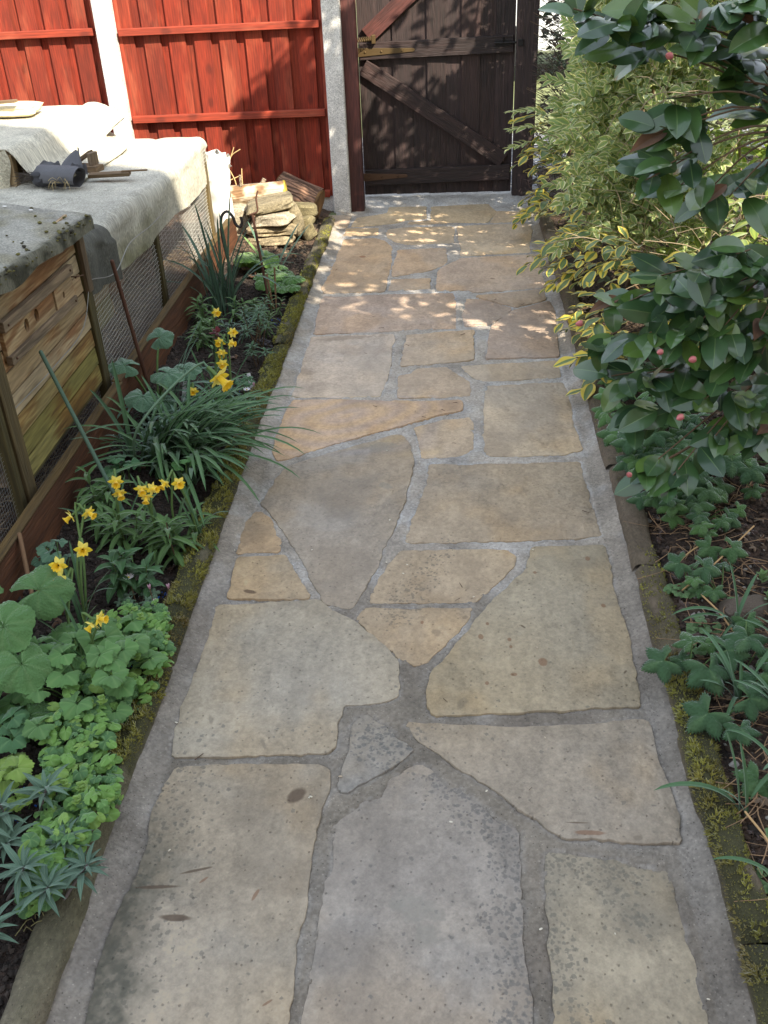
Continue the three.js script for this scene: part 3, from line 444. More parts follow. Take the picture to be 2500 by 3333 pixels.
{
  const t = thing('garden_gate', 'dark brown ledged and braced garden gate between the timber posts', 'gate', [-0.09, 0, -6.03]), W = 0.876, hw = W / 2, n = 9, p = W / n;
  for (let i = 0; i < n; i++) part(t, 'board', box(p * 1.1, 1.72, 0.012, 'y', 0.0015), brownA[Math.floor(RF() * 4)], [-hw + p * (i + 0.5), 0.035 + 0.86, (i % 2 ? -0.004 : 0.004) + (RF() - 0.5) * 0.002], [0, 0.045, (RF() - 0.5) * 0.003]);
  for (const [y, h] of [[0.843, 0.088], [0.148, 0.088], [1.6, 0.088]]) part(t, 'ledge', box(W - 0.01, h, 0.03, 'x', 0.003), brownA[1], [0, y, 0.027], [0, 0, 0.018]);
  part(t, 'brace', bar(V(-hw + 0.02, 0.755, 0.026), V(hw - 0.045, 0.225, 0.026), 0.028, 0.088, V(0, 0, 1).cross(V(1, -0.6, 0)).normalize()), brownA[2]);
  part(t, 'brace', bar(V(-hw + 0.05, 0.915, 0.026), V(hw - 0.08, 1.52, 0.026), 0.028, 0.088, V(0, 0, 1).cross(V(1, 0.72, 0)).normalize()), redBrown);
  for (const [y, mt, nm, len] of [[0.832, brassy, 'upper_hinge', 0.33], [0.146, rusty, 'lower_hinge', 0.27]]) {
    const s = new THREE.Shape(); s.moveTo(0, -0.022); s.lineTo(len * 0.94, -0.008); s.quadraticCurveTo(len, 0, len * 0.94, 0.008); s.lineTo(0, 0.022); s.closePath();
    const g = new THREE.ExtrudeGeometry(s, { depth: 0.003, bevelEnabled: true, bevelSize: 0.001, bevelThickness: 0.001, bevelSegments: 1 }), h = part(t, nm, g, mt, [-hw - 0.003, y, 0.0435], [0, 0, 0.018]);
    part(h, 'hinge_plate', box(0.035, 0.13, 0.004, 'x', 0.001), mt, [-0.034, 0.0, 0.11]); part(h, 'pin', new THREE.CylinderGeometry(0.007, 0.007, 0.06, 10), mt, [-0.012, 0, 0.06]);
    for (const k of [0.12, 0.4, 0.75]) part(h, 'bolt_head', new THREE.SphereGeometry(0.006, 8, 5), mt, [len * k, 0, 0.004]);
  }
  { const pts = []; for (let i = 0; i <= 150; i++) { const a = i / 150 * Math.PI * 2 * 12; pts.push(V(-0.475 + 0.12 * i / 150, 0.905 + 0.0115 * Math.cos(a), 0.16 + 0.0115 * Math.sin(a) - 0.095 * i / 150)); }
    const s = part(t, 'spring', new THREE.TubeGeometry(new THREE.CatmullRomCurve3(pts), 360, 0.0022, 5), brassy); part(s, 'spring_bracket', box(0.03, 0.05, 0.03, 'x', 0.003), brassy, [-0.485, 0.897, 0.16]); part(s, 'spring_bracket', box(0.022, 0.045, 0.03, 'x', 0.003), brassy, [-0.35, 0.9, 0.058]); }
  { const b = part(t, 'latch', box(0.09, 0.03, 0.006, 'x', 0.001), black, [0.375, 0.858, 0.046]); part(b, 'bolt', rod(V(-0.05, 0, 0.008), V(0.13, 0, 0.008), 0.006), black); part(b, 'knob', rod(V(0.0, 0, 0.008), V(0.0, 0.03, 0.02), 0.005), black); part(b, 'keeper', box(0.03, 0.035, 0.016, 'x', 0.002), black, [0.095, 0, 0.02]); }
}
// the street beyond, glimpsed through the slits beside the gate
{
  const t = thing('parked_car', 'white car on the street, glimpsed through the slit beside the gate', 'car', [1.6, -0.04, -11.6]), white = phys({ color: rgb(225, 227, 230), roughness: 0.35, clearcoat: 1, clearcoatRoughness: 0.05 }), glass = phys({ color: rgb(30, 36, 42), roughness: 0.08 }), tyre = std({ color: rgb(28, 28, 29) }), alloy = std({ color: rgb(170, 172, 176), metalness: 0.8, roughness: 0.35 });
  const s = new THREE.Shape(); [[-2.05, 0.35], [-2.1, 0.62], [-1.95, 0.86], [-1.0, 0.98], [-0.45, 1.42], [0.9, 1.46], [1.65, 1.05], [2.02, 0.95], [2.08, 0.4], [1.75, 0.3], [-1.75, 0.3]].forEach(([x, y], i) => (i ? s.lineTo(x, y) : s.moveTo(x, y)));
  const g = new THREE.ExtrudeGeometry(s, { depth: 1.5, bevelEnabled: true, bevelSize: 0.08, bevelThickness: 0.08, bevelSegments: 3 }); part(t, 'body', g.translate(0, 0, -0.75), white);
  for (const d of [-1, 1]) { const w = new THREE.Shape(); w.moveTo(-0.85, 1.0); w.lineTo(-0.4, 1.36); w.lineTo(0.85, 1.38); w.lineTo(1.3, 1.06); w.closePath(); part(t, 'window', new THREE.ExtrudeGeometry(w, { depth: 0.02, bevelEnabled: false }), glass, [0, 0, d > 0 ? 0.825 : -0.845]); for (const x of [-1.3, 1.3]) { const wh = part(t, 'wheel', new THREE.CylinderGeometry(0.33, 0.33, 0.2, 28).rotateX(Math.PI / 2), tyre, [x, 0.32, d * 0.78]); part(wh, 'rim', new THREE.CylinderGeometry(0.2, 0.2, 0.21, 20).rotateX(Math.PI / 2), alloy); } }
  t.rotation.y = 0.06;
}
{ // the house behind the viewer, out of the picture, whose roof edge shades the near half of the path
  const t = thing('brick_house', 'brick house behind the viewer that shades the near path', 'house', [0, 0, 0]), br = std({ color: rgb(150, 112, 92) }), tile = std({ color: rgb(96, 84, 80) }), fr = std({ color: rgb(225, 225, 222) }), gl = phys({ color: rgb(40, 46, 52), roughness: 0.1 });
  const a = -0.43, w = 9, d = 8, h = 6.85; t.position.set(2.15, 0, 0.62); t.rotation.y = a;
  part(t, 'wall', new THREE.BoxGeometry(w, h, d).translate(w / 2, h / 2, d / 2), br);
  const s = new THREE.Shape(); s.moveTo(-0.35, 0); s.lineTo(d + 0.35, 0); s.lineTo(d / 2, 1.2); s.closePath();
  part(t, 'roof', new THREE.ExtrudeGeometry(s, { depth: w + 0.4, bevelEnabled: false }).rotateY(-Math.PI / 2).translate(w + 0.2, h, 0), tile);
  for (const [x, y] of [[2, 1.6], [6.4, 1.6], [2, 4.6], [6.4, 4.6]]) { const f = part(t, 'window', new THREE.BoxGeometry(1.4, 1.2, 0.08), fr, [x, y, -0.02]); part(f, 'pane', new THREE.BoxGeometry(1.25, 1.05, 0.02), gl, [0, 0, -0.045]); }
}

// ---------- felted chicken run, hutch and coop on the left ----------
const texFelt = tex(1024, 1024, (u, v) => { const k = 0.78 + (fbm(u * 10, v * 10, 4, 10, 10) - 0.5) * 0.18 + (fbm(u * 160, v * 160, 2, 160, 160) - 0.5) * 0.36; return [k * 1.0, k * 0.985, k * 0.93]; });
const feltMat = std({ vertexColors: true, map: per(texFelt, 0.55, 0.55), bumpMap: per(bumpGrain, 0.2, 0.2), bumpScale: 0.003, roughness: 0.95, side: THREE.DoubleSide });
const oldA = [0xffffff, 0xe8e4dc, 0xfff4e4, 0xd8d2c6].map((c) => wood(texOld, 0.003, c, 0.85)), greenOld = [0xb8c294, 0xa4ac7c, 0xc8c8a0].map((c) => wood(texOld, 0.003, c, 0.85)), orangeA = [0xffffff, 0xf0e8dc, 0xfff4ea].map((c) => wood(texOrange, 0.0025, c, 0.8)), orangeGreen = [0xd6e0a6, 0xc6d08e, 0xe6e6bc].map((c) => wood(texOrange, 0.0025, c, 0.85));
const wireMat = std({ color: rgb(205, 205, 198), metalness: 0.3, roughness: 0.45 }), greyWire = std({ color: rgb(150, 150, 146), metalness: 0.6, roughness: 0.5 });
function wireGrid(o, du, dv, lu, lv, pitch, r = 0.00085, bow = 0) {   // welded mesh spanned by two directions
  const list = [], q = new THREE.Vector3(), seg = bow ? 6 : 1, n = new THREE.Vector3().crossVectors(du, dv).normalize();
  const P = (a, b) => o.clone().addScaledVector(du, a).addScaledVector(dv, b).addScaledVector(n, bow * (vn(a * 3 + 5, b * 4 + 9) - 0.5));
  const line = (a, b, c, d) => { for (let i = 0; i < seg; i++) { const A = P(mix(a, c, i / seg), mix(b, d, i / seg)), B = P(mix(a, c, (i + 1) / seg), mix(b, d, (i + 1) / seg)), L = A.distanceTo(B), g = new THREE.CylinderGeometry(r, r, L, 4, 1, true); g.rotateZ(-Math.PI / 2); g.applyMatrix4(basis(A.clone().add(B).multiplyScalar(0.5), B.clone().sub(A), n)); list.push(g); } };
  for (let a = 0; a <= lu; a += pitch) line(a, 0, a, lv); for (let b = 0; b <= lv; b += pitch) line(0, b, lu, b);
  return merge(list);
}
const RC = rng(303);
{ // edging board between the bed and the runs
  const t = thing('edging_board', 'long brown timber board along the back of the left bed, foot of the wire run', 'edging board', [-1.14, 0, 0]);
  const m = wood(texOld, 0.004, rgb(196, 144, 112)), g = wood(texOld, 0.004, rgb(196, 184, 130));
  part(t, 'board', box(0.028, 0.17, 2.05, 'z', 0.004), m, [0, 0.115, -3.98], [0, 0, 0.03]); part(t, 'board', box(0.028, 0.19, 2.2, 'z', 0.004), m, [0.004, 0.10, -1.86], [0, 0, 0.02]);
  part(t, 'weathered_edge', box(0.032, 0.006, 2.05, 'z', 0.002), g, [-0.003, 0.203, -3.98]); part(t, 'weathered_edge', box(0.032, 0.006, 2.2, 'z', 0.002), g, [0.002, 0.198, -1.86]);
}
{ // the run
  const t = thing('chicken_run', 'wire chicken run under a grey felt cover beside the log pile', 'chicken run', [-1.5, 0, -4.0]), O = V(1.5, 0, 4.0), L = (x, y, z) => V(x, y, z).add(O);
  const cover = (u, v) => {
    const z = mix(-3.28, -4.93, v), sk = mix(0.12, 0.15, v) + 0.02 * fbm(v * 7, 3, 2), top = mix(0.632, 0.605, v), W = 0.60, R = 0.05, s = u * (W + 0.0785 + sk), wav = (fbm(u * 6, v * 7, 3) - 0.5);
    let x, y;
    if (s < W) { x = -1.855 + s; y = top + wav * 0.009 - 0.010 * Math.pow(1 - Math.abs(2 * fbm(u * 3.2 + 5, v * 8 + 3, 3) - 1), 9) + 0.012 * Math.sin(v * 9) * u; } else if (s < W + 0.0785) { const a = (s - W) / R; x = -1.255 + R * Math.sin(a); y = top - R + R * Math.cos(a) + wav * 0.012 * Math.cos(a) + 0.012 * Math.sin(v * 9); } else { const q = s - W - 0.0785; x = -1.205 + wav * 0.03 + q * (0.02 + 0.12 * Math.sin(v * 11) * 0.5); y = top - R - q + 0.012 * Math.sin(v * 9) * (1 - q / sk); }
    return L(x, y, z + (u > 0.8 ? (fbm(v * 9, 7, 2) - 0.5) * 0.02 : 0));
  };
  const g = sheet(cover, 46, 60, 0.004);
  paint(g, (x, y, z) => { const w = z - 4.0, wy = y, side = sstep(0.575, 0.52, wy), gr = side * sstep(-4.15, -3.7, w) * (0.35 + 0.8 * fbm(w * 9, wy * 16, 3)), d = fbm(x * 5, z * 5, 4), drk = sstep(-4.05, -3.6, w) * (1 - side) * 0.3; return mixc(mixc([0.80 + d * 0.12, 0.79 + d * 0.12, 0.745 + d * 0.1], [0.20, 0.20, 0.085], clamp(gr) * 0.9), [0.26, 0.26, 0.25], drk * d * 2); });
  part(t, 'felt_cover', g, feltMat);
  // second, darker scrap of felt next to the hutch
  const g2 = sheet((u, v) => { const z = mix(-2.99, -3.31, v), R = 0.06, W = 0.12, s = u * (W + 0.094 + 0.115 + 0.03 * fbm(v * 5, 2, 2)); let x, y; const top = 0.69 - 0.05 * v; if (s < W) { x = -1.37 + s; y = top; } else if (s < W + 0.094) { const a = (s - W) / R; x = -1.25 + R * Math.sin(a); y = top - R + R * Math.cos(a); } else { x = -1.188 + 0.01 * Math.sin(v * 8); y = top - R - (s - W - 0.094); } return L(x, y + (fbm(u * 5, v * 5, 2) - 0.5) * 0.015, z); }, 24, 14, 0.004);
  part(t, 'felt_scrap', paint(g2, (x, y, z) => mixc([0.13, 0.135, 0.125], [0.30, 0.27, 0.13], sstep(0.5, 0.7, fbm(x * 9, z * 14 + y * 9, 4)) * sstep(0.6, 0.7, y))), feltMat);
  for (const [z, h] of [[-3.9, 0.5], [-4.87, 0.5]]) { part(t, 'post', box(0.03, h, 0.04, 'y', 0.003), greenOld[z < -4 ? 2 : 1], L(-1.225, 0.05 + h / 2, z).toArray()); part(t, 'post', box(0.02, h, 0.036, 'y', 0.003), greenOld[0], L(-1.232, 0.05 + h / 2, z - 0.036).toArray()); }
  part(t, 'top_rail', box(0.03, 0.04, 1.95, 'z', 0.003), oldA[1], L(-1.235, 0.56, -3.95).toArray()); part(t, 'back_post', box(0.035, 0.6, 0.035, 'y', 0.003), oldA[2], L(-1.83, 0.3, -4.88).toArray()); part(t, 'back_post', box(0.035, 0.6, 0.035, 'y', 0.003), oldA[2], L(-1.83, 0.3, -3.9).toArray());
  part(t, 'end_rail', box(0.6, 0.035, 0.03, 'x', 0.003), oldA[0], L(-1.53, 0.56, -4.89).toArray());
  const wm = (geo) => { const q = part(t, 'wire_mesh', geo, wireMat); q.userData.kind = 'stuff'; };
  wm(wireGrid(L(-1.222, 0.06, -2.99), V(0, 0, -1), V(0, 1, 0), 1.9, 0.5, 0.0165, 0.0009, 0.03)); wm(wireGrid(L(-1.24, 0.06, -4.905), V(-1, 0, 0), V(0, 1, 0), 0.58, 0.5, 0.02)); wm(wireGrid(L(-1.84, 0.06, -3.0), V(0, 0, -1), V(0, 1, 0), 1.88, 0.5, 0.02));
  part(t, 'slack_wire', tube([L(-1.175, 0.545, -3.0), L(-1.165, 0.50, -3.2), L(-1.17, 0.535, -3.42), L(-1.17, 0.52, -3.7), L(-1.178, 0.51, -3.95)], 0.0016, 5, 40), greyWire);
  part(t, 'slack_wire', tube([L(-1.18, 0.545, -3.0), L(-1.175, 0.44, -2.86), L(-1.18, 0.42, -2.6), L(-1.18, 0.43, -2.28)], 0.0014, 5, 30), greyWire);
}
{ // straw floor of the run
  const r = rng(8), M = [], C = [], g = new THREE.BoxGeometry(1, 0.04, 0.05); for (let i = 0; i < 4500; i++) { const x = rr(r, -1.85, -1.17), z = rr(r, -4.9, -2.2); M.push(basis(V(x, 0.07 + r() * 0.03, z), V(r() - 0.5, (r() - 0.5) * 0.3, r() - 0.5), V(0, 1, 0), rr(r, 0.012, 0.045))); C.push(new THREE.Color().setRGB(...mixc([0.16, 0.11, 0.06], [0.46, 0.36, 0.22], r()))); }
  const s = struct('litter'); s.userData.kind = 'stuff'; many(s, 'straw', g, std({ roughness: 1 }), M, C);
}
{ // white plastic bag tucked under the end of the run's cover
  const t = thing('plastic_bag', 'crumpled white plastic sack hanging at the far end of the wire run', 'sack', [-1.2, 0.3, -4.97]);
  const g = sheet((u, v) => { const a = u * Math.PI * 2, n = (fbm(u * 6, v * 5, 3, 6) - 0.5), r = 0.035 + 0.03 * Math.sin(v * 2.6) + n * 0.05; return V(Math.cos(a) * r * 1.0 + 0.025 * v, mix(-0.24, 0.22, v) + n * 0.03, Math.sin(a) * r * 0.7); }, 28, 22, 0.001);
  part(t, 'sack', g, std({ color: rgb(225, 225, 222), roughness: 0.5, side: THREE.DoubleSide })); const e = sheet((u, v) => V(mix(0.02, 0.09, u), 0.16 + 0.07 * v - 0.03 * u + 0.02 * Math.sin(u * 8), 0.05 * (v - 0.5) + 0.02 * Math.sin(v * 6)), 8, 6, 0.001); part(t, 'loose_flap', e, std({ color: rgb(228, 228, 226), roughness: 0.5, side: THREE.DoubleSide }));
}
{ // hutch in the foreground
  const t = thing('hutch', 'weathered wooden hutch with worn orange boards and a mossy felt roof', 'hutch', [-1.5, 0, -2.6]), O = V(1.5, 0, 2.6), L = (x, y, z) => V(x, y, z).add(O).toArray();
  const z0 = -2.29, z1 = -2.965, zc = (z0 + z1) / 2, len = z0 - z1;
  for (let i = 0; i < 9; i++) { const y = 0.232 + i * 0.0632; part(t, 'cladding_board', box(0.012, 0.058, len, 'z', 0.003), (i < 3 ? orangeGreen : orangeA)[i % 3], L(-1.2, y, zc), [0, 0, 0.05]); }
  part(t, 'backing', box(0.008, 0.56, len, 'z', 0.001), oldA[3], L(-1.212, 0.48, zc));
  part(t, 'corner_post', box(0.034, 0.58, 0.05, 'y', 0.004), greenOld[1], L(-1.2, 0.40, -2.99)); part(t, 'corner_post', box(0.02, 0.2, 0.04, 'y', 0.003), oldA[3], L(-1.183, 0.61, -2.985)); part(t, 'corner_post', box(0.04, 0.62, 0.06, 'y', 0.004), greenOld[2], L(-1.198, 0.42, -2.262)); part(t, 'corner_post', box(0.03, 0.62, 0.03, 'y', 0.004), greenOld[1], L(-1.2, 0.42, -2.215));
  // sliding vent boards with holes, held by two battens
  const drill = (w, h, hs) => { const s = new THREE.Shape(); s.moveTo(-w / 2, -h / 2); s.lineTo(w / 2, -h / 2); s.lineTo(w / 2, h / 2); s.lineTo(-w / 2, h / 2); s.closePath(); for (const [x, r] of hs) { const p = new THREE.Path(); p.absellipse(x, 0, r * 0.8, r, 0, Math.PI * 2, true); s.holes.push(p); } const g = new THREE.ExtrudeGeometry(s, { depth: 0.011, bevelEnabled: true, bevelSize: 0.001, bevelThickness: 0.001, bevelSegments: 1, curveSegments: 18 }); return gridUV(g, 'x').rotateY(Math.PI / 2); };
  part(t, 'vent_board', drill(0.36, 0.085, [[0.045, 0.02], [-0.03, 0.02]]), orangeA[1], L(-1.192, 0.592, -2.51)); part(t, 'vent_board', drill(0.15, 0.078, [[-0.01, 0.011]]), orangeA[2], L(-1.189, 0.577, -2.775));
  part(t, 'vent_hole', box(0.004, 0.05, 0.16, 'z', 0.001), std({ color: rgb(14, 12, 11), roughness: 1 }), L(-1.1935, 0.592, -2.57)); part(t, 'vent_hole', box(0.004, 0.03, 0.04, 'z', 0.001), std({ color: rgb(14, 12, 11), roughness: 1 }), L(-1.1905, 0.577, -2.775));
  part(t, 'batten', bar(V(...L(-1.178, 0.645, -2.325)), V(...L(-1.178, 0.629, -2.855)), 0.018, 0.03), oldA[0]); part(t, 'batten', bar(V(...L(-1.178, 0.551, -2.325)), V(...L(-1.178, 0.536, -2.845)), 0.018, 0.026), oldA[0]);
  for (const [y, z] of [[0.644, -2.35], [0.632, -2.83], [0.55, -2.35], [0.537, -2.825], [0.6, -2.86]]) part(t, 'screw', new THREE.SphereGeometry(0.004, 6, 4), rusty, L(-1.168, y, z));
  part(t, 'hook', tube([V(...L(-1.19, 0.605, -2.85)), V(...L(-1.16, 0.605, -2.853)), V(...L(-1.15, 0.6, -2.88))], 0.002, 5, 10), rusty);
  part(t, 'bottom_rail', box(0.02, 0.03, len, 'z', 0.003), greenOld[0], L(-1.206, 0.205, zc)); part(t, 'sill', box(0.03, 0.035, 1.0, 'z', 0.003), oldA[3], L(-1.215, 0.075, -2.5));
  part(t, 'floor', box(0.62, 0.015, 0.72, 'z', 0.002), oldA[1], L(-1.53, 0.2, zc)); part(t, 'back_wall', box(0.015, 0.62, 1.4, 'z', 0.002), oldA[3], L(-1.85, 0.4, -2.35)); part(t, 'end_wall', box(0.6, 0.52, 0.012, 'x', 0.002), orangeA[1], L(-1.52, 0.47, -2.985));
  for (let i = 0; i < 3; i++) part(t, 'nest_board', box(0.012, 0.09, 0.42, 'z', 0.003), [orangeGreen[1], orangeA[0], orangeA[1]][i], L(-1.34, 0.255 + i * 0.092, -3.36));
  part(t, 'nest_box', box(0.4, 0.3, 0.4, 'z', 0.003), oldA[3], L(-1.55, 0.34, -3.36));
  const a = part(t, 'wire_mesh', wireGrid(V(...L(-1.205, 0.05, -2.24)), V(0, 0, 1), V(0, 1, 0), 0.7, 0.65, 0.0127, 0.0005), greyWire), b = part(t, 'wire_mesh', wireGrid(V(...L(-1.21, 0.06, -2.97)), V(0, 0, 1), V(0, 1, 0), 0.7, 0.14, 0.0127, 0.0005), greyWire); a.userData.kind = b.userData.kind = 'stuff';
  // roof: felt over board, thick at the front edge
  const rz = (x, z) => 0.752 + 0.14 * (-1.14 - x) + 0.058 * (z + 3.0);
  const top = sheet((u, v) => { const z = mix(-1.85, -3.02, v), W = 0.72, s = u * (W + 0.05); const e = (fbm(v * 14, 5, 3) - 0.5) * 0.014; let x, y; if (s < W) { x = -1.86 + s; y = rz(x, z); } else { x = -1.136 + e; y = rz(-1.14, z) - (s - W) * (0.75 + 0.35 * fbm(v * 9, 1, 2)); } return V(...L(x, y + (fbm(u * 9, v * 12, 3) - 0.5) * 0.012, z + (v > 0.98 ? e : 0))); }, 44, 50, 0.012);
  const frt = (x, y, z) => { const wx = x - 1.5, side = sstep(-1.165, -1.142, wx), d = fbm(x * 7, z * 7, 4), m = sstep(0.5, 0.66, fbm(z * 26, y * 40 + x * 9, 3)); return mixc(mixc([0.38 + d * 0.16, 0.38 + d * 0.16, 0.37 + d * 0.14], [0.24, 0.22, 0.12], sstep(0.56, 0.75, fbm(x * 12 + 4, z * 12, 3)) * 0.6), mixc([0.21, 0.21, 0.17], [0.055, 0.055, 0.035], m), side); };
  part(t, 'roof_felt', paint(top, frt), feltMat); part(t, 'roof_board', box(0.7, 0.014, 1.14, 'z', 0.002), oldA[3], L(-1.51, rz(-1.51, -2.43) - 0.03, -2.43), [-0.058, 0, -0.14]);
  const r = rng(61), M = [], C = []; for (let i = 0; i < 260; i++) { const e = r() < 0.55, z = rr(r, -3.0, -2.0), x = e ? rr(r, -1.16, -1.13) : -1.15 - 0.6 * r() * r(), k = fbm(x * 6, z * 6, 2); if (!e && r() > k) continue; M.push(basis(V(...L(x, rz(Math.min(x, -1.14), z) + 0.003 - (e ? 0.03 * r() : 0), z)), V(r() - 0.5, 0, r() - 0.5), V(0, 1, 0), rr(r, 0.003, 0.0075))); C.push(new THREE.Color().setRGB(...mixc([0.03, 0.028, 0.02], [0.13, 0.115, 0.03], r()))); }
  many(t, 'moss_clumps', crumbGeo, std({ roughness: 1 }), M, C);
  for (let i = 0; i < 11; i++) { const x = rr(r, -1.75, -1.2), z = i < 6 ? -2.97 + r() * 0.02 : rr(r, -2.9, -2.4); part(t, 'nail_head', new THREE.CylinderGeometry(0.0065, 0.0065, 0.002, 10), wireMat, L(x, rz(x, z) + 0.006, z), [0, 0, -0.14]); }
}
const along = (P, q) => { const t = clamp(q) * (P.length - 1), i = Math.min(P.length - 2, Math.floor(t)), f = t - i, g = (k) => { const a = P[Math.max(0, i - 1)][k], b = P[i][k], c = P[i + 1][k], d = P[Math.min(P.length - 1, i + 2)][k]; return 0.5 * (2 * b + (c - a) * f + (2 * a - 5 * b + 4 * c - d) * f * f + (3 * b - a - 3 * c + d) * f * f * f); }; return [g(0), g(1)]; };
const DRAPE = [[-1.80, 0.765], [-1.765, 0.735], [-1.735, 0.69], [-1.69, 0.648], [-1.60, 0.63], [-1.52, 0.628]], HORN = [[-1.80, 0.78], [-1.75, 0.775], [-1.69, 0.75], [-1.62, 0.70], [-1.735, 0.668], [-1.68, 0.62]];
{ // the coop further back
  const t = thing('hen_coop', 'taller felt-draped coop behind the run, its loose cover curling up at the corner', 'coop', [-2.3, 0, -4.5]), O = V(2.3, 0, 4.5), L = (x, y, z) => V(x, y, z).add(O);
  const g = sheet((u, v) => { // u: from the top across the edge and down the side; v: front to back
    const z = mix(-3.97, -5.02, v), s = u * 1.02, lift = sstep(0.62, 1, v) * sstep(0.74, 1, u); let x, y; const top = 0.765 - 0.01 * v;
    const f = 0.72; if (s < f) { x = -2.52 + s; y = top; } else { const q = (s - f) / 0.30; [x, y] = [0, 1].map((k) => mix(along(DRAPE, q)[k], along(HORN, q)[k], sstep(0.62, 1, v))); y -= 0.01 * v; }
    const zz = z;
    return L(x + (fbm(u * 5, v * 4, 2) - 0.5) * 0.02, y + (fbm(u * 7, v * 6, 3) - 0.5) * 0.010, zz);
  }, 56, 44, 0.004);
  part(t, 'felt_cover', paint(g, (x, y, z) => { const d = fbm(x * 5, z * 5, 3); return [0.84 + d * 0.14, 0.82 + d * 0.14, 0.74 + d * 0.12]; }), feltMat);
  const fl = sheet((u, v) => L(-1.795 + 0.012 * Math.sin(v * 5) - u * 0.085, 0.765 - v * 0.155 - 0.03 * u + 0.02 * u * v, -3.955 - 0.004 * u + 0.02 * Math.sin(u * 3)), 10, 16, 0.004); part(t, 'corner_flap', paint(fl, () => [0.84, 0.81, 0.70]), feltMat);
  for (const [x, z] of [[-1.805, -3.99], [-2.5, -3.99], [-1.83, -4.98], [-2.5, -4.98]]) part(t, 'post', box(0.045, 0.72, 0.045, 'y', 0.003), orangeA[1], L(x, 0.38, z).toArray());
  part(t, 'top_rail', box(0.72, 0.04, 0.035, 'x', 0.003), orangeA[0], L(-2.15, 0.70, -3.99).toArray()); part(t, 'side_panel', box(0.015, 0.62, 0.95, 'z', 0.002), oldA[1], L(-1.835, 0.4, -4.48).toArray()); part(t, 'end_panel', box(0.68, 0.62, 0.015, 'x', 0.002), oldA[2], L(-2.16, 0.4, -4.985).toArray());
  const w = part(t, 'wire_mesh', wireGrid(L(-2.48, 0.08, -3.975), V(1, 0, 0), V(0, 1, 0), 0.66, 0.62, 0.018, 0.0006), wireMat); w.userData.kind = 'stuff';
  const far = thing('timber_offcut', 'pale timber offcut lying on top of the coop at the far left', 'timber', [-2.12, 0.79, -4.75]); part(far, 'plank', rock(0.34, 0.05, 0.16, 3, 0.12, 5), std({ color: rgb(222, 208, 168), bumpMap: per(bumpWood, 0.5, 0.3), bumpScale: 0.004 })); part(far, 'splinter', bar(V(-0.2, 0.03, 0.06), V(0.12, 0.05, 0.1), 0.03, 0.012), oldA[2]);
}
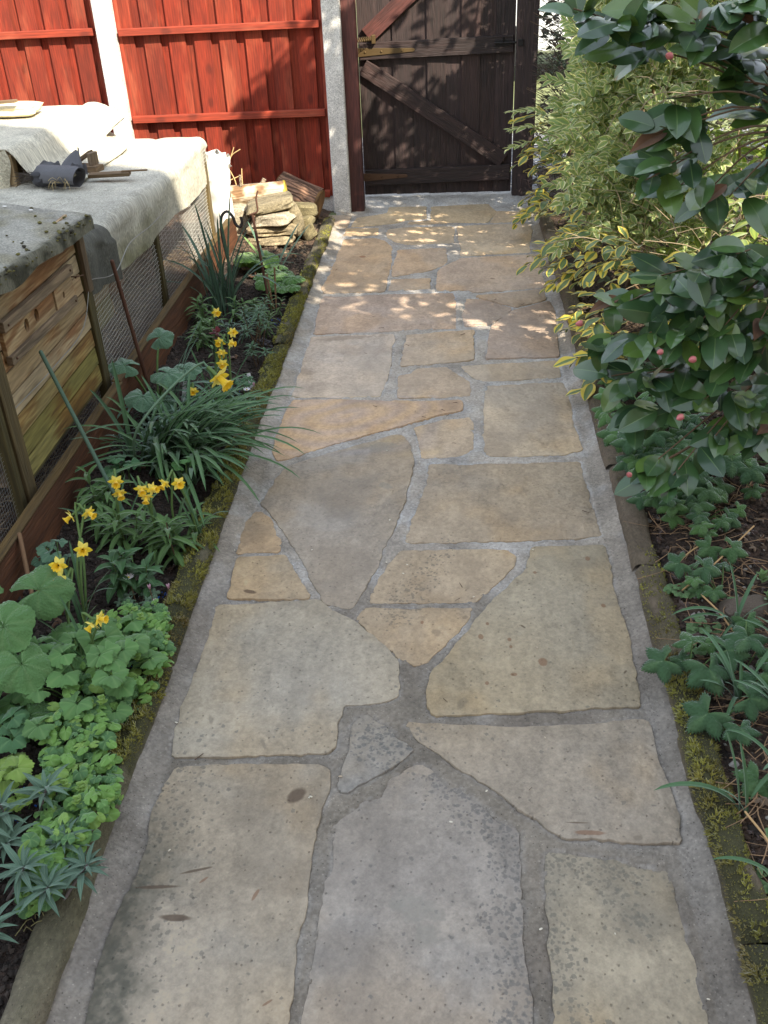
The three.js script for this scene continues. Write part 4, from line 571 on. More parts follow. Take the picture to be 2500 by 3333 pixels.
{ // bundle of rolled sheeting with dead roots on the run's roof
  const t = thing('sheeting_bundle', 'grey roll of torn sheeting with dead roots on the felt roof', 'bundle', [-1.585, 0.625, -3.93]), gm = std({ color: rgb(84, 84, 87), roughness: 0.75, side: THREE.DoubleSide, bumpMap: per(bumpGrain, 0.3, 0.3), bumpScale: 0.003 }), dk = std({ color: rgb(52, 52, 55), roughness: 0.9, side: THREE.DoubleSide });
  const roll = sheet((u, v) => { const a = -0.5 + u * 5.0, r = 0.045 + 0.006 * u + 0.012 * (fbm(u * 6, v * 4, 2) - 0.5); return V(mix(-0.11, 0.13, v) + 0.015 * Math.sin(a), 0.048 + r * Math.sin(a), r * Math.cos(a) * 1.15 + 0.02 * v); }, 36, 16, 0.002); part(t, 'roll', roll, gm);
  const wing = (x0, y1, z0, w, ry, nm) => part(t, nm, sheet((u, v) => V((u - 0.5) * w * (1 - v * 0.5) + 0.03 * v, v * y1 * (0.6 + 0.8 * vn(u * 3 + y1 * 90, 5)) + 0.02 * Math.sin(u * 3), -0.03 * v + 0.015 * Math.sin(u * 5 + v * 3)), 10, 12, 0.002), gm, [x0, 0.05, z0], [-0.25, ry, 0.1]);
  wing(-0.09, 0.045, -0.03, 0.15, 0.5, 'torn_flap'); wing(0.03, 0.08, -0.05, 0.19, -0.35, 'torn_flap'); wing(0.10, 0.045, 0.0, 0.13, 0.9, 'torn_flap');
  part(t, 'filling', rock(0.12, 0.07, 0.08, 9, 0.3, 2.2), dk, [-0.09, 0.04, 0.02]); part(t, 'filling', rock(0.09, 0.06, 0.07, 12, 0.3, 2.2), std({ color: rgb(118, 112, 100) }), [0.05, 0.065, 0.01]);
  const r = rng(90), ro = []; for (let i = 0; i < 46; i++) { const a = r() * 6.28, b = V(-0.11 + (r() - 0.5) * 0.05, 0.03 + r() * 0.03, 0.02 + (r() - 0.5) * 0.06), e = b.clone().add(V(-0.05 - r() * 0.06, (r() - 0.6) * 0.06, Math.sin(a) * 0.06)); ro.push(tube([b, b.clone().lerp(e, 0.5).add(V(0, 0.015 * Math.cos(a), 0.01)), e], 0.0011, 4, 5)); } const rt = part(t, 'roots', merge(ro), std({ color: rgb(66, 58, 50) })); rt.userData.kind = 'stuff';
  const pr = []; for (let i = 0; i < 14; i++) { const b = V(rr(r, 0, 0.12), 0.03, 0.06), e = b.clone().add(V((r() - 0.5) * 0.1, rr(r, -0.03, 0.03), rr(r, 0.0, 0.06))); pr.push(tube([b, b.clone().lerp(e, 0.6).add(V(0, 0.02, 0)), e], 0.0009, 4, 5)); } const pp = part(t, 'dry_stalks', merge(pr), std({ color: rgb(178, 160, 116) })); pp.userData.kind = 'stuff';
  t.rotation.y = -0.25; t.scale.setScalar(0.82);
  const b = thing('wood_block', 'small notched wood block on the felt roof behind the sheeting bundle', 'wood block', [-1.55, 0.628, -4.17]); part(b, 'base', box(0.13, 0.025, 0.06, 'x', 0.003), oldA[2], [0, 0.013, 0]); part(b, 'upright', bar(V(-0.06, 0.03, -0.02), V(0.02, 0.075, -0.02), 0.03, 0.015), oldA[2]); part(b, 'upright', box(0.02, 0.05, 0.05, 'y', 0.002), oldA[0], [0.03, 0.05, -0.01]); b.rotation.y = -0.3;
  const pl = thing('wood_strip', 'flat pale wood slat on the felt roof right of the sheeting bundle', 'wood strip', [-1.42, 0.628, -4.06]); part(pl, 'slat', box(0.17, 0.014, 0.05, 'x', 0.002), wood(texOld, 0.002, rgb(240, 228, 196)), [0, 0.008, 0]); part(pl, 'splinter', bar(V(0.05, 0.018, 0), V(0.16, 0.02, 0.01), 0.012, 0.006), oldA[2]); pl.rotation.y = 0.12;
  const st = thing('stone', 'pale stone on the felt just behind the hutch roof', 'stone', [-1.57, 0.66, -3.33]); part(st, 'body', rock(0.13, 0.045, 0.06, 21, 0.15, 2.5), std({ color: rgb(176, 168, 152), bumpMap: per(bumpGrain, 0.2, 0.2), bumpScale: 0.003 }));
}
// ---------- hen inside the run ----------
function sdf(bones, res, lo, hi, k = 0.02) {                    // one smooth body from tapered capsules [ax, ay, az, ra, bx, by, bz, rb]
  const mc = new MarchingCubes(res, new THREE.MeshStandardMaterial(), false, false, 400000), S = Math.max(hi[0] - lo[0], hi[1] - lo[1], hi[2] - lo[2]), c = [(lo[0] + hi[0]) / 2, (lo[1] + hi[1]) / 2, (lo[2] + hi[2]) / 2];
  mc.isolation = 0; const at = (i) => (i - res / 2) / (res / 2) * S / 2;
  for (let z = 0; z < res; z++) for (let y = 0; y < res; y++) for (let x = 0; x < res; x++) {
    const p = [at(x) + c[0], at(y) + c[1], at(z) + c[2]]; let d = 9;
    for (const b of bones) { const ab = [b[4] - b[0], b[5] - b[1], b[6] - b[2]], ap = [p[0] - b[0], p[1] - b[1], p[2] - b[2]], t = clamp((ab[0] * ap[0] + ab[1] * ap[1] + ab[2] * ap[2]) / (ab[0] ** 2 + ab[1] ** 2 + ab[2] ** 2 + 1e-9)), e = Math.hypot(ap[0] - ab[0] * t, ap[1] - ab[1] * t, ap[2] - ab[2] * t) - mix(b[3], b[7], t), h = clamp(0.5 + 0.5 * (d - e) / k); d = mix(d, e, h) - k * h * (1 - h); }
    mc.field[x + y * res + z * res * res] = -d;
  }
  mc.update(); const n = mc.count, g = new THREE.BufferGeometry(); g.setAttribute('position', new THREE.BufferAttribute(mc.positionArray.slice(0, n * 3), 3)); g.setAttribute('normal', new THREE.BufferAttribute(mc.normalArray.slice(0, n * 3), 3));
  g.scale(S / 2, S / 2, S / 2); g.translate(...c); return g;
}
{
  const t = thing('hen', 'brown hen pecking behind the wire of the run', 'hen', [-1.5, 0.075, -3.93]);
  const g = sdf([[-0.06, 0.17, 0, 0.075, 0.07, 0.16, 0, 0.068], [0.07, 0.17, 0, 0.055, 0.125, 0.24, 0, 0.036], [0.125, 0.24, 0, 0.036, 0.14, 0.285, 0, 0.024], [0.14, 0.29, 0, 0.024, 0.155, 0.288, 0, 0.02], [-0.08, 0.19, 0, 0.055, -0.15, 0.27, 0, 0.026], [-0.15, 0.27, 0, 0.026, -0.18, 0.31, 0, 0.012], [0.0, 0.12, 0.035, 0.035, 0.01, 0.075, 0.035, 0.014], [0.0, 0.12, -0.035, 0.035, 0.01, 0.075, -0.035, 0.014], [-0.03, 0.17, 0.06, 0.03, -0.1, 0.18, 0.055, 0.018], [-0.03, 0.17, -0.06, 0.03, -0.1, 0.18, -0.055, 0.018]], 64, [-0.22, 0.03, -0.22], [0.22, 0.36, 0.22], 0.03);
  part(t, 'body', paint(g, (x, y, z) => { const f = fbm(x * 40, y * 60 + z * 30, 3), tail = sstep(-0.1, -0.17, x); return mixc(mixc([0.16, 0.07, 0.035], [0.28, 0.14, 0.07], f), [0.42, 0.28, 0.18], tail * 0.7); }), std({ vertexColors: true, roughness: 0.9 }));
  const red = std({ color: rgb(150, 36, 30), roughness: 0.6 }), yel = std({ color: rgb(168, 132, 62), roughness: 0.6 });
  const cs = new THREE.Shape(); [[-0.02, 0], [-0.018, 0.018], [-0.01, 0.012], [-0.004, 0.024], [0.004, 0.014], [0.012, 0.02], [0.018, 0]].forEach(([x, y], i) => (i ? cs.lineTo(x, y) : cs.moveTo(x, y))); part(t, 'comb', new THREE.ExtrudeGeometry(cs, { depth: 0.004, bevelEnabled: true, bevelSize: 0.001, bevelThickness: 0.001 }), red, [0.148, 0.305, -0.002]);
  part(t, 'beak', new THREE.ConeGeometry(0.007, 0.024, 8).rotateZ(-Math.PI / 2 - 0.2), yel, [0.185, 0.284, 0]); for (const s of [-1, 1]) { part(t, 'eye', new THREE.SphereGeometry(0.0035, 8, 6), black, [0.158, 0.294, s * 0.0195]); const lg = part(t, 'leg', rod(V(0.01, 0.08, s * 0.035), V(0.015, 0.006, s * 0.035), 0.0045), yel); for (const a of [-0.5, 0, 0.5, 3.14]) part(lg, 'toe', rod(V(0.015, 0.006, s * 0.035), V(0.015 + 0.035 * Math.cos(a), 0.004, s * 0.035 + 0.035 * Math.sin(a)), 0.003, 5), yel); }
  t.rotation.y = 2.2;
}
// ---------- sticks, crook and rods standing in the bed ----------
{
  const cane = std({ color: rgb(72, 98, 80), roughness: 0.6 }), iron = std({ color: rgb(64, 58, 54), roughness: 0.7, metalness: 0.4 }), rust = std({ color: rgb(96, 66, 52), roughness: 0.9, metalness: 0.2 }), twigM = std({ color: rgb(120, 92, 66), roughness: 0.9 });
  const pole = (nm, lb, cat, a, b, r, mt) => { const t = thing(nm, lb, cat, a.toArray()); part(t, 'shaft', rod(V(0, 0, 0), b.clone().sub(a), r), mt); const c = part(t, 'tip', new THREE.SphereGeometry(r * 1.02, 8, 6), mt); c.position.copy(b.clone().sub(a)); return t; };
  pole('garden_cane', 'green plastic-coated cane leaning against the hutch front', 'cane', V(-0.93, 0.03, -2.3), V(-1.15, 0.52, -2.46), 0.0062, cane);
  pole('rusty_rod', 'rusty iron rod standing against the wire of the run', 'rod', V(-1.10, 0.03, -3.16), V(-1.13, 0.572, -3.1), 0.0068, rust);
  pole('garden_cane', 'short brown cane at the lower end of the edging board', 'cane', V(-1.03, 0.03, -1.82), V(-1.12, 0.2, -2.02), 0.006, twigM);
  const ck = thing('plant_crook', 'dark iron crook with a curled top in front of the log pile', 'crook', [-0.935, 0.03, -4.05]); part(ck, 'rod', tube([V(0, -0.05, 0), V(-0.035, 0.2, -0.03), V(-0.055, 0.36, -0.05), V(-0.045, 0.415, -0.055), V(-0.022, 0.43, -0.06), V(0.0, 0.405, -0.06), V(0.008, 0.375, -0.06), V(0.024, 0.362, -0.06), V(0.036, 0.377, -0.06), V(0.034, 0.405, -0.06)], 0.0062, 8, 70), iron);
  const r2 = thing('rusty_rod', 'rusty rod topped by a small wire hook, right of the dark crook', 'rod', [-0.81, 0.03, -4.1]); part(r2, 'rod', rod(V(0, -0.05, 0), V(-0.05, 0.40, -0.06), 0.0062), rust); part(r2, 'hook', tube([V(-0.063, 0.40, -0.06), V(-0.045, 0.405, -0.06), V(-0.028, 0.412, -0.06), V(-0.026, 0.47, -0.06), V(-0.016, 0.50, -0.06)], 0.004, 6, 24), rust); part(r2, 'side_stem', rod(V(0.015, 0, 0.02), V(-0.002, 0.16, 0.01), 0.005), twigM); part(r2, 'side_stem', rod(V(0.025, 0, 0.01), V(0.03, 0.18, -0.02), 0.004), twigM);
  const dw = thing('driftwood', 'pale split piece of wood leaning on the lower end of the edging board', 'wood piece', [-1.0, 0.03, -1.86]); part(dw, 'splinter', rock(0.035, 0.17, 0.012, 33, 0.25, 3), wood(texOld, 0.003, rgb(214, 196, 150)), [0, 0.06, 0], [0.2, 0.5, 0.12]);
}
// ---------- log and stone pile ----------
{
  const texBark = tex(1024, 512, (u, v) => { const w = fbm(u * 4, v * 8, 3, 4, 8), r = Math.abs(Math.sin((v * 16 + w * 3.0) * Math.PI)), k = 0.42 + 0.34 * Math.pow(r, 0.6) + (fbm(u * 20, v * 30, 3, 20, 30) - 0.5) * 0.3; return [k * 0.78, k * 0.60, k * 0.48]; }), bumpBark = tex(512, 512, (u, v) => { const w = fbm(u * 4, v * 8, 3, 4, 8); return Math.pow(Math.abs(Math.sin((v * 16 + w * 3.0) * Math.PI)), 0.7) * 0.8 + 0.2 * fbm(u * 20, v * 30, 3, 20, 30); }, false);
  const bark = std({ map: per(texBark, 0.5, 0.35), bumpMap: per(bumpBark, 0.5, 0.35), bumpScale: 0.009, roughness: 1 }), pale = wood(texOld, 0.006, rgb(255, 232, 176)), cut = wood(texOld, 0.004, rgb(250, 214, 150)), peeled = std({ map: per(tex(512, 256, (u, v) => { const k = 0.82 + (grain(u, v) - 0.5) * 0.35, d = sstep(0.55, 0.7, fbm(u * 5, v * 5, 4, 5, 5)); return mixc([k * 0.94, k * 0.87, k * 0.76], [k * 0.62, k * 0.48, k * 0.34], d); }), 0.6, 0.4), bumpMap: per(bumpWood, 0.5, 0.3), bumpScale: 0.006, roughness: 0.95 });
  const logGeo = (L, r0, r1, seed, bumpy) => { const g = new THREE.CylinderGeometry(r1, r0, L, 28, 14, true), p = g.attributes.position, uv = g.attributes.uv; for (let i = 0; i < p.count; i++) { const x = p.getX(i), y = p.getY(i), z = p.getZ(i), a = Math.atan2(z, x), k = 1 + (vn3(Math.cos(a) * 1.6 + 3 + seed, Math.sin(a) * 1.6 + 3, y * 9 + 20) - 0.5) * bumpy; p.setXYZ(i, x * k, y + 0.0, z * k); uv.setXY(i, y, a * (r0 + r1) / 2); } g.computeVertexNormals(); g.rotateZ(-Math.PI / 2); return g; };
  const capGeo = (r, L) => gridUV(new THREE.CylinderGeometry(r * 0.97, r, 0.012, 22), 'x').rotateZ(-Math.PI / 2).translate(L, 0, 0);
  const A = thing('log', 'long pale peeled log lying on top of the stone pile', 'log', [-1.14, 0.248, -5.22]); part(A, 'trunk', logGeo(0.5, 0.062, 0.05, 1, 0.25), peeled); part(A, 'cut_end', capGeo(0.052, 0.25), std({ color: rgb(186, 160, 62), roughness: 0.9 }), null, null, 'yellow-green mossy cut end'); part(A, 'cut_end', capGeo(0.062, -0.25), cut); part(A, 'knot', rock(0.09, 0.05, 0.05, 4, 0.2, 2.2), peeled, [-0.1, 0.055, 0]); part(A, 'stub', rod(V(0.02, 0.03, 0.02), V(0.03, 0.11, 0.03), 0.008, 7), peeled); part(A, 'stub', rod(V(0.12, 0.03, 0), V(0.15, 0.07, 0), 0.012, 7), peeled); A.rotation.set(0, 0.08, 0.07);
  const B = thing('log', 'thick rough-barked log half leaning behind the pile against the fence foot', 'log', [-0.87, 0.15, -5.5]); part(B, 'trunk', logGeo(0.24, 0.11, 0.105, 7, 0.18), bark); part(B, 'cut_end', capGeo(0.098, 0.121), cut); part(B, 'cut_end', capGeo(0.1, -0.121), cut); B.rotation.set(0, -0.22, -0.34);
  const U = thing('log', 'dark thin log under the long pale log', 'log', [-1.13, 0.195, -5.24]); part(U, 'trunk', logGeo(0.36, 0.045, 0.04, 12, 0.3), wood(texOld, 0.006, rgb(206, 158, 104))); part(U, 'cut_end', capGeo(0.04, 0.18), cut); U.rotation.set(0, -0.05, 0.02);
  const texSt = tex(512, 512, (u, v) => { const k = 0.66 + (fbm(u * 6, v * 14, 4, 6, 14) - 0.5) * 0.5 + (fbm(u * 60, v * 60, 2, 60, 60) - 0.5) * 0.3; return [k, k * 0.94, k * 0.82]; }), sm = [0xffffff, 0xe0dacb, 0xc9c6b8, 0xb6b49c].map((c) => std({ map: per(texSt, 0.3, 0.3), bumpMap: per(bumpGrain, 0.2, 0.2), bumpScale: 0.008, color: c, roughness: 1 }));
  const S = (lb, x, y, z, w, h, d, ry, rz, mt, sd) => { const t = thing('stone', lb, 'stone', [x, y, z]); part(t, 'body', rock(w, h, d, sd, 0.13, 5), sm[mt]); t.rotation.set(0, ry, rz); };
  S('large pale stone block at the left foot of the pile', -1.2, 0.13, -5.17, 0.24, 0.17, 0.2, 0.1, 0, 0, 51);
  S('grey flat stone topmost of the stack, under the log end', -0.955, 0.232, -5.1, 0.25, 0.055, 0.2, 0.25, 0.14, 2, 52);
  S('second flat stone of the stack, sunlit on its nose', -0.93, 0.172, -5.06, 0.2, 0.06, 0.2, -0.2, 0.08, 0, 53);
  S('third stone of the stack, broad and shadowed', -0.955, 0.113, -5.08, 0.25, 0.055, 0.2, 0.1, 0.0, 1, 54);
  S('bottom stone of the stack on the soil', -0.96, 0.062, -5.06, 0.26, 0.05, 0.2, -0.05, 0.02, 1, 55);
  S('upright wedge stone at the right end of the stack', -0.838, 0.15, -5.12, 0.07, 0.18, 0.12, 0.5, 0.25, 2, 56);
  S('small greenish stone topmost beside the barked log', -0.80, 0.155, -5.28, 0.13, 0.055, 0.1, 0.2, -0.12, 3, 57);
  S('small dark stone in the middle beside the barked log', -0.795, 0.105, -5.22, 0.1, 0.05, 0.09, -0.3, 0.15, 3, 58);
  S('small angular stone on the soil beside the path slab', -0.775, 0.06, -5.17, 0.08, 0.07, 0.07, 0.4, 0.5, 3, 59);
  S('dark filler stone behind the wedge stone', -0.86, 0.075, -5.2, 0.1, 0.09, 0.1, 0.2, 0.1, 3, 60);
  const r = rng(44), tw = thing('dry_twig_bunch', 'bare dry stems sticking up behind the pale log by the white sack', 'dry twigs', [-1.22, 0.24, -5.3]), tm = std({ color: rgb(196, 170, 118), roughness: 1 });
  for (const [a, b, c] of [[0, 0.0, 0.16], [0.03, 0.05, 0.24], [0.05, 0.03, 0.12], [0.09, 0.1, 0.13], [-0.02, 0.06, 0.09]]) part(tw, 'stem', tube([V(a, -0.05, 0), V(a + (r() - 0.5) * 0.03, c * 0.5, 0.01), V(b + (r() - 0.5) * 0.05, c, 0)], 0.0045, 6, 12, 0.5), tm); part(tw, 'stem', tube([V(0.03, 0.17, 0), V(0.05, 0.2, 0), V(0.1, 0.23, 0.01)], 0.003, 5, 8), tm);
}

// ---------- leaves and flowers: geometry ----------
const lin = (r, g, b) => { const c = rgb(r, g, b); return [c.r, c.g, c.b]; };
function ribbon(rows, cols) {                                   // rows of [x, y] centre lines and half widths, columns across
  const pos = [], col = [], idx = [], W = cols.length;
  rows.forEach((r) => cols.forEach((c) => { const p = r.at(c.s); pos.push(p[0], p[1], p[2]); col.push(...(r.col ? r.col(c) : c.col)); }));
  for (let j = 0; j < rows.length - 1; j++) for (let i = 0; i < W - 1; i++) { if (cols[i].s === cols[i + 1].s) continue; const a = j * W + i; idx.push(a, a + W, a + 1, a + 1, a + W, a + W + 1); }
  const g = new THREE.BufferGeometry(); g.setAttribute('position', new THREE.Float32BufferAttribute(pos, 3)); g.setAttribute('color', new THREE.Float32BufferAttribute(col, 3)); g.setIndex(idx); g.computeVertexNormals(); return g;
}
// a leaf along +x, its upper side towards +y; e0 and e1: elevation of the midrib at the base and at the tip
const dim = (c, k) => c && c.map((q) => q * k);
function leaf(o0) {
  const kk = o0.petal ? 1 : 0.9, o = { ...o0, inner: dim(o0.inner, kk), rib: dim(o0.rib, kk), edge: dim(o0.edge, o0.petal ? 1 : 0.95) };
  const { L = 1, W = 0.2, n = 7, e0 = 0, e1 = -0.4, fold = 0.25, prof = (t) => Math.sin(Math.PI * Math.pow(t, 0.8)) * (1 - 0.25 * t), inner, rib, edge, edgeAt = 0.7, wave = 0, serr = 0, teeth = 12, seed = 1, mottle = 0.12 } = o;
  const cols = edge ? [{ s: -1, k: 2 }, { s: -edgeAt, k: 2 }, { s: -edgeAt, k: 0 }, { s: 0, k: 1 }, { s: edgeAt, k: 0 }, { s: edgeAt, k: 2 }, { s: 1, k: 2 }] : [{ s: -1, k: 0 }, { s: -0.55, k: 0 }, { s: -0.06, k: 0 }, { s: 0, k: 1 }, { s: 0.06, k: 0 }, { s: 0.55, k: 0 }, { s: 1, k: 0 }];
  const rows = []; let x = 0, y = 0;
  for (let i = 0; i <= n; i++) {
    const t = i / n, e = mix(e0, e1, t); if (i) { x += (L / n) * Math.cos(e); y += (L / n) * Math.sin(e); }
    const X = x, Y = y, w = W / 2 * Math.max(prof(t), i === n ? 0 : 0.03) * (1 + (serr ? serr * ((i % 2) - 0.5) : 0)), cn = Math.cos(e), sn = Math.sin(e);
    rows.push({ at: (s) => { const ss = edge && Math.abs(s) === edgeAt ? s * (1 + 0.35 * (vn(t * 6 + seed * 7, Math.sign(s) * 3 + 20) - 0.5)) : s, up = fold * Math.abs(ss) * w + wave * w * Math.sin(t * 9 + seed + (s > 0 ? 1.3 : 0)) * ss * ss; return [X - up * sn, Y + up * cn, ss * w]; }, col: (c) => { const b = c.k === 2 ? edge : c.k === 1 ? rib || inner : inner, m = 1 + mottle * (vn(t * 5 + seed, c.s * 2 + 9) - 0.5) * 2; return [b[0] * m, b[1] * m, b[2] * m]; } });
  }
  return ribbon(rows, cols);
}
// a lobed leaf spread round its stalk at the origin; env(a) is the outline for angles -A..A about +x
function lobed(o0) {
  const o = { ...o0, inner: dim(o0.inner, 0.9), vein: dim(o0.vein, 0.9) };
  const { R = 1, A = 2.7, n = 48, env = () => 1, teeth = 0, tooth = 0.06, cup = 0.15, ripple = 0.04, veins = 5, inner, vein, seed = 1, droop = 0.25, und = 0.03, veinK = 0.5 } = o, rings = [0, 0.3, 0.6, 0.85, 1], pos = [], col = [], idx = [], uvs = [];
  for (let j = 0; j < rings.length; j++) for (let i = 0; i <= n; i++) {
    const a = mix(-A, A, i / n), tt = teeth ? Math.abs(((i / n * teeth) % 1) - 0.5) * 2 : 0, r = R * env(a) * rings[j] * (1 - (j === rings.length - 1 ? tooth * tt : 0)), f = rings[j];
    const v = Math.cos(a * veins) * 0.5 + 0.5, y = R * (cup * f * (1 - f) + ripple * f * Math.cos(a * veins + seed) - droop * f * f * 0.5 + und * (vn(a * 4 + seed * 3, f * 6) - 0.5) * (0.4 + f));
    pos.push(r * Math.cos(a), y, r * Math.sin(a)); uvs.push(r * Math.cos(a), r * Math.sin(a)); const k = Math.pow(v, 8) * veinK * (1 - f * 0.4), m = 0.88 + 0.24 * vn(a * 3 + seed, f * 3 + 7); col.push(...mixc(inner, vein || inner, k).map((q) => q * m));
  }
  for (let j = 0; j < rings.length - 1; j++) for (let i = 0; i < n; i++) { const a = j * (n + 1) + i; idx.push(a, a + 1, a + n + 1, a + 1, a + n + 2, a + n + 1); }
  const g = new THREE.BufferGeometry(); g.setAttribute('position', new THREE.Float32BufferAttribute(pos, 3)); g.setAttribute('color', new THREE.Float32BufferAttribute(col, 3)); g.setAttribute('uv', new THREE.Float32BufferAttribute(uvs, 2)); g.setIndex(idx); g.computeVertexNormals(); return g;
}
const bumps = (k, d) => (a) => 1 - d + d * Math.abs(Math.cos(a * k));
const foliage = (o = {}) => phys(Object.assign({ vertexColors: true, roughness: 1, transmission: 0.35, thickness: 0, clearcoat: 0.35, clearcoatRoughness: 0.45, side: THREE.DoubleSide }, o));
const softLeaf = foliage(), glossLeaf = foliage({ clearcoat: 0.45, clearcoatRoughness: 0.28, transmission: 0.25 }), waxLeaf = foliage({ roughness: 0.42, ior: 1.45, clearcoat: 0.6, clearcoatRoughness: 0.12, transmission: 0 }), varLeaf = foliage({ clearcoat: 0.4, clearcoatRoughness: 0.35, transmission: 0.5 }), mattLeaf = foliage({ clearcoat: 0.15, clearcoatRoughness: 0.6 });
const stemMat = (r, g, b) => std({ color: rgb(r, g, b), roughness: 0.75 });
const stemGreen = stemMat(86, 112, 58), stemBlue = stemMat(92, 118, 92), stemBrown = stemMat(98, 78, 56), twigGrey = stemMat(140, 124, 100);
const dirOf = (az, el) => V(Math.cos(el) * Math.cos(az), Math.sin(el), Math.cos(el) * Math.sin(az));   // az 0: +x (to the path from the left bed), PI/2: +z (towards the viewer)
const pick = (r, a) => a[Math.floor(r() * a.length)];

// ---------- left bed ----------
const RL = rng(2024);
function arching(name, label, cat, pos, n, geos, mat, sp, part_ = 'leaf') {    // a tuft of strap leaves from one base
  const t = thing(name, label, cat, pos);
  for (let i = 0; i < n; i++) { const { az, sc, tilt = 0, d = 0.03 } = sp(i); const g = pick(RL, geos), p = V((RL() - 0.5) * d * 2, 0, (RL() - 0.5) * d * 2), q = dirOf(az, tilt); partM(t, part_, g, mat, basis(p, q, V(0, 1, 0), sc)); }
  return t;
}
const strapG = (L, W, e0, e1, c, c2, s) => leaf({ L, W, n: 12, e0, e1, fold: 0.35, prof: (t) => Math.min(1, 0.7 + t) * (t > 0.55 ? Math.sqrt(Math.max(0, 1 - ((t - 0.55) / 0.45) ** 2)) : 1), inner: c, rib: c2, seed: s, mottle: 0.1 });
{
  const c = lin(78, 118, 64), c2 = lin(104, 144, 84), gs = [0, 1, 2, 3, 4, 5, 6, 7].map((k) => strapG(0.34 + 0.03 * (k % 4), 0.0122 + 0.0008 * (k % 3), 1.4 - 0.1 * (k % 5), 0.1 - 0.22 * (k % 4), k % 2 ? c : lin(62, 104, 56), c2, k));
  arching('strap_leaf_clump', 'large dark green clump of arching strap leaves spilling over the mossy kerb', 'strap-leaved plant', [-0.875, 0.03, -2.64], 200, gs, glossLeaf, (i) => { const u = RL(); return { az: u < 0.85 ? rr(RL, -0.85, 1.35) : rr(RL, 1.3, 5.2), sc: rr(RL, 0.72, 1.12), d: 0.095, tilt: rr(RL, -0.15, 0.4) }; });
  const b = lin(96, 128, 104), b2 = lin(120, 150, 124), gi = [0, 1, 2, 3, 4].map((k) => strapG(0.36 + 0.03 * k, 0.013, 1.5, [1.25, 0.9, 0.4, -0.4, 1.35][k], k % 2 ? lin(60, 92, 66) : lin(72, 104, 80), b2, k + 20));
  arching('daffodil_leaves', 'tall upright blue-green daffodil leaves beside the wire run, without flowers', 'daffodil leaves', [-1.0, 0.04, -4.02], 34, gi, glossLeaf, () => ({ az: rr(RL, 0, 6.28), sc: rr(RL, 0.7, 1.15), d: 0.05 }));
  arching('daffodil_leaves', 'bent grey-green daffodil leaves by the rusty rod, some folded over', 'daffodil leaves', [-1.0, 0.04, -3.05], 10, [3, 4, 2].map((k) => strapG(0.42, 0.014, 1.5, [0.9, -1.2, -0.8][k - 2], b, b2, k + 30)), glossLeaf, () => ({ az: rr(RL, -0.6, 2.2), sc: rr(RL, 0.7, 1.1), d: 0.05 }));
  arching('daffodil_leaves', 'few stiff daffodil leaves crossing in front of the stone pile', 'daffodil leaves', [-0.86, 0.04, -4.5], 4, [strapG(0.3, 0.013, 1.0, 0.7, b, b2, 41), strapG(0.28, 0.014, 0.8, 0.5, lin(120, 150, 80), b2, 42)], glossLeaf, (i) => ({ az: [-2.4, -2.2, -0.6, -0.9][i], sc: 1, d: 0.02 }));
}
// daffodils
const yel = lin(248, 220, 56), yel2 = lin(250, 234, 112), org = lin(248, 204, 40);
function petalGeo(L, W, c, s) { return leaf({ L, W, n: 7, e0: 0.25, e1: -0.15, fold: -0.15, prof: (t) => Math.pow(Math.sin(Math.PI * Math.min(1, 0.12 + 0.88 * t)), 0.8) * (1 - 0.2 * t), inner: c, rib: c.map((q) => q * 0.92), wave: 0.1, seed: s, mottle: 0.05, petal: 1 }); }
const petG = [0, 1, 2].map((k) => petalGeo(0.0200, 0.0135, k ? yel2 : yel, k)), trumpG = (() => { const pts = []; for (let i = 0; i <= 9; i++) { const t = i / 9; pts.push(new THREE.Vector2(0.0038 + 0.003 * t + (t > 0.75 ? (t - 0.75) * 0.014 : 0), 0.021 * t)); } const g = new THREE.LatheGeometry(pts, 26), p = g.attributes.position; for (let i = 0; i < p.count; i++) { const y = p.getY(i), a = Math.atan2(p.getZ(i), p.getX(i)), k = 1 + 0.16 * sstep(0.013, 0.021, y) * Math.cos(a * 9); p.setXYZ(i, p.getX(i) * k, y, p.getZ(i) * k); } g.computeVertexNormals(); return paint(g, (x, y) => mixc(org, yel, 1 - y / 0.026)); })();
const petalMat = foliage({ clearcoat: 0, transmission: 0.35 });
function bloom(t, at, face, size) {                             // six petals and a trumpet, as parts of the plant
  const F = face.clone().normalize(), f = part(t, 'trumpet', trumpG, petalMat); basis(at, F, V(0.1, 1, 0.2), size).multiply(new THREE.Matrix4().makeRotationZ(-Math.PI / 2)).decompose(f.position, f.quaternion, f.scale);
  const U = new THREE.Vector3().crossVectors(F, V(0.1, 1, 0.2)).normalize(), W = new THREE.Vector3().crossVectors(U, F);
  for (let k = 0; k < 6; k++) { const a = k * Math.PI / 3 + 0.2 + (RL() - 0.5) * 0.2, d = U.clone().multiplyScalar(Math.cos(a)).addScaledVector(W, Math.sin(a)).addScaledVector(F, (RL() - 0.3) * 0.4); partM(t, 'petal', petG[k % 3], petalMat, basis(at.clone().addScaledVector(d, 0.002), d, F, size * rr(RL, 0.92, 1.08))); }
  part(t, 'ovary', tube([at.clone().addScaledVector(F, -0.022 * size), at.clone().addScaledVector(F, -0.008 * size), at.clone()], 0.0032 * size, 6, 6), stemGreen);
}
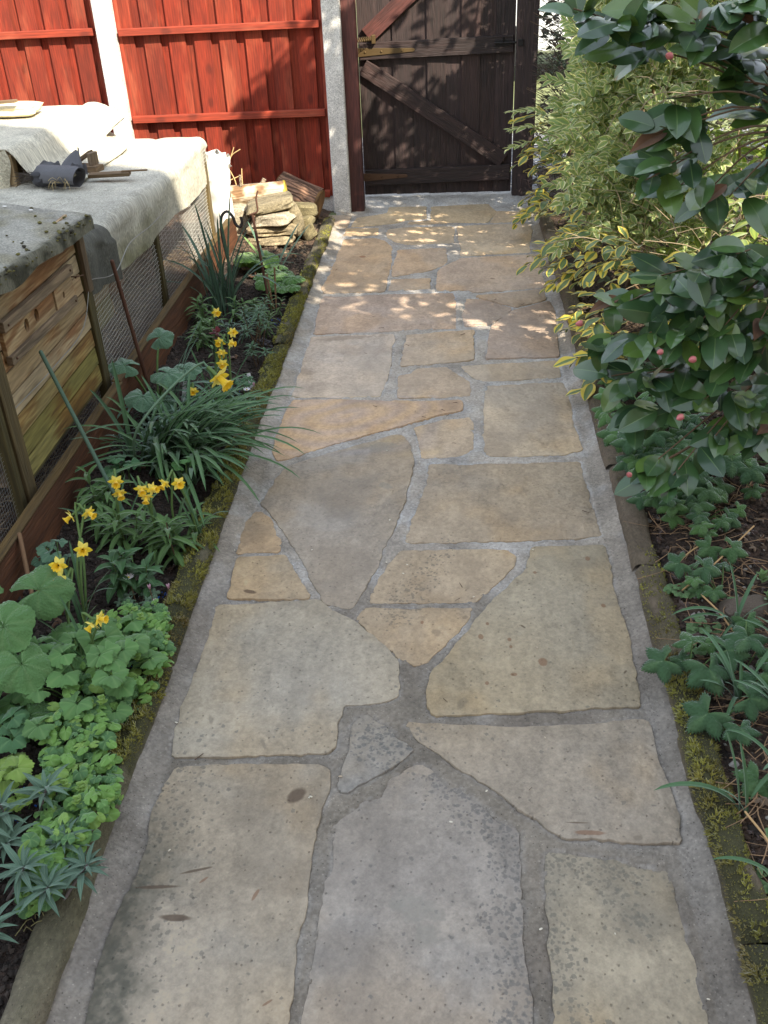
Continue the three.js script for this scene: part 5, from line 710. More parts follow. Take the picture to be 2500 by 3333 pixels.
function daffodil(label, base, heads, size, mid, nLeaf = 3) {
  const t = thing('daffodil', label, 'daffodil', base), B = V(...base), G = stemGreen;
  heads.forEach(([x, y, z, fx, fy, fz]) => { const e = V(x, y, z).sub(B), F = V(fx, fy, fz).normalize(), neck = e.clone().addScaledVector(F, -0.022 * size); part(t, 'stem', tube([V((RL() - 0.5) * 0.01, -0.02, 0), mid ? V(...mid).sub(B) : V(e.x * 0.4, e.y * 0.55, e.z * 0.4), neck.clone().add(V(-F.x * 0.02, 0.012, -F.z * 0.02)), neck], 0.0024 + 0.0008 * size, 7, 28), size > 1.5 ? stemBlue : G); bloom(t, e, F, size); });
  const gl = [strapG(0.22, 0.008, 1.4, 0.8, lin(72, 112, 66), lin(90, 130, 80), 3), strapG(0.2, 0.008, 1.3, 0.3, lin(60, 100, 60), lin(90, 130, 80), 5)];
  for (let i = 0; i < nLeaf; i++) partM(t, 'leaf', gl[i % 2], softLeaf, basis(V((RL() - 0.5) * 0.02, 0, (RL() - 0.5) * 0.02), dirOf(RL() * 6.28, 0), V(0, 1, 0), size > 1.5 ? 1.7 : rr(RL, 0.8, 1.1)));
  return t;
}
daffodil('single large daffodil on a long arching stem above the strap leaves', [-1.0, 0.04, -2.62], [[-0.715, 0.34, -2.68, 0.75, -0.5, 0.5]], 2.1, [-0.93, 0.26, -2.5], 4);
daffodil('pair of small daffodils stacked one above the other, leftmost of the row of four', [-0.93, 0.04, -2.2], [[-0.875, 0.30, -2.12, 0.3, -0.1, 0.9], [-0.868, 0.272, -2.11, 0.4, -0.4, 0.8]], 0.95);
daffodil('double-headed small daffodil second from left in the row of four', [-0.82, 0.04, -2.2], [[-0.80, 0.295, -2.09, 0.4, -0.2, 0.85], [-0.79, 0.275, -2.085, 0.1, -0.5, 0.8], [-0.775, 0.29, -2.10, 0.8, 0.1, 0.4]], 0.9);
daffodil('small orange-trumpet daffodil in side view, third in the row of four', [-0.77, 0.04, -2.22], [[-0.745, 0.295, -2.12, -0.3, -0.3, 0.8]], 0.85);
daffodil('small star-like daffodil at the right end of the row of four', [-0.72, 0.04, -2.24], [[-0.71, 0.295, -2.12, 0.5, 0.1, 0.85]], 0.95);
daffodil('small daffodil with two drooping heads back to back on one straight stem', [-0.93, 0.04, -1.88], [[-0.945, 0.29, -1.97, -0.7, -0.45, 0.5], [-0.90, 0.30, -1.97, 0.7, -0.25, 0.4]], 0.95);
daffodil('small pale daffodil facing the viewer between the double-headed one and the lower pair', [-0.92, 0.04, -1.84], [[-0.885, 0.265, -1.86, 0.35, 0.25, 0.9]], 1.05);
daffodil('lowest pair of pale star-like daffodils near the edging board', [-0.90, 0.04, -1.72], [[-0.925, 0.26, -1.80, 0.2, 0.4, 0.9], [-0.915, 0.235, -1.775, -0.3, 0.1, 0.9]], 1.1);
daffodil('tiny nodding daffodil among the scalloped columbine leaves', [-0.84, 0.05, -1.66], [[-0.80, 0.215, -1.64, -0.5, -0.5, 0.5], [-0.785, 0.225, -1.645, 0.8, 0.1, 0.2]], 0.9);
daffodil('small daffodil farthest up the bed, near the upright blue-green leaves', [-0.93, 0.04, -3.5], [[-0.875, 0.285, -3.38, 0.5, 0.0, 0.8]], 0.95);
daffodil('pair of small daffodils just below the dark red flower', [-0.86, 0.04, -3.1], [[-0.80, 0.285, -3.09, -0.2, 0.0, 0.9], [-0.79, 0.265, -3.05, 0.1, -0.4, 0.9]], 1.0);
daffodil('small daffodil right of the dark red flower, facing sideways', [-0.80, 0.04, -3.12], [[-0.762, 0.285, -3.08, 0.8, 0.0, 0.3], [-0.765, 0.30, -3.14, 0.5, 0.3, 0.7]], 0.9);
daffodil('small daffodil lowest below the dark red flower', [-0.80, 0.04, -3.02], [[-0.78, 0.245, -3.0, 0.2, -0.2, 0.9]], 1.0);
daffodil('half-open daffodil low among the silvery leaves', [-0.93, 0.04, -2.92], [[-0.86, 0.20, -2.88, 0.2, 0.0, 0.9]], 0.85);

// upright stems set with lance-shaped leaves
const lanceG = (c, c2, o = {}) => [0, 1, 2, 3].map((k) => leaf(Object.assign({ L: 0.075, W: 0.0165, n: 7, e0: 0.75 - 0.15 * k, e1: -0.35 - 0.12 * k, fold: 0.3, inner: k % 2 ? c : c.map((q) => q * 0.84), rib: c2, seed: k + 3 }, o)));
const lanceGreen = lanceG(lin(88, 128, 58), lin(128, 160, 92)), lanceDark = lanceG(lin(50, 92, 56), lin(90, 128, 84)), lanceSilver = lanceG(lin(104, 134, 112), lin(140, 164, 140), { W: 0.0125 });
function stemPlant(name, label, cat, pos, stems, geos, mat, stem, o = {}) {
  const { h = 0.16, n = 16, size = 1, spread = 0.04, whorl = false, r = 0.0026, lean = 0.06 } = o, t = thing(name, label, cat, pos);
  for (let s = 0; s < stems; s++) {
    const a0 = RL() * 6.28, b = V(Math.cos(a0) * spread * RL(), -0.015, Math.sin(a0) * spread * RL()), H = h * rr(RL, 0.7, 1.15), top = b.clone().add(V((RL() - 0.5) * lean + 0.01, H, (RL() - 0.5) * lean + 0.01));
    part(t, 'stem', tube([b, b.clone().lerp(top, 0.5).add(V((RL() - 0.5) * 0.015, 0, 0)), top], r, 6, 6, 0.6), stem);
    for (let i = 0; i < n; i++) { const u = whorl ? 1 - 0.35 * (i / n) : (i + 1) / n, p = b.clone().lerp(top, mix(0.3, 1, u)), az = i * 2.4 + s, el = mix(-0.25, 0.75, u) * (whorl ? 0.9 : 1); partM(t, 'leaf', pick(RL, geos), mat, basis(p, dirOf(az, el - 0.35), V(0, 1, 0), size * rr(RL, 0.75, 1.1) * (u > 0.9 ? 0.7 : 1))); }
  }
  return t;
}
const bedY = (x, z) => hL(x, z);
const LP = (nm, lb, cat, x, z, ...a) => stemPlant(nm, lb, cat, [x, bedY(x, z), z], ...a);
LP('lance_leaf_plant', 'bushy lance-leaved seedling by the edging board, left of the daffodil row', 'leafy plant', -1.04, -2.33, 4, lanceGreen, softLeaf, stemGreen, { h: 0.13, n: 13, size: 1.15, spread: 0.06 });
LP('lance_leaf_plant', 'lance-leaved stems at the foot of the green cane', 'leafy plant', -0.97, -2.24, 3, lanceGreen, softLeaf, stemGreen, { h: 0.12, n: 12, size: 1.1, spread: 0.05 });
LP('lance_leaf_plant', 'lance-leaved stems under the leftmost daffodils of the row', 'leafy plant', -0.88, -2.2, 4, lanceGreen, softLeaf, stemGreen, { h: 0.14, n: 13, size: 1.1, spread: 0.05 });
LP('lance_leaf_plant', 'upright fresh green lance-leaved plant under the middle daffodils', 'leafy plant', -0.79, -2.17, 4, lanceGreen, softLeaf, stemGreen, { h: 0.13, n: 13, size: 1.15, spread: 0.055 });
LP('lance_leaf_plant', 'lance-leaved plant on bare dark soil beside the mossy kerb', 'leafy plant', -0.75, -2.12, 1, lanceGreen, softLeaf, stemBrown, { h: 0.15, n: 15, size: 1.25, spread: 0.01 });
LP('lance_leaf_plant', 'lance-leaved tuft under the right-hand star daffodil', 'leafy plant', -0.71, -2.25, 2, lanceGreen, softLeaf, stemGreen, { h: 0.14, n: 12, size: 1.1, spread: 0.03 });
LP('broad_leaf_plant', 'bushy plant with broad glossy dark leaves behind the white anemone', 'leafy plant', -0.84, -1.98, 4, lanceG(lin(62, 106, 54), lin(108, 148, 88), { W: 0.027, L: 0.06 }), glossLeaf, stemGreen, { h: 0.15, n: 15, size: 1, spread: 0.05 });
LP('silver_leaf_plant', 'grey-green silvery mound left of the strap leaf clump', 'silvery plant', -0.93, -2.72, 12, lanceSilver, mattLeaf, stemBlue, { h: 0.15, n: 17, size: 0.72, spread: 0.13, lean: 0.1 });
LP('silver_leaf_plant', 'silvery green foliage around the half-open daffodil', 'silvery plant', -0.86, -2.95, 9, lanceSilver, mattLeaf, stemBlue, { h: 0.13, n: 15, size: 0.72, spread: 0.11, lean: 0.1 });
LP('silver_leaf_plant', 'silvery mound by the seam of the edging board', 'silvery plant', -1.02, -2.9, 6, lanceSilver, mattLeaf, stemBlue, { h: 0.14, n: 14, size: 0.7, spread: 0.08, lean: 0.1 });
LP('leafy_mound', 'low fresh green mound below the dark red flower', 'leafy plant', -0.78, -2.98, 8, lanceG(lin(78, 124, 58), lin(122, 158, 92), { W: 0.014, L: 0.05 }), softLeaf, stemGreen, { h: 0.11, n: 14, size: 0.9, spread: 0.08 });
LP('bare_stem_shrub', 'small shrub with bare lower stems and tufted leaves on dark soil', 'small shrub', -0.80, -3.66, 7, lanceG(lin(74, 112, 72), lin(112, 146, 100), { W: 0.014, L: 0.052 }), softLeaf, stemBrown, { h: 0.19, n: 15, size: 0.95, spread: 0.06, whorl: true, lean: 0.16 });
LP('bare_stem_shrub', 'small tufted shrub nearer the kerb than the other, leaning out', 'small shrub', -0.765, -3.48, 3, lanceG(lin(70, 110, 66), lin(112, 146, 100), { W: 0.016, L: 0.052 }), softLeaf, stemBrown, { h: 0.1, n: 12, size: 0.9, spread: 0.03, whorl: true });
LP('lance_leaf_plant', 'lance-leaved stems against the board below the run, left of the far daffodil', 'leafy plant', -1.02, -3.62, 5, lanceGreen, softLeaf, stemGreen, { h: 0.14, n: 13, size: 1.0, spread: 0.07 });
LP('lance_leaf_plant', 'leafy tuft at the board under the tall blue-green leaves', 'leafy plant', -1.06, -3.86, 4, lanceGreen, softLeaf, stemGreen, { h: 0.12, n: 12, size: 0.95, spread: 0.06 });
LP('lance_leaf_plant', 'leafy stems among the tall blue-green leaves', 'leafy plant', -0.9, -3.95, 5, lanceGreen, softLeaf, stemGreen, { h: 0.12, n: 12, size: 0.9, spread: 0.07 });
LP('lily_shoot', 'young lily shoot with stiff pointed leaves beside the dark bugle', 'lily shoot', -0.78, -3.78, 2, lanceG(lin(92, 124, 60), lin(130, 156, 90), { W: 0.012, L: 0.07 }), softLeaf, stemGreen, { h: 0.14, n: 13, size: 0.9, spread: 0.03 });
LP('lily_shoot', 'young shoot with pointed leaves behind the bugle, near the sunlit leaves', 'lily shoot', -0.80, -4.05, 2, lanceG(lin(92, 124, 60), lin(130, 156, 90), { W: 0.012, L: 0.06 }), softLeaf, stemGreen, { h: 0.11, n: 11, size: 0.85, spread: 0.03 });
LP('silver_leaf_plant', 'thin grey-green tuft left of the small tufted shrub', 'silvery plant', -0.88, -3.75, 5, lanceSilver, mattLeaf, stemBlue, { h: 0.13, n: 14, size: 0.7, spread: 0.06, lean: 0.1 });
LP('bugle', 'low dark purple-bronze bugle spreading to the mossy kerb', 'bugle', -0.745, -3.72, 11, lanceG(lin(62, 54, 58), lin(92, 84, 84), { W: 0.017, L: 0.034, e0: 0.4 }), glossLeaf, stemBrown, { h: 0.045, n: 9, size: 0.8, spread: 0.1 });
LP('wallflower', 'grey-green wallflower rosettes at the lower left edge', 'wallflower', -0.80, -1.03, 9, lanceG(lin(96, 128, 104), lin(150, 172, 142), { W: 0.016, L: 0.085, e0: 0.6, e1: -0.45 }), mattLeaf, stemMat(104, 96, 92), { h: 0.12, n: 19, size: 0.8, spread: 0.11, whorl: true, lean: 0.16, r: 0.004 });
LP('wallflower', 'second grey-green wallflower clump just above the first, by the yellow-green columbine', 'wallflower', -0.83, -1.17, 4, lanceG(lin(100, 132, 106), lin(150, 172, 142), { W: 0.016, L: 0.08, e0: 0.7, e1: -0.4 }), mattLeaf, stemMat(104, 96, 92), { h: 0.13, n: 16, size: 0.9, spread: 0.07, whorl: true, lean: 0.1, r: 0.004 });
{ // dark red flower
  const t = thing('red_flower', 'dark crimson flower cluster above the small daffodils', 'wallflower', [-0.86, 0.04, -3.18]); part(t, 'stem', tube([V(0, -0.02, 0), V(0.01, 0.12, 0.01), V(0.035, 0.245, 0.03)], 0.003, 6, 10), stemGreen);
  const g = petalGeo(0.02, 0.018, lin(98, 14, 22), 4); for (let i = 0; i < 26; i++) partM(t, 'petal', g, petalMat, basis(V(0.035 + (RL() - 0.5) * 0.02, 0.24 + (RL() - 0.3) * 0.035, 0.03 + (RL() - 0.5) * 0.02), dirOf(RL() * 6.28, rr(RL, -0.3, 1)), V(0, 1, 0), rr(RL, 0.7, 1)));
  for (let i = 0; i < 8; i++) partM(t, 'leaf', pick(RL, lanceGreen), softLeaf, basis(V(0.01, 0.06 + 0.018 * i, 0.01), dirOf(i * 2.4, 0), V(0, 1, 0), 0.6));
}
// columbine: leaves of three scalloped leaflets on thin stalks
function columbine(label, pos, n, R, sp, c, v, hh = 0.16) {
  const t = thing('columbine', label, 'columbine', pos), gs = [0, 1, 2].map((k) => lobed({ R: 0.036, A: 1.25, n: 30, env: (a) => (0.82 + 0.18 * Math.abs(Math.cos(a * 2.5 + 0.0))) * (1 - 0.1 * Math.abs(a)), teeth: 9, tooth: 0.1, cup: 0.2, ripple: 0.05, veins: 5, inner: c.map((q) => q * (0.88 + 0.1 * k)), vein: v, seed: k + 2, droop: 0.3 }));
  for (let i = 0; i < n; i++) {
    const a = RL() * 6.28, d = Math.sqrt(RL()), hx = V(Math.cos(a) * d * sp[0], rr(RL, 0.6, 1.05) * hh * (1.1 - 0.45 * d), Math.sin(a) * d * sp[1]), st = part(t, 'stalk', tube([V(hx.x * 0.25, -0.01, hx.z * 0.25), V(hx.x * 0.75, hx.y * 0.8, hx.z * 0.75), hx], 0.0015, 5, 8), stemGreen), az = Math.atan2(hx.z, hx.x) + rr(RL, -0.8, 0.8), up = V((RL() - 0.5) * 0.6 + 0.15, 1, (RL() - 0.5) * 0.6 + 0.25);
    for (const k of [-1, 0, 1]) { const dr = dirOf(az + k * 1.55, -0.05 + (RL() - 0.5) * 0.3); partM(t, 'leaflet', pick(RL, gs), softLeaf, basis(hx.clone().addScaledVector(dr, 0.004), dr, up, R * rr(RL, 0.85, 1.15))); }
  }
  return t;
}
columbine('broad columbine clump with scalloped leaves below the pale daffodils', [-0.83, 0.03, -1.6], 34, 1.0, [0.16, 0.2], lin(90, 136, 64), lin(130, 168, 96), 0.17);
columbine('columbine leaves at the very left edge under the big crinkled leaves', [-0.95, 0.03, -1.42], 8, 0.95, [0.07, 0.07], lin(70, 120, 66), lin(120, 160, 100), 0.13);
columbine('yellow-green columbine seedling at the lower left, above the wallflower', [-0.875, 0.03, -1.28], 10, 0.9, [0.075, 0.07], lin(132, 164, 62), lin(160, 186, 90), 0.13);
columbine('small blue-green columbine sprig against the board by the double daffodil', [-1.03, 0.03, -2.0], 7, 0.72, [0.05, 0.05], lin(80, 120, 88), lin(120, 155, 118), 0.17);
columbine('columbine sprig behind the daffodil row near the silvery mound', [-1.0, 0.03, -2.5], 6, 0.75, [0.06, 0.06], lin(70, 124, 72), lin(120, 160, 110), 0.16);
columbine('columbine leaves in front of the big-leaved plant beside the daffodil pair', [-0.82, 0.03, -2.87], 6, 0.55, [0.06, 0.06], lin(70, 122, 74), lin(120, 160, 110), 0.13);
columbine('small bright sprig in the middle of the strap leaf clump', [-0.80, 0.06, -2.45], 4, 0.6, [0.04, 0.05], lin(84, 140, 66), lin(130, 170, 100), 0.16);
columbine('low ferny leaves beside the small white plant label', [-0.75, 0.03, -3.18], 8, 0.5, [0.06, 0.06], lin(68, 116, 70), lin(120, 156, 106), 0.08);
const crinkled = foliage({ clearcoat: 0.06, clearcoatRoughness: 0.6, bumpMap: per(tex(512, 512, (u, v) => { const q = cell(u * 16, v * 16); return 0.3 + 0.7 * Math.min(1, q[0]) * -0.6 + 0.45 * fbm(u * 12, v * 12, 3, 12, 12) + 0.4; }, false), 0.12, 0.12), bumpScale: 0.004 });
// hollyhocks: big round crinkled leaves
function bigLeaves(name, label, cat, pos, list, c, v, o = {}) {
  const t = thing(name, label, cat, pos), gs = [0, 1, 2].map((k) => lobed({ R: 0.1, A: 2.85, n: 64, env: (a) => 0.86 + 0.14 * Math.abs(Math.cos(a * 2.5)) - 0.03 * Math.abs(a), teeth: 30, tooth: 0.06, cup: 0.28, ripple: 0.028, und: 0.13, veinK: 0.28, veins: 7, inner: c.map((q) => q * (0.9 + 0.08 * k)), vein: v, seed: k * 3 + 1, droop: 0.45, ...o }));
  for (const [x, y, z, az, el, s, ux, uz] of list) { const p = V(x, y, z).sub(V(...pos)); part(t, 'stalk', tube([V(0, 0, 0), V(p.x * 0.6, p.y * 0.75, p.z * 0.6), p], 0.004, 6, 10), stemGreen); partM(t, 'leaf', pick(RL, gs), crinkled, basis(p, dirOf(az, el), V((ux ?? 0.2) + (RL() - 0.5) * 0.5, 1, (uz ?? 0.35) + (RL() - 0.5) * 0.5), s)); }
  return t;
}
bigLeaves('hollyhock', 'hollyhock with large crinkled round leaves at the lower left edge', 'hollyhock', [-1.0, 0.03, -1.62], [[-0.95, 0.24, -1.73, -0.4, 0.0, 0.8], [-0.97, 0.255, -1.58, 0.6, -0.3, 0.72, 0.3, 0.7], [-1.06, 0.25, -1.66, 2.4, 0.1, 0.8], [-0.92, 0.20, -1.52, 0.9, -0.5, 0.7, 0.5, 0.8], [-0.88, 0.14, -1.62, -0.2, -0.2, 0.7], [-1.03, 0.17, -1.45, 1.8, -0.3, 0.9], [-0.91, 0.10, -1.47, 0.8, -0.2, 0.6]], lin(92, 136, 72), lin(140, 168, 108));
bigLeaves('hollyhock', 'hollyhock with scalloped grey-green leaves by the rusty rod and hutch post', 'hollyhock', [-1.05, 0.03, -3.05], [[-1.14, 0.22, -3.05, 3.0, 0.1, 0.62], [-1.04, 0.27, -3.18, -0.6, 0.2, 0.55], [-0.97, 0.22, -2.98, 0.3, -0.1, 0.66], [-1.04, 0.17, -2.9, 1.4, -0.2, 0.68], [-0.93, 0.2, -3.06, -0.1, 0.0, 0.6], [-1.0, 0.11, -2.98, 1, -0.2, 0.5]], lin(98, 138, 104), lin(140, 172, 136));
bigLeaves('coral_bells', 'sunlit scalloped green leaves crowding the mossy kerb', 'coral bells', [-0.78, 0.03, -4.3], Array.from({ length: 17 }, (_, i) => [-0.80 + 0.1 * Math.cos(i * 2.4) * Math.sqrt(i / 17), 0.085 + 0.05 * RL(), -4.3 + 0.13 * Math.sin(i * 2.4) * Math.sqrt(i / 17), i * 2.4, -0.1, rr(RL, 0.36, 0.5)]), lin(82, 128, 50), lin(130, 166, 84), { teeth: 18 });
bigLeaves('mallow_seedling', 'bright sunlit round-leaved plant just behind the rusty hooked rod', 'mallow', [-0.95, 0.03, -4.55], Array.from({ length: 9 }, (_, i) => [-0.96 + 0.09 * Math.cos(i * 2.4) * Math.sqrt(i / 9), 0.10 + 0.05 * RL(), -4.55 + 0.1 * Math.sin(i * 2.4) * Math.sqrt(i / 9), i * 2.4, 0.0, rr(RL, 0.42, 0.58)]), lin(96, 136, 52), lin(146, 176, 90), { teeth: 18 });
{ // creeping bellflower: round toothed leaves, light fresh green, along the kerb
  const t = thing('bellflower', 'fresh green creeping bellflower carpet spilling onto the near kerb', 'bellflower', [-0.72, 0.03, -1.45]), O = V(-0.72, 0.03, -1.45);
  const gs = [0, 1, 2, 3].map((k) => lobed({ R: 0.0165, A: 2.75, n: 30, env: (a) => 1 - 0.16 * Math.abs(a) / 2.75 + 0.08 * Math.cos(a), teeth: 13, tooth: 0.1, cup: 0.3, ripple: 0.05, veins: 5, inner: [lin(112, 158, 62), lin(94, 142, 60), lin(134, 170, 72), lin(74, 120, 60)][k], vein: lin(150, 188, 110), seed: k + 5, droop: 0.35 })).map((g, k) => (k % 2 ? g : g.scale(1.25, 1, 0.85))), rest = [[], []];
  const spots = []; for (let i = 0; i < 900; i++) { const z = rr(RL, -1.86, -1.02), w = sstep(-1.0, -1.12, z), xr = -0.685 + 0.03 * Math.sin(z * 14), xl = mix(-0.77, -0.72, sstep(-1.5, -1.9, z)) - 0.09 * sstep(-1.05, -1.5, z), x = mix(xl, xr, RL()); spots.push(V(x, bedY(x, z) + 0.025 + 0.055 * RL() * w + 0.03 * fbm(x * 9, z * 9, 2), z)); }
  spots.forEach((p, i) => { const a = RL() * 6.28, M = basis(p.clone().sub(O), dirOf(a, rr(RL, -0.4, 0.1)), V((RL() - 0.5) * 0.8 + 0.1, 1, (RL() - 0.5) * 0.8 + 0.3), rr(RL, 0.4, 1.2)); if (p.y > 0.085 || i % 2 === 0) { if (t.children.length < 290) { partM(t, 'leaf', gs[i % 4], softLeaf, M); return; } } rest[i % 2].push(M); });
  rest.forEach((M, k) => many(t, 'lower_leaves', gs[k * 3], softLeaf, M));
  const rt = []; for (let i = 0; i < 110; i++) { const z = rr(RL, -1.3, -1.0), x = rr(RL, -0.76, -0.69), p = V(x, bedY(x, z) + 0.01, z).sub(O); rt.push(tube([p, p.clone().add(V((RL() - 0.5) * 0.03, 0.012, (RL() - 0.5) * 0.03)), p.clone().add(V((RL() - 0.5) * 0.06, 0.004, (RL() - 0.5) * 0.06))], 0.0009, 4, 5)); } const q = part(t, 'runners', merge(rt), stemMat(134, 128, 84)); q.userData.kind = 'stuff';
  for (let i = 0; i < 16; i++) { const z = rr(RL, -1.8, -1.15), x = rr(RL, -0.79, -0.70), p = V(x, bedY(x, z) + rr(RL, 0.07, 0.11), z).sub(O); for (let k = 0; k < 7; k++) if (t.children.length < 420) partM(t, 'shoot_leaf', gs[2], softLeaf, basis(p.clone().add(V(0, k * 0.003, 0)), dirOf(k * 2.4, 0.45), V(0, 1, 0), 0.65 - 0.06 * k)); }
}
{ // windflowers on bare soil
  const fern = lobed({ R: 0.02, A: 2.4, n: 36, env: (a) => 0.35 + 0.65 * Math.pow(Math.abs(Math.cos(a * 2.5)), 0.8), teeth: 12, tooth: 0.25, inner: lin(86, 116, 86), vein: lin(120, 146, 110), droop: 0.3 }), wp = petalGeo(0.017, 0.006, lin(232, 228, 232), 3), pk = petalGeo(0.015, 0.007, lin(214, 176, 190), 4);
  const wind = (lb, x, z, n, fl) => { const t = thing('windflower', lb, 'anemone', [x, bedY(x, z), z]); for (let i = 0; i < n; i++) { const a = RL() * 6.28, d = 0.045 * Math.sqrt(RL()), p = V(Math.cos(a) * d, rr(RL, 0.018, 0.04), Math.sin(a) * d); part(t, 'stalk', tube([V(p.x * 0.3, -0.01, p.z * 0.3), p], 0.0009, 4, 3), stemBrown); partM(t, 'leaf', fern, softLeaf, basis(p, dirOf(a, 0), V((RL() - 0.5) * 0.4, 1, 0.3), rr(RL, 0.7, 1.05))); }
    for (const [fx, fy, fz, open] of fl) { const p = V(fx, fy, fz); part(t, 'stem', tube([V(fx * 0.3, 0, fz * 0.3), V(fx * 0.7, fy * 0.6, fz * 0.7), p], 0.0012, 5, 6), stemBrown); for (let k = 0; k < (open ? 13 : 6); k++) partM(t, 'petal', open ? wp : pk, petalMat, basis(p, dirOf(k * 2.4, open ? 0.45 : 1.2), V(0, 1, 0), 1)); if (open) part(t, 'flower_centre', new THREE.SphereGeometry(0.003, 8, 6), std({ color: rgb(214, 190, 90) }), [fx, fy + 0.004, fz]); } };
  wind('white windflower opening on the dark soil beside the blue pellets', -0.81, -1.93, 12, [[-0.02, 0.075, -0.03, true]]);
  wind('windflower with closed pinkish buds on the dark soil near the kerb', -0.75, -1.9, 16, [[-0.015, 0.08, -0.02, false], [0.03, 0.075, -0.03, false], [0.0, 0.05, 0.0, false]]);
  wind('small windflower with pink bud near the white plant label up the bed', -0.735, -3.1, 10, [[0, 0.07, -0.02, true], [0.02, 0.075, -0.05, false]]);
  const pel = [], r = rng(17); for (let i = 0; i < 150; i++) { const c = pick(r, [[-0.76, -1.97], [-0.73, -1.93], [-0.74, -3.2], [-0.86, -1.3], [-0.83, -1.4], [-0.78, -1.72], [-0.76, -3.95]]), x = c[0] + (r() + r() - 1) * 0.07, z = c[1] + (r() + r() - 1) * 0.1; pel.push(basis(V(x, hL(x, z) + 0.006, z), V(r() - 0.5, 0.1, r() - 0.5), V(0, 1, 0), rr(r, 0.6, 1))); }
  const pl = thing('slug_pellets', 'scattered bright blue slug pellets on the dark soil', 'pellets'); pl.userData.kind = 'stuff'; many(pl, 'pellet', new THREE.CapsuleGeometry(0.0018, 0.003, 3, 6), std({ color: rgb(34, 98, 190), roughness: 0.6 }), pel);
  const lab = (lb, x, z, ry, rz, h) => { const t = thing('plant_label', lb, 'plant label', [x, bedY(x, z) - 0.01, z]); const s = new THREE.Shape(); s.moveTo(-0.007, h); s.lineTo(0.007, h); s.lineTo(0.007, 0.012); s.lineTo(0, 0); s.lineTo(-0.007, 0.012); s.closePath(); part(t, 'tag', new THREE.ExtrudeGeometry(s, { depth: 0.0012, bevelEnabled: false }), std({ color: rgb(226, 228, 230), roughness: 0.5 })); t.rotation.set(-0.15, ry, rz); };
  lab('white plastic plant label standing in dark soil beside the kerb', -0.755, -3.3, 0.3, 0.15, 0.075); lab('white plant label half hidden among the leaves by the hollyhock', -0.97, -3.1, 0.6, -0.2, 0.09); lab('thin white label stake low beside the windflower leaves', -0.79, -1.82, 1.2, 0.4, 0.07);
  const dl = [0, 1, 2].map((k) => lobed({ R: 0.03, A: 1.5, n: 26, env: (a) => (0.5 + 0.5 * Math.abs(Math.cos(a * 3))) * (1 - 0.3 * Math.abs(a)), inner: [lin(104, 72, 48), lin(86, 60, 44), lin(130, 98, 66)][k], vein: lin(120, 90, 60), cup: 0.4, ripple: 0.12, seed: k })), dead = [[], [], []]; for (let i = 0; i < 46; i++) { const x = rr(r, -1.1, -0.76), z = rr(r, -5.0, -0.95); dead[i % 3].push(basis(V(x, hL(x, z) + 0.012, z), V(r() - 0.5, (r() - 0.5) * 0.5, r() - 0.5), V((r() - 0.5) * 0.5, 1, (r() - 0.5) * 0.5), rr(r, 0.6, 1.2))); }
  const lt = struct('leaf_litter'); lt.userData.kind = 'stuff'; dead.forEach((M, k) => many(lt, 'dead_leaf', dl[k], mattLeaf, M));
}

// ---------- right bed: shrubs ----------
const RR = rng(909);
const V0 = V(0, 1, 0);
function twigs(list) { return merge(list); }
// a shoot with leaves in pairs or spirals; calls put(matrix) for each leaf and returns its stem
function shoot(r, p, dir, len, put, o = {}) {
  const { step = 0.022, size = 1, rad = 0.0016, sag = 0.25, pair = true, el = 0.55, from = 0.25, up = V0, deco = false } = o, d = dir.clone().normalize(), e = p.clone().addScaledVector(d, len).add(V(0, -sag * len * len, 0)), mid = p.clone().addScaledVector(d, len * 0.5).add(V((r() - 0.5) * 0.03, 0.02, (r() - 0.5) * 0.03)), c = new THREE.CatmullRomCurve3([p, mid, e]), n = Math.max(2, Math.round(len * (1 - from) / step));
  for (let i = 0; i <= n; i++) {
    const t = from + (1 - from) * i / n, q = c.getPoint(t), T = c.getTangent(t), S = new THREE.Vector3().crossVectors(T, up).normalize(), N = new THREE.Vector3().crossVectors(S, T), k = i % 2 ? 1 : 0, sg = pair ? [1, -1] : [i % 2 ? 1 : -1];
    for (const s of sg) { const out = (deco && k ? N : S).clone().multiplyScalar(s * rr(r, 0.7, 1.1)).addScaledVector(N, 0.15 + (r() - 0.5) * 0.5).addScaledVector(S, (r() - 0.5) * 0.5).addScaledVector(T, el + 0.9 * t); put(basis(q, out, up.clone().add(V((r() - 0.5) * 0.7, 0, (r() - 0.5) * 0.7)), size * rr(r, 0.7, 1.12) * (t > 0.9 ? 0.75 : 1))); }
  }
  return tube([p, mid, e], rad, 4, 6, 0.5);
}
function fill(t, name, geos, mat, mats, most, nearTo) {          // the first `most` as parts of their own, the rest as one mass per geometry
  if (nearTo) mats.sort((a, b) => nearTo(a) - nearTo(b));
  const rest = geos.map(() => []); mats.forEach((m, i) => { const k = (i * 7 + (i >> 3)) % geos.length; if (i < most) partM(t, name, geos[k], mat, m); else rest[k].push(m); });
  rest.forEach((m, k) => { if (m.length) many(t, name + '_mass', geos[k], mat, m); });
}
const camPos = V(0, 1.55, 0), distTo = (off) => (m) => { const e = m.elements; return Math.hypot(e[12] + off.x - camPos.x, e[13] + off.y - camPos.y, e[14] + off.z - camPos.z); };

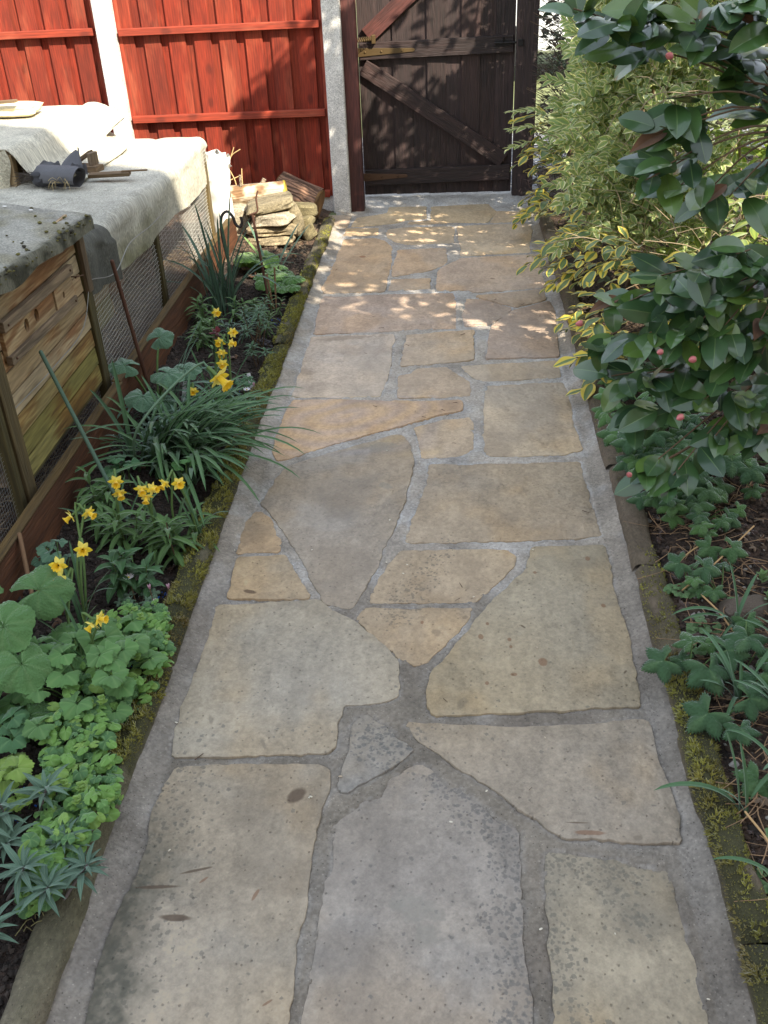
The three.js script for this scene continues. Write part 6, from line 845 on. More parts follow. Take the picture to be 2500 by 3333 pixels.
{ // variegated shrub by the gate
  const t = thing('variegated_shrub', 'tall twiggy shrub with small cream-edged green leaves beside the gate', 'shrub', [0.95, 0, -4.7]), O = V(0.95, 0, -4.7), M = [], stems = [];
  const gs = [0, 1, 2, 3].map((k) => leaf({ L: 0.061, W: 0.027, n: 6, e0: 0.12, e1: [-0.35, 0.1, -0.6, -0.2][k], fold: 0.35, prof: (u) => Math.pow(Math.sin(Math.PI * Math.pow(Math.min(1, u * 0.98 + 0.02), 0.85)), 0.85), inner: [lin(172, 190, 88), lin(142, 166, 70), lin(190, 202, 100), lin(156, 176, 80)][k], rib: lin(130, 156, 96), edge: [lin(236, 232, 176), lin(228, 224, 158), lin(242, 238, 196), lin(230, 224, 150)][k], petal: 1, edgeAt: 0.72, seed: k + 2 })), put = (m) => M.push(m);
  const bush = (x, y, z) => V(x, y, z).sub(O);
  for (let i = 0; i < 440; i++) {                                // face along the path
    const z = rr(RR, -5.62, -3.75), y = rr(RR, 0.2, 1.55), ov = 0.06 * Math.sin(z * 4.1 + y * 3) + 0.05 * (vn(z * 3, y * 4) - 0.5), x = 0.675 + ov + 0.05 * RR() - 0.07 * sstep(0.3, 0.8, y) * sstep(-5.0, -4.6, z) + (z > -4.2 ? 0.1 * (z + 4.2) : 0);
    stems.push(shoot(RR, bush(x + 0.1, y - 0.03, z), V(-1, rr(RR, 0.3, 1.6), rr(RR, -0.3, 0.8)), rr(RR, 0.14, 0.30), put, { size: rr(RR, 0.85, 1.15), sag: 0.4, up: V(-0.45, 0.85, 0.75), deco: true, step: 0.031, el: 0.8 }));
  }
  for (let i = 0; i < 430; i++) {                                // face towards the viewer
    const x = rr(RR, 0.5, 1.02), y = rr(RR, 0.32, 1.5), z = -3.62 - 0.25 * vn(x * 4, y * 5) - 0.22 * (0.9 - x) * 0.6;
    if (vn(x * 5 + 9, y * 6) < 0.34 && x > 0.8) continue;
    stems.push(shoot(RR, bush(x, y - 0.04, z - 0.1), V(rr(RR, -0.9, 0.5), rr(RR, 0.2, 1.6), 1), rr(RR, 0.12, 0.26), put, { size: rr(RR, 0.8, 1.1), sag: 0.4, up: V(-0.15, 0.8, 0.95), deco: true, step: 0.031, el: 0.8 }));
  }
  for (let i = 0; i < 3; i++) stems.push(shoot(RR, bush(0.54, 0.42 + 0.06 * i, -5.35 - 0.02 * i), V(-1, 0.1 + 0.12 * i, 0.1), 0.24, put, { size: 1.05 }));
  fill(t, 'leaf', gs, varLeaf, M, 300, distTo(O));
  for (let i = 0; i < 95; i++) {                                 // bare crossing twigs inside
    const a = bush(rr(RR, 0.6, 1.3), rr(RR, 0.05, 0.9), rr(RR, -4.9, -3.75)), b = a.clone().add(V(rr(RR, -0.45, 0.25), rr(RR, 0.15, 0.5), rr(RR, -0.1, 0.4))); stems.push(tube([a, a.clone().lerp(b, 0.5).add(V((RR() - 0.5) * 0.1, 0.05, (RR() - 0.5) * 0.06)), b], rr(RR, 0.0014, 0.0032), 5, 7, 0.6));
  }
  for (let i = 0; i < 85; i++) { const a = bush(rr(RR, 0.6, 1.25), rr(RR, 0.3, 1.2), rr(RR, -3.75, -3.45)), b = a.clone().add(V(rr(RR, -0.35, 0.3), rr(RR, -0.15, 0.3), rr(RR, -0.1, 0.15))); stems.push(tube([a, a.clone().lerp(b, 0.5).add(V((RR() - 0.5) * 0.1, 0.04, (RR() - 0.5) * 0.05)), b], rr(RR, 0.001, 0.0024), 4, 7, 0.6)); }
  const tw = part(t, 'twigs', twigs(stems), twigGrey); tw.userData.kind = 'stuff';
  for (let i = 0; i < 11; i++) { const a = V((RR() - 0.5) * 0.35, -0.02, (RR() - 0.5) * 0.8), b = bush(rr(RR, 0.62, 1.3), rr(RR, 1.1, 2.1), rr(RR, -5.5, -3.8)); part(t, 'branch', tube([a, a.clone().lerp(b, 0.4).add(V((RR() - 0.5) * 0.15, 0.05, (RR() - 0.5) * 0.15)), b], rr(RR, 0.006, 0.012), 6, 14, 0.4), stemBrown); }
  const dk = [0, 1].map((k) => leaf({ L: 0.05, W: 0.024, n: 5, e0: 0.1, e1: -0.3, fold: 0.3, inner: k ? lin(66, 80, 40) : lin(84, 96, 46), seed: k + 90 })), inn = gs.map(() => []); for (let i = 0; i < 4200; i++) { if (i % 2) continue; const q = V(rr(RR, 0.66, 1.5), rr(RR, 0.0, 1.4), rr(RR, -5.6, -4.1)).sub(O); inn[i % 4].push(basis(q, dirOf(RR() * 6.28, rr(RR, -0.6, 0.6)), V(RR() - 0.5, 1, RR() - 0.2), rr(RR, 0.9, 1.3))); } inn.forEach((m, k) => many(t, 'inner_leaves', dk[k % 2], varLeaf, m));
  // the crown above the picture, which shades the gate and the far end of the path
  const up = gs.map(() => []); for (let i = 0; i < 1500; i++) { const a = RR() * 6.28, d = Math.sqrt(RR()), y = RR(), q = V(1.2 + 0.42 * d * Math.cos(a), 1.65 + 0.95 * y, -4.5 + 0.85 * d * Math.sin(a)).sub(O); if (vn3(q.x * 4 + 20, q.y * 4 + 20, q.z * 4 + 20) < 0.3) continue; up[i % 4].push(basis(q, dirOf(RR() * 6.28, rr(RR, -0.6, 0.8)), V(RR() - 0.5, 1, RR() - 0.5), rr(RR, 1, 1.5))); } up.forEach((m, k) => many(t, 'crown_leaves', gs[k], varLeaf, m));
}
{ // yellow-edged shrub low along the path
  const t = thing('yellow_edged_shrub', 'low shrub with larger yellow-edged dark leaves hanging over the path kerb', 'shrub', [0.75, 0, -4.4]), O = V(0.75, 0, -4.4), M = [], stems = [];
  const gs = [0, 1, 2, 3].map((k) => leaf({ L: 0.084, W: 0.043, n: 7, e0: 0.1, e1: [-0.5, -0.25, -0.7, 0.1][k], fold: 0.2, prof: (u) => Math.pow(Math.sin(Math.PI * Math.pow(Math.min(1, u * 0.97 + 0.03), 0.95)), 0.7), inner: [lin(84, 108, 66), lin(96, 122, 66), lin(74, 98, 70), lin(104, 128, 62)][k], rib: lin(104, 128, 60), edge: [lin(214, 190, 62), lin(222, 198, 78), lin(204, 186, 84), lin(218, 194, 60)][k], edgeAt: [0.66, 0.5, 0.72, 0.3][k], wave: 0.15, seed: k + 12 })), put = (m) => M.push(m);
  for (let i = 0; i < 74; i++) { const z = rr(RR, -5.45, -3.05), y = rr(RR, 0.04, 0.52), x = 0.62 + 0.06 * Math.sin(z * 5.0) + (y - 0.2) * 0.05; stems.push(shoot(RR, V(x, y, z).sub(O), V(-1, rr(RR, -0.35, 0.5), rr(RR, -0.3, 0.7)), rr(RR, 0.12, 0.25), put, { step: 0.032, size: rr(RR, 0.8, 1.1), pair: false, sag: 0.6, el: 0.4 })); }
  for (let i = 0; i < 38; i++) { const x = rr(RR, 0.56, 1.2), y = rr(RR, 0.08, 0.45), z = -3.3 + 0.25 * RR(); stems.push(shoot(RR, V(x, y, z - 0.15).sub(O), V(rr(RR, -0.6, 0.3), rr(RR, -0.1, 0.6), 1), rr(RR, 0.12, 0.22), put, { step: 0.032, size: rr(RR, 0.8, 1.05), pair: false, sag: 0.5, el: 0.4 })); }
  fill(t, 'leaf', gs, foliage({ clearcoat: 0.7, clearcoatRoughness: 0.3, transmission: 0.25 }), M, 300, distTo(O));
  const tw = part(t, 'twigs', twigs(stems), stemBrown); tw.userData.kind = 'stuff'; for (let i = 0; i < 6; i++) part(t, 'branch', tube([V(0.1, -0.02, (i - 2.5) * 0.28), V(0.0, 0.2, (i - 2.5) * 0.3), V(-0.12, 0.36, (i - 2.5) * 0.34)], 0.008, 6, 10, 0.5), stemBrown);
}
{ // backlit laurel behind
  const t = thing('laurel', 'backlit yellow-green laurel glowing behind the camellia at the right edge', 'shrub', [1.45, 0, -3.85]), O = V(1.45, 0, -3.85), M = [], stems = [];
  const gs = [0, 1, 2].map((k) => leaf({ L: 0.088, W: 0.038, n: 7, e0: 0.15, e1: [-0.5, -0.2, -0.8][k], fold: 0.2, prof: (u) => Math.pow(Math.sin(Math.PI * Math.pow(Math.min(1, u * 0.97 + 0.03), 0.95)), 0.75), inner: [lin(92, 134, 30), lin(108, 148, 34), lin(74, 112, 34)][k], rib: lin(176, 196, 70), edge: [lin(170, 186, 56), lin(186, 196, 66), lin(150, 170, 50)][k], edgeAt: 0.8, seed: k + 31 })), put = (m) => M.push(m);
  for (let i = 0; i < 380; i++) { const x = rr(RR, 0.85, 2.3), y = rr(RR, 0.05, 1.15), z = -3.75 + 0.25 * (x - 1.2) + rr(RR, -0.35, 0.3); stems.push(shoot(RR, V(x, y, z).sub(O), V(rr(RR, -0.8, 0.8), rr(RR, -0.2, 0.9), rr(RR, -0.2, 1)), rr(RR, 0.14, 0.28), put, { step: 0.036, size: rr(RR, 0.8, 1.15), pair: false, sag: 0.5, el: 0.4 })); }
  for (let i = 0; i < 1500; i++) { const x = rr(RR, 0.8, 2.6); put(basis(V(x, rr(RR, 0, 1.2), -4.15 + 0.25 * (x - 1.2) + rr(RR, -0.3, 0.25)).sub(O), dirOf(RR() * 6.28, rr(RR, -0.6, 0.5)), V(RR() - 0.5, 1, RR() - 0.2), rr(RR, 0.8, 1.15))); }
  fill(t, 'leaf', gs, foliage({ clearcoat: 0.5, clearcoatRoughness: 0.35, transmission: 0.62 }), M, 260, distTo(O));
  const tw = part(t, 'twigs', twigs(stems), twigGrey); tw.userData.kind = 'stuff'; for (let i = 0; i < 7; i++) part(t, 'branch', tube([V((i - 3) * 0.12, -0.02, 0), V((i - 3) * 0.16, 0.4, 0.04), V((i - 3) * 0.22, 0.95, 0.05)], 0.009, 6, 10, 0.5), twigGrey);
}
{ // hedge closing the view behind the shrubs
  const t = thing('boundary_hedge', 'dense dark hedge filling the background behind the shrubs on the right', 'hedge', [1.9, 0, -6.05]), gs = [0, 1].map((k) => leaf({ L: 0.06, W: 0.03, n: 4, e0: 0.1, e1: -0.3, fold: 0.3, inner: k ? lin(52, 74, 40) : lin(66, 62, 42), seed: k + 5 })), M = [[], []];
  for (let i = 0; i < 7000; i++) M[i % 3 ? 0 : 1].push(basis(V(rr(RR, -1.38, 1.9), rr(RR, -0.02, 1.95), rr(RR, -0.28, 0.2)), dirOf(RR() * 6.28, rr(RR, -0.5, 0.8)), V(RR() - 0.5, 1, RR()), rr(RR, 0.8, 1.4)));
  M.forEach((m, k) => many(t, 'foliage', gs[k], mattLeaf, m)); for (let i = 0; i < 6; i++) part(t, 'trunk', tube([V(-1 + i * 0.5, -0.05, 0), V(-1.02 + i * 0.52, 0.9, 0.02), V(-1 + i * 0.5, 1.8, 0)], 0.02, 6, 8, 0.4), stemBrown);
}
{ // brown conifer by the gate post
  const t = thing('conifer', 'dark brownish conifer between the gate post and the variegated shrub', 'conifer', [0.665, 0, -5.78]), M = [[], []], gs = [0, 1].map((k) => leaf({ L: 0.05, W: 0.008, n: 4, e0: 0.1, e1: -0.2, fold: 0.4, prof: (u) => 1 - 0.8 * u, inner: k ? lin(58, 70, 40) : lin(84, 62, 50), seed: k }));
  part(t, 'trunk', tube([V(0, -0.05, 0), V(0.02, 0.7, 0), V(0, 1.9, 0)], 0.03, 8, 12, 0.4), stemBrown);
  for (let i = 0; i < 6500; i++) { const y = rr(RR, 0.02, 1.9), a = RR() * 6.28, d = (0.04 + 0.18 * Math.sqrt(RR())) * (1 - 0.25 * y / 1.9), q = V(Math.cos(a) * d, y, Math.sin(a) * d * 0.75); M[RR() < 0.42 ? 1 : 0].push(basis(q, dirOf(a + (RR() - 0.5), rr(RR, -0.2, 0.9)), V(RR() - 0.5, 1, RR() - 0.5), rr(RR, 0.7, 1.3))); }
  M.forEach((m, k) => many(t, 'foliage', gs[k], mattLeaf, m)); const br = []; for (let i = 0; i < 60; i++) { const y = rr(RR, 0.1, 1.7), a = RR() * 6.28; br.push(tube([V(0, y, 0), V(Math.cos(a) * 0.26, y + 0.12, Math.sin(a) * 0.2)], 0.003, 4, 3, 0.5)); } const b = part(t, 'branches', merge(br), stemBrown); b.userData.kind = 'stuff';
}
{ // camellia in the foreground
  const t = thing('camellia', 'camellia with big glossy dark leaves and pink buds in the right foreground', 'camellia', [1.05, 0.05, -2.75]), O = V(1.05, 0.05, -2.75), M = [], stems = [], W = (x, y, z) => V(x, y, z).sub(O), put = (m) => M.push(m);
  const gs = [0, 1, 2, 3, 4].map((k) => leaf({ L: 0.104, W: 0.056, n: 9, e0: 0.1, e1: [-0.45, -0.2, -0.65, -0.3, 0.15][k], fold: [0.16, -0.12, 0.24, -0.18, 0.1][k], prof: (u) => Math.pow(Math.sin(Math.PI * Math.pow(Math.min(1, u * 0.985 + 0.015), 0.92)), 0.68) * (u > 0.86 ? 1 - (u - 0.86) * 1.6 : 1), inner: [lin(54, 84, 42), lin(42, 70, 40), lin(66, 98, 46), lin(54, 84, 46), lin(84, 114, 46)][k], rib: lin(92, 118, 66), wave: 0.06, serr: 0.02, seed: k + 40, mottle: 0.16 }));
  const brown = leaf({ L: 0.09, W: 0.044, n: 9, e0: 0.05, e1: -0.5, fold: 0.3, inner: lin(112, 76, 48), rib: lin(130, 98, 62), seed: 61, mottle: 0.3 });
  // leafy tips: [x, y, z, how many leaves, spread]
  const tips = [[0.26, 1.34, -2.35, 8, 0.05], [0.33, 1.31, -2.3, 9, 0.06], [0.41, 1.35, -2.3, 9, 0.07], [0.37, 1.27, -2.35, 5, 0.05], [0.50, 1.31, -2.3, 9, 0.07], [0.58, 1.35, -2.3, 9, 0.07], [0.58, 1.26, -2.35, 7, 0.06], [0.66, 1.31, -2.3, 10, 0.07], [0.66, 1.2, -2.4, 7, 0.06], [0.72, 1.26, -2.3, 8, 0.07],
    [0.70, 1.12, -2.4, 7, 0.06], [0.66, 0.92, -2.4, 7, 0.06], [0.76, 0.88, -2.4, 8, 0.07], [0.58, 0.9, -2.4, 5, 0.05], [0.84, 0.8, -2.4, 7, 0.06], [0.84, 0.95, -2.45, 7, 0.06], [0.78, 1.05, -2.4, 7, 0.06], [0.74, 0.96, -2.45, 6, 0.06], [0.62, 1.18, -2.4, 6, 0.05], [0.46, 1.17, -2.25, 6, 0.04], [0.44, 1.10, -2.25, 6, 0.05], [0.47, 1.03, -2.25, 7, 0.05], [0.43, 1.0, -2.25, 5, 0.04], [0.51, 1.11, -2.28, 4, 0.04], [0.50, 0.97, -2.28, 4, 0.04],
    [0.43, 0.76, -2.3, 8, 0.06], [0.52, 0.80, -2.25, 8, 0.06], [0.60, 0.83, -2.25, 8, 0.06], [0.38, 0.68, -2.35, 7, 0.05], [0.46, 0.68, -2.3, 8, 0.06], [0.55, 0.72, -2.25, 9, 0.06], [0.64, 0.74, -2.25, 8, 0.07], [0.72, 0.78, -2.25, 7, 0.06],
    [0.31, 0.55, -2.4, 6, 0.05], [0.40, 0.59, -2.3, 8, 0.06], [0.50, 0.62, -2.25, 8, 0.06], [0.59, 0.64, -2.25, 9, 0.07], [0.68, 0.66, -2.25, 8, 0.06], [0.36, 0.48, -2.35, 6, 0.05], [0.44, 0.51, -2.3, 7, 0.05], [0.53, 0.54, -2.3, 7, 0.06], [0.62, 0.55, -2.25, 8, 0.06], [0.70, 0.58, -2.25, 7, 0.06],
    [0.41, 0.38, -2.3, 6, 0.05], [0.48, 0.42, -2.28, 6, 0.05], [0.58, 0.46, -2.25, 7, 0.05], [0.66, 0.46, -2.25, 7, 0.06], [0.74, 0.47, -2.3, 6, 0.06], [0.60, 0.35, -2.22, 7, 0.05], [0.68, 0.37, -2.25, 7, 0.05], [0.76, 0.36, -2.25, 7, 0.05], [0.44, 0.28, -2.2, 6, 0.03], [0.50, 0.26, -2.18, 4, 0.03], [0.80, 0.55, -2.3, 6, 0.06], [0.80, 0.68, -2.3, 7, 0.06]];
  const hub = [W(0.95, 1.3, -2.55), W(0.85, 1.05, -2.5), W(0.88, 0.72, -2.5), W(0.9, 0.45, -2.5)];
  const leafM = [], brownM = [];
  tips.forEach(([x, y, z, n, s], q) => {
    const tip = W(x + (y < 0.9 ? 0.055 : 0), y, z), h = hub.reduce((a, b) => (a.distanceTo(tip) < b.distanceTo(tip) ? a : b)), d = tip.clone().sub(h).normalize();
    stems.push(tube([h, h.clone().lerp(tip, 0.55).add(V(0, 0.03 + 0.03 * RR(), 0.03)), tip], 0.0036, 5, 10, 0.45));
    for (let i = 0; i < n + (y < 0.9 ? 1 : 0); i++) { const u = i / n, p = tip.clone().addScaledVector(d, -0.10 * (1 - u)).add(V((RR() - 0.5) * s, (RR() - 0.5) * s * 0.6, (RR() - 0.5) * s * 0.7)), az = RR() * 6.28, out = V(Math.cos(az) * 0.8 - 0.25, rr(RR, -0.6, 0.4), Math.sin(az) * 0.8 + 0.3).addScaledVector(d, 0.5); const m = basis(p, out, V(-0.2 + (RR() - 0.5) * 0.9, 0.85, 0.65 + (RR() - 0.5) * 0.9), rr(RR, 0.75, 1.12)); (RR() < 0.025 ? brownM : leafM).push(m); }
  });
  leafM.forEach((m, i) => partM(t, 'leaf', gs[i % 5], waxLeaf, m)); brownM.forEach((m) => partM(t, 'leaf', brown, mattLeaf, m, 'browned leaf'));
  const tw = part(t, 'twigs', merge(stems), stemBrown); tw.userData.kind = 'stuff';
  part(t, 'trunk', tube([W(1.2, -0.02, -2.9), W(1.15, 0.5, -2.85), W(1.2, 1.2, -2.85), W(1.35, 2.3, -2.9)], 0.028, 8, 20, 0.5), stemBrown); for (const h of hub) part(t, 'branch', tube([W(1.16, h.y + O.y - 0.15, -2.85), h.clone().lerp(W(1.16, h.y + O.y - 0.1, -2.85), 0.4), h], 0.010, 6, 10, 0.5), stemBrown);
  part(t, 'branch', tube([W(1.15, 0.3, -2.85), W(0.85, 0.5, -2.45), W(0.7, 0.36, -2.3), W(0.47, 0.26, -2.2)], 0.006, 6, 16, 0.5), stemBrown);
  // buds
  const budG = (() => { const pts = []; for (let i = 0; i <= 10; i++) { const u = i / 10; pts.push(new THREE.Vector2(0.0115 * Math.pow(Math.sin(Math.PI * Math.min(1, 0.04 + u * 0.94)), 0.75) * (1 - 0.35 * u), 0.031 * u)); } const g = new THREE.LatheGeometry(pts, 14); return paint(g, (x, y, z) => { const a = Math.atan2(z, x); return mixc(lin(116, 118, 70), mixc(lin(168, 88, 92), lin(196, 116, 112), 0.5 + 0.5 * Math.sin(a * 3 + y * 160)), sstep(0.006, 0.014, y + 0.003 * Math.sin(a * 4))); }); })(), budMat = std({ vertexColors: true, roughness: 0.6 });
  for (const [x, y, z, dx, dy, dz] of [[0.455, 1.255, -2.22, -0.7, 0.3, 0.6], [0.50, 0.62, -2.18, -0.7, 0.1, 0.7], [0.58, 0.60, -2.18, -0.7, 0.1, 0.6], [0.56, 0.47, -2.14, -0.8, -0.1, 0.7], [0.45, 0.30, -2.14, -0.5, 0.6, 0.5], [0.82, 0.41, -2.16, -0.2, -0.2, 0.9], [0.33, 0.64, -2.32, -0.8, 0.0, 0.4], [0.63, 0.86, -2.6, -0.3, 0.5, 0.6]]) { const m = basis(W(x, y, z), V(dx, dy, dz), V0, rr(RR, 0.7, 0.9)).multiply(new THREE.Matrix4().makeRotationZ(-Math.PI / 2)); partM(t, 'bud', budG, budMat, m); }
  // the crown above the picture, whose gaps let the sun flecks through
  const up = gs.map(() => []); for (let i = 0; i < 1150; i++) { const a = RR() * 6.28, d = Math.cbrt(RR()), b = Math.acos(2 * RR() - 1), q = V(1.42 + 0.78 * d * Math.sin(b) * Math.cos(a), 2.35 + 0.6 * d * Math.cos(b), -2.62 + 0.5 * d * Math.sin(b) * Math.sin(a)).sub(O); if (vn3(q.x * 6 + 20, q.y * 6 + 20, q.z * 6 + 20) < 0.3) continue; up[i % 5].push(basis(q, dirOf(RR() * 6.28, rr(RR, -0.9, 0.5)), V(RR() - 0.5, 1, RR() - 0.5), rr(RR, 0.8, 1.05))); }
  for (let i = 0; i < 700; i++) { const a = RR() * 6.28, d = Math.cbrt(RR()), b = Math.acos(2 * RR() - 1), q = V(1.0 + 0.4 * d * Math.sin(b) * Math.cos(a), 2.9 + 0.55 * d * Math.cos(b), -3.75 + 0.42 * d * Math.sin(b) * Math.sin(a)).sub(O); up[i % 5].push(basis(q, dirOf(RR() * 6.28, rr(RR, -0.9, 0.5)), V(RR() - 0.5, 1, RR() - 0.5), rr(RR, 0.9, 1.2))); }
  part(t, 'branch', tube([W(1.3, 1.9, -2.9), W(1.25, 2.4, -3.2), W(1.0, 2.9, -3.7)], 0.012, 6, 12, 0.5), stemBrown);
  up.forEach((m, k) => many(t, 'crown_leaves', gs[k], waxLeaf, m));
}
// maple-like leaves of the Japanese anemone
const anemG = [0, 1, 2].map((k) => lobed({ R: 0.06, A: 2.5, n: 88, env: (a) => { let q = 0; for (const [c, w, l] of [[0, 0.75, 1], [1.2, 0.66, 0.95], [-1.2, 0.66, 0.95], [2.2, 0.5, 0.75], [-2.2, 0.5, 0.75]]) q = Math.max(q, l * (1 - Math.abs(a - c) / w)); return 0.52 + 0.5 * Math.max(0, q); }, teeth: 44, tooth: 0.17, cup: 0.3, ripple: 0.06, veins: 2.55, inner: [lin(66, 104, 52), lin(56, 94, 52), lin(84, 124, 60)][k], vein: lin(104, 138, 82), seed: k + 50, droop: 0.4 }));
function anemone(label, x, z, list) {
  const y0 = hR(x, z), t = thing('japanese_anemone', label, 'anemone', [x, y0, z]);
  list.forEach(([dx, dy, dz, az, s]) => { const p = V(dx, dy, dz); part(t, 'stalk', tube([V(dx * 0.1, -0.01, dz * 0.1), V(dx * 0.5, dy * 0.8, dz * 0.5), p], 0.0016, 5, 8), stemGreen); partM(t, 'leaf', pick(RR, anemG), crinkled, basis(p, dirOf(az, rr(RR, -0.45, 0)), V(-0.15 + (RR() - 0.5) * 0.5, 1, 0.35 + (RR() - 0.5) * 0.5), s)); });
}
const spray = (n, rx, rz, h, s) => Array.from({ length: n }, () => { const a = RR() * 6.28, d = Math.sqrt(RR()); return [Math.cos(a) * d * rx, h * rr(RR, 0.5, 1.05) * (1.1 - 0.4 * d), Math.sin(a) * d * rz, a + rr(RR, -0.6, 0.6), s * rr(RR, 0.7, 1.1)]; });
anemone('large drift of maple-shaped leaves under the camellia along the kerb', 0.63, -2.75, spray(46, 0.15, 0.34, 0.19, 0.95));
anemone('maple-shaped leaves beside the kerb under the lowest camellia sprays', 0.62, -2.42, spray(26, 0.14, 0.16, 0.17, 0.9));
anemone('farther maple-leaved plant in the shade of the yellow-edged shrub', 0.62, -3.25, spray(16, 0.1, 0.2, 0.14, 0.85));
anemone('leafy drift at the foot of the camellia trunk, farthest from the kerb', 0.82, -2.6, spray(26, 0.16, 0.22, 0.14, 0.9));
anemone('mixed low leaves below the nearest camellia spray', 0.69, -2.3, spray(14, 0.1, 0.1, 0.09, 0.7));
anemone('lone pair of maple-shaped leaves on litter right of the drift', 0.72, -2.12, [[0.0, 0.09, 0.02, 0.4, 0.8], [-0.05, 0.08, 0.0, 2.6, 0.75]]);
anemone('three maple-shaped leaves on a thin stalk at the foot of the dead stems', 0.60, -2.02, [[-0.03, 0.09, 0.0, 3.0, 0.75], [0.03, 0.085, 0.01, 0.2, 0.85], [0.0, 0.07, 0.04, 1.6, 0.5]]);
anemone('small pale unfolding leaf pair on the litter by the kerb', 0.63, -1.72 - 0.02, [[0.0, 0.05, 0.0, 0.6, 0.6], [-0.04, 0.05, -0.01, 2.9, 0.6]]);
anemone('maple-leaved plant leaning over the kerb onto the path, nearer than the drift', 0.53, -1.67, [[-0.06, 0.085, 0.0, 2.9, 0.95], [0.03, 0.09, 0.03, 1.2, 1.15], [0.08, 0.10, -0.02, 0.2, 0.95], [0.01, 0.1, -0.05, 4.4, 0.8], [-0.01, 0.06, -0.03, 3.7, 0.6]]);
anemone('two maple-shaped leaves between the daylily fans', 0.66, -1.72, [[0, 0.09, 0, 2.2, 1.0], [0.06, 0.08, 0.03, 0.6, 0.95], [0.02, 0.07, -0.08, 1.4, 0.7]]);
anemone('maple-leaved plant lower down beside the mossy kerb, behind the grassy tuft', 0.565, -1.53, [[-0.03, 0.07, 0.01, 2.6, 1.05], [0.06, 0.085, -0.02, 0.3, 0.9], [0.03, 0.06, 0.04, 1.4, 0.8]]);
anemone('maple-leaved plant under the daylily fans at the right edge', 0.74, -1.62, spray(12, 0.09, 0.12, 0.1, 0.95));
anemone('scattered small maple-shaped leaves among the dead stems', 0.68, -2.0, spray(7, 0.09, 0.1, 0.08, 0.6));
anemone('dark insect-bitten leaf lying behind the bluebell tuft', 0.60, -1.36, [[0, 0.03, 0, 2.4, 0.85], [0.05, 0.035, 0.01, 0.6, 0.8]]);
{ // strap leaves of the near right corner
  const c = lin(86, 124, 84), gs = [0, 1, 2, 3].map((k) => strapG(0.2, 0.0115, 1.45, [1.2, 0.6, -0.6, 0.2][k], k % 2 ? c : lin(76, 116, 70), lin(110, 146, 104), k + 70));
  const tuft = (lb, x, z, n, sp, nm = 'bluebell_tuft', cat = 'grassy tuft') => { const t = thing(nm, lb, cat, [x, hR(x, z), z]); for (let i = 0; i < n; i++) { const [k, az, sc] = sp(i); partM(t, 'leaf', gs[k], softLeaf, basis(V((RR() - 0.5) * 0.015, -0.01, (RR() - 0.5) * 0.015), dirOf(az, 0), V0, sc)); } };
  tuft('tuft of four strap leaves by the near mossy kerb, one folded sharply over', 0.565, -1.31, 4, (i) => [[0, 3.6, 1.15], [2, 3.2, 1.1], [1, 2.9, 0.7], [0, 4.0, 0.95]][i]);
  const fan = (lb, x, z, n) => tuft(lb, x, z, n, () => [Math.floor(RR() * 4), RR() < 0.7 ? rr(RR, 1.5, 4.3) : RR() * 6.28, rr(RR, 0.6, 1.05)], 'daylily', 'daylily');
  fan('daylily fan at the right edge, nearest the purple flower', 0.76, -1.74, 12); fan('daylily fan at the right edge below the others', 0.70, -1.55, 10); fan('daylily fan behind the maple-shaped leaves', 0.68, -1.85, 10); fan('lowest daylily fan, beside the round-leaved rosette', 0.66, -1.40, 9); fan('daylily fan between the two at the edge and the grassy tuft', 0.63, -1.62, 8);
  tuft('single arching blade beside the kerb in the lower right', 0.585, -1.13, 2, (i) => [[2, 3.4, 0.8], [1, 0.4, 0.6]][i], 'bluebell_tuft');
  const hl = thing('hellebore', 'dusky purple nodding flower among green shoots at the right edge', 'hellebore', [0.80, hR(0.8, -1.88), -1.88]); part(hl, 'stem', tube([V(0, -0.01, 0), V(0, 0.08, 0), V(-0.02, 0.13, 0.02)], 0.0025, 6, 10), stemGreen); const pg = petalGeo(0.026, 0.02, lin(104, 62, 82), 5); for (let k = 0; k < 6; k++) partM(hl, 'petal', pg, petalMat, basis(V(-0.02, 0.125, 0.02), dirOf(k * 1.05, -0.7), V0, 1)); const lg = [strapG(0.14, 0.016, 1.5, 1.1, lin(146, 178, 62), lin(170, 196, 90), 80)]; for (let k = 0; k < 4; k++) partM(hl, 'leaf', lg[0], softLeaf, basis(V((RR() - 0.5) * 0.03, 0, (RR() - 0.5) * 0.03), dirOf(k * 1.6, 0), V0, rr(RR, 0.8, 1.1)));
}
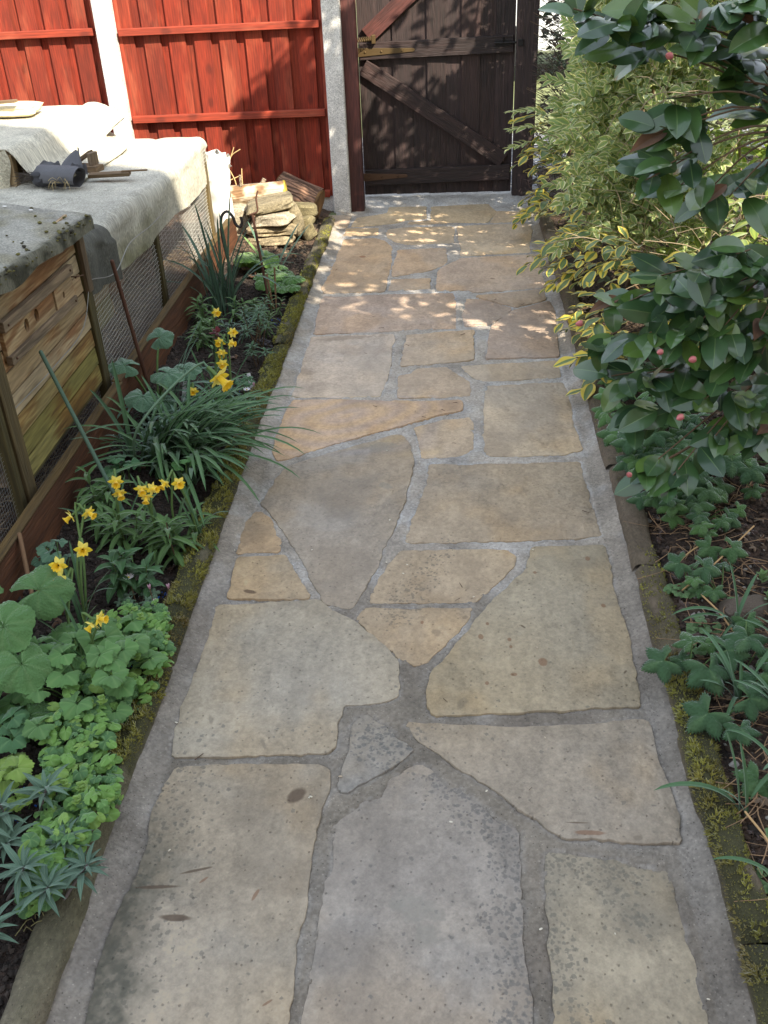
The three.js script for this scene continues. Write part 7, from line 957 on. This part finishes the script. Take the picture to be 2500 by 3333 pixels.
{ // low rosettes, seedlings
  const fg = lobed({ R: 0.014, A: 2.7, n: 36, env: bumps(2.5, 0.2), teeth: 16, tooth: 0.1, inner: lin(96, 132, 76), vein: lin(140, 166, 110), seed: 3 }), sg = leaf({ L: 0.03, W: 0.018, n: 6, e0: 0.7, e1: 0.1, fold: 0.3, inner: lin(116, 150, 84), rib: lin(140, 168, 108), seed: 4 });
  const ger = (lb, x, z, n, s) => { const t = thing('cranesbill', lb, 'seedling', [x, hR(x, z), z]); for (let i = 0; i < n; i++) { const a = RR() * 6.28, d = 0.035 * s * Math.sqrt(RR()), p = V(Math.cos(a) * d, rr(RR, 0.012, 0.03), Math.sin(a) * d); part(t, 'stalk', tube([V(p.x * 0.2, 0, p.z * 0.2), p], 0.0008, 4, 3), stemBrown); partM(t, 'leaf', fg, softLeaf, basis(p, dirOf(a, 0), V((RR() - 0.5) * 0.5, 1, 0.3), rr(RR, 0.7, 1.2))); } };
  ger('small round-leaved seedling just behind the mossy patch of the right kerb', 0.575, -2.0, 9, 0.9); ger('little seedling among dead stems, below the mossy kerb patch', 0.60, -1.86, 9, 1.2); ger('small seedling at the kerb beside the lower moss patch', 0.575, -1.78, 9, 0.9); ger('round-leaved rosette at the right edge beside the near mossy kerb', 0.63, -1.27, 12, 1.3); ger('pale round-leaved seedling close to the near kerb, lowest on the right', 0.565, -1.16, 6, 0.9); ger('seedling among litter behind the three-leaved stalk', 0.70, -1.95, 7, 1.0);
  const sd = thing('stonecrop', 'pale green fleshy stonecrop rosettes at the right edge', 'stonecrop', [0.80, hR(0.8, -1.98), -1.98]); for (let q = 0; q < 6; q++) { const o = V((RR() - 0.5) * 0.12, 0.03 * RR(), (RR() - 0.5) * 0.1); for (let k = 0; k < 9; k++) partM(sd, 'leaf', sg, mattLeaf, basis(o.clone().add(V(0, k * 0.003, 0)), dirOf(k * 2.4, 0.25 + 0.05 * k), V0, 1.2 - 0.07 * k)); }
  // litter, dead stems, stones
  const r = rng(71), dl = [0, 1, 2].map((k) => lobed({ R: 0.024, A: 1.6, n: 22, env: (a) => (0.55 + 0.45 * Math.abs(Math.cos(a * 3))) * (1 - 0.3 * Math.abs(a)), inner: [lin(98, 70, 50), lin(78, 58, 48), lin(128, 106, 82)][k], cup: 0.5, ripple: 0.14, seed: k })), dm = [[], [], []]; for (let i = 0; i < 900; i++) { const x = rr(r, 0.56, 1.25), z = rr(r, -3.4, -0.85); dm[i % 3].push(basis(V(x, hR(x, z) + 0.008, z), V(r() - 0.5, (r() - 0.5) * 0.5, r() - 0.5), V((r() - 0.5) * 0.7, 1, (r() - 0.5) * 0.7), rr(r, 0.4, 1.05))); } const lt = struct('leaf_litter'); lt.userData.kind = 'stuff'; dm.forEach((M, k) => many(lt, 'dead_leaf', dl[k], mattLeaf, M));
  const tl = []; for (let i = 0; i < 620; i++) { const x = rr(r, 0.57, 1.1), z = rr(r, -2.6, -1.0), y = hR(x, z) + 0.008, a = r() * 6.28, L = rr(r, 0.03, 0.14); tl.push(tube([V(x, y, z), V(x + Math.cos(a) * L * 0.5, y + rr(r, 0.004, 0.02), z + Math.sin(a) * L * 0.5), V(x + Math.cos(a + 0.3) * L, y + 0.002, z + Math.sin(a + 0.3) * L)], rr(r, 0.0006, 0.0014), 4, 4)); } const td = struct('dead_stalks'); td.userData.kind = 'stuff'; part(td, 'stalk_mass', merge(tl), stemMat(150, 120, 88)).userData.kind = 'stuff';
  const st = (lb, p) => { const t = thing('dry_twig', lb, 'dry twig', p[0]), o = V(...p[0]); part(t, 'stem', tube(p.map((q) => V(...q).sub(o)), 0.0022, 6, 20), stemMat(176, 142, 96)); };
  st('longest tan dead stem lying diagonally over the litter in the right bed', [[0.575, 0.06, -1.98], [0.66, 0.085, -2.05], [0.80, 0.11, -2.2]]); st('tan dead stem from the seedling towards the long diagonal one', [[0.57, 0.055, -2.08], [0.62, 0.07, -2.13], [0.66, 0.07, -2.17]]); st('curved pale stem lying above the leaf pair near the kerb', [[0.615, 0.07, -1.95], [0.64, 0.08, -1.86], [0.68, 0.05, -1.76]]); st('thin tan stem bowing beside the near mossy kerb', [[0.55, 0.075, -1.27], [0.575, 0.08, -1.19], [0.6, 0.05, -1.13]]);
  const rk = (lb, x, z, w, h, d, s) => { const t = thing('stone', lb, 'stone', [x, hR(x, z) + h * 0.2, z]); part(t, 'body', rock(w, h, d, s, 0.24, 2.4), std({ color: rgb(104, 92, 80), bumpMap: per(bumpGrain, 0.2, 0.2), bumpScale: 0.008, roughness: 1 })); };
  rk('dark rounded stone half sunk in litter behind the long dead stem', 0.72, -1.93, 0.11, 0.07, 0.09, 81); 
}

renderer.render(scene, camera);
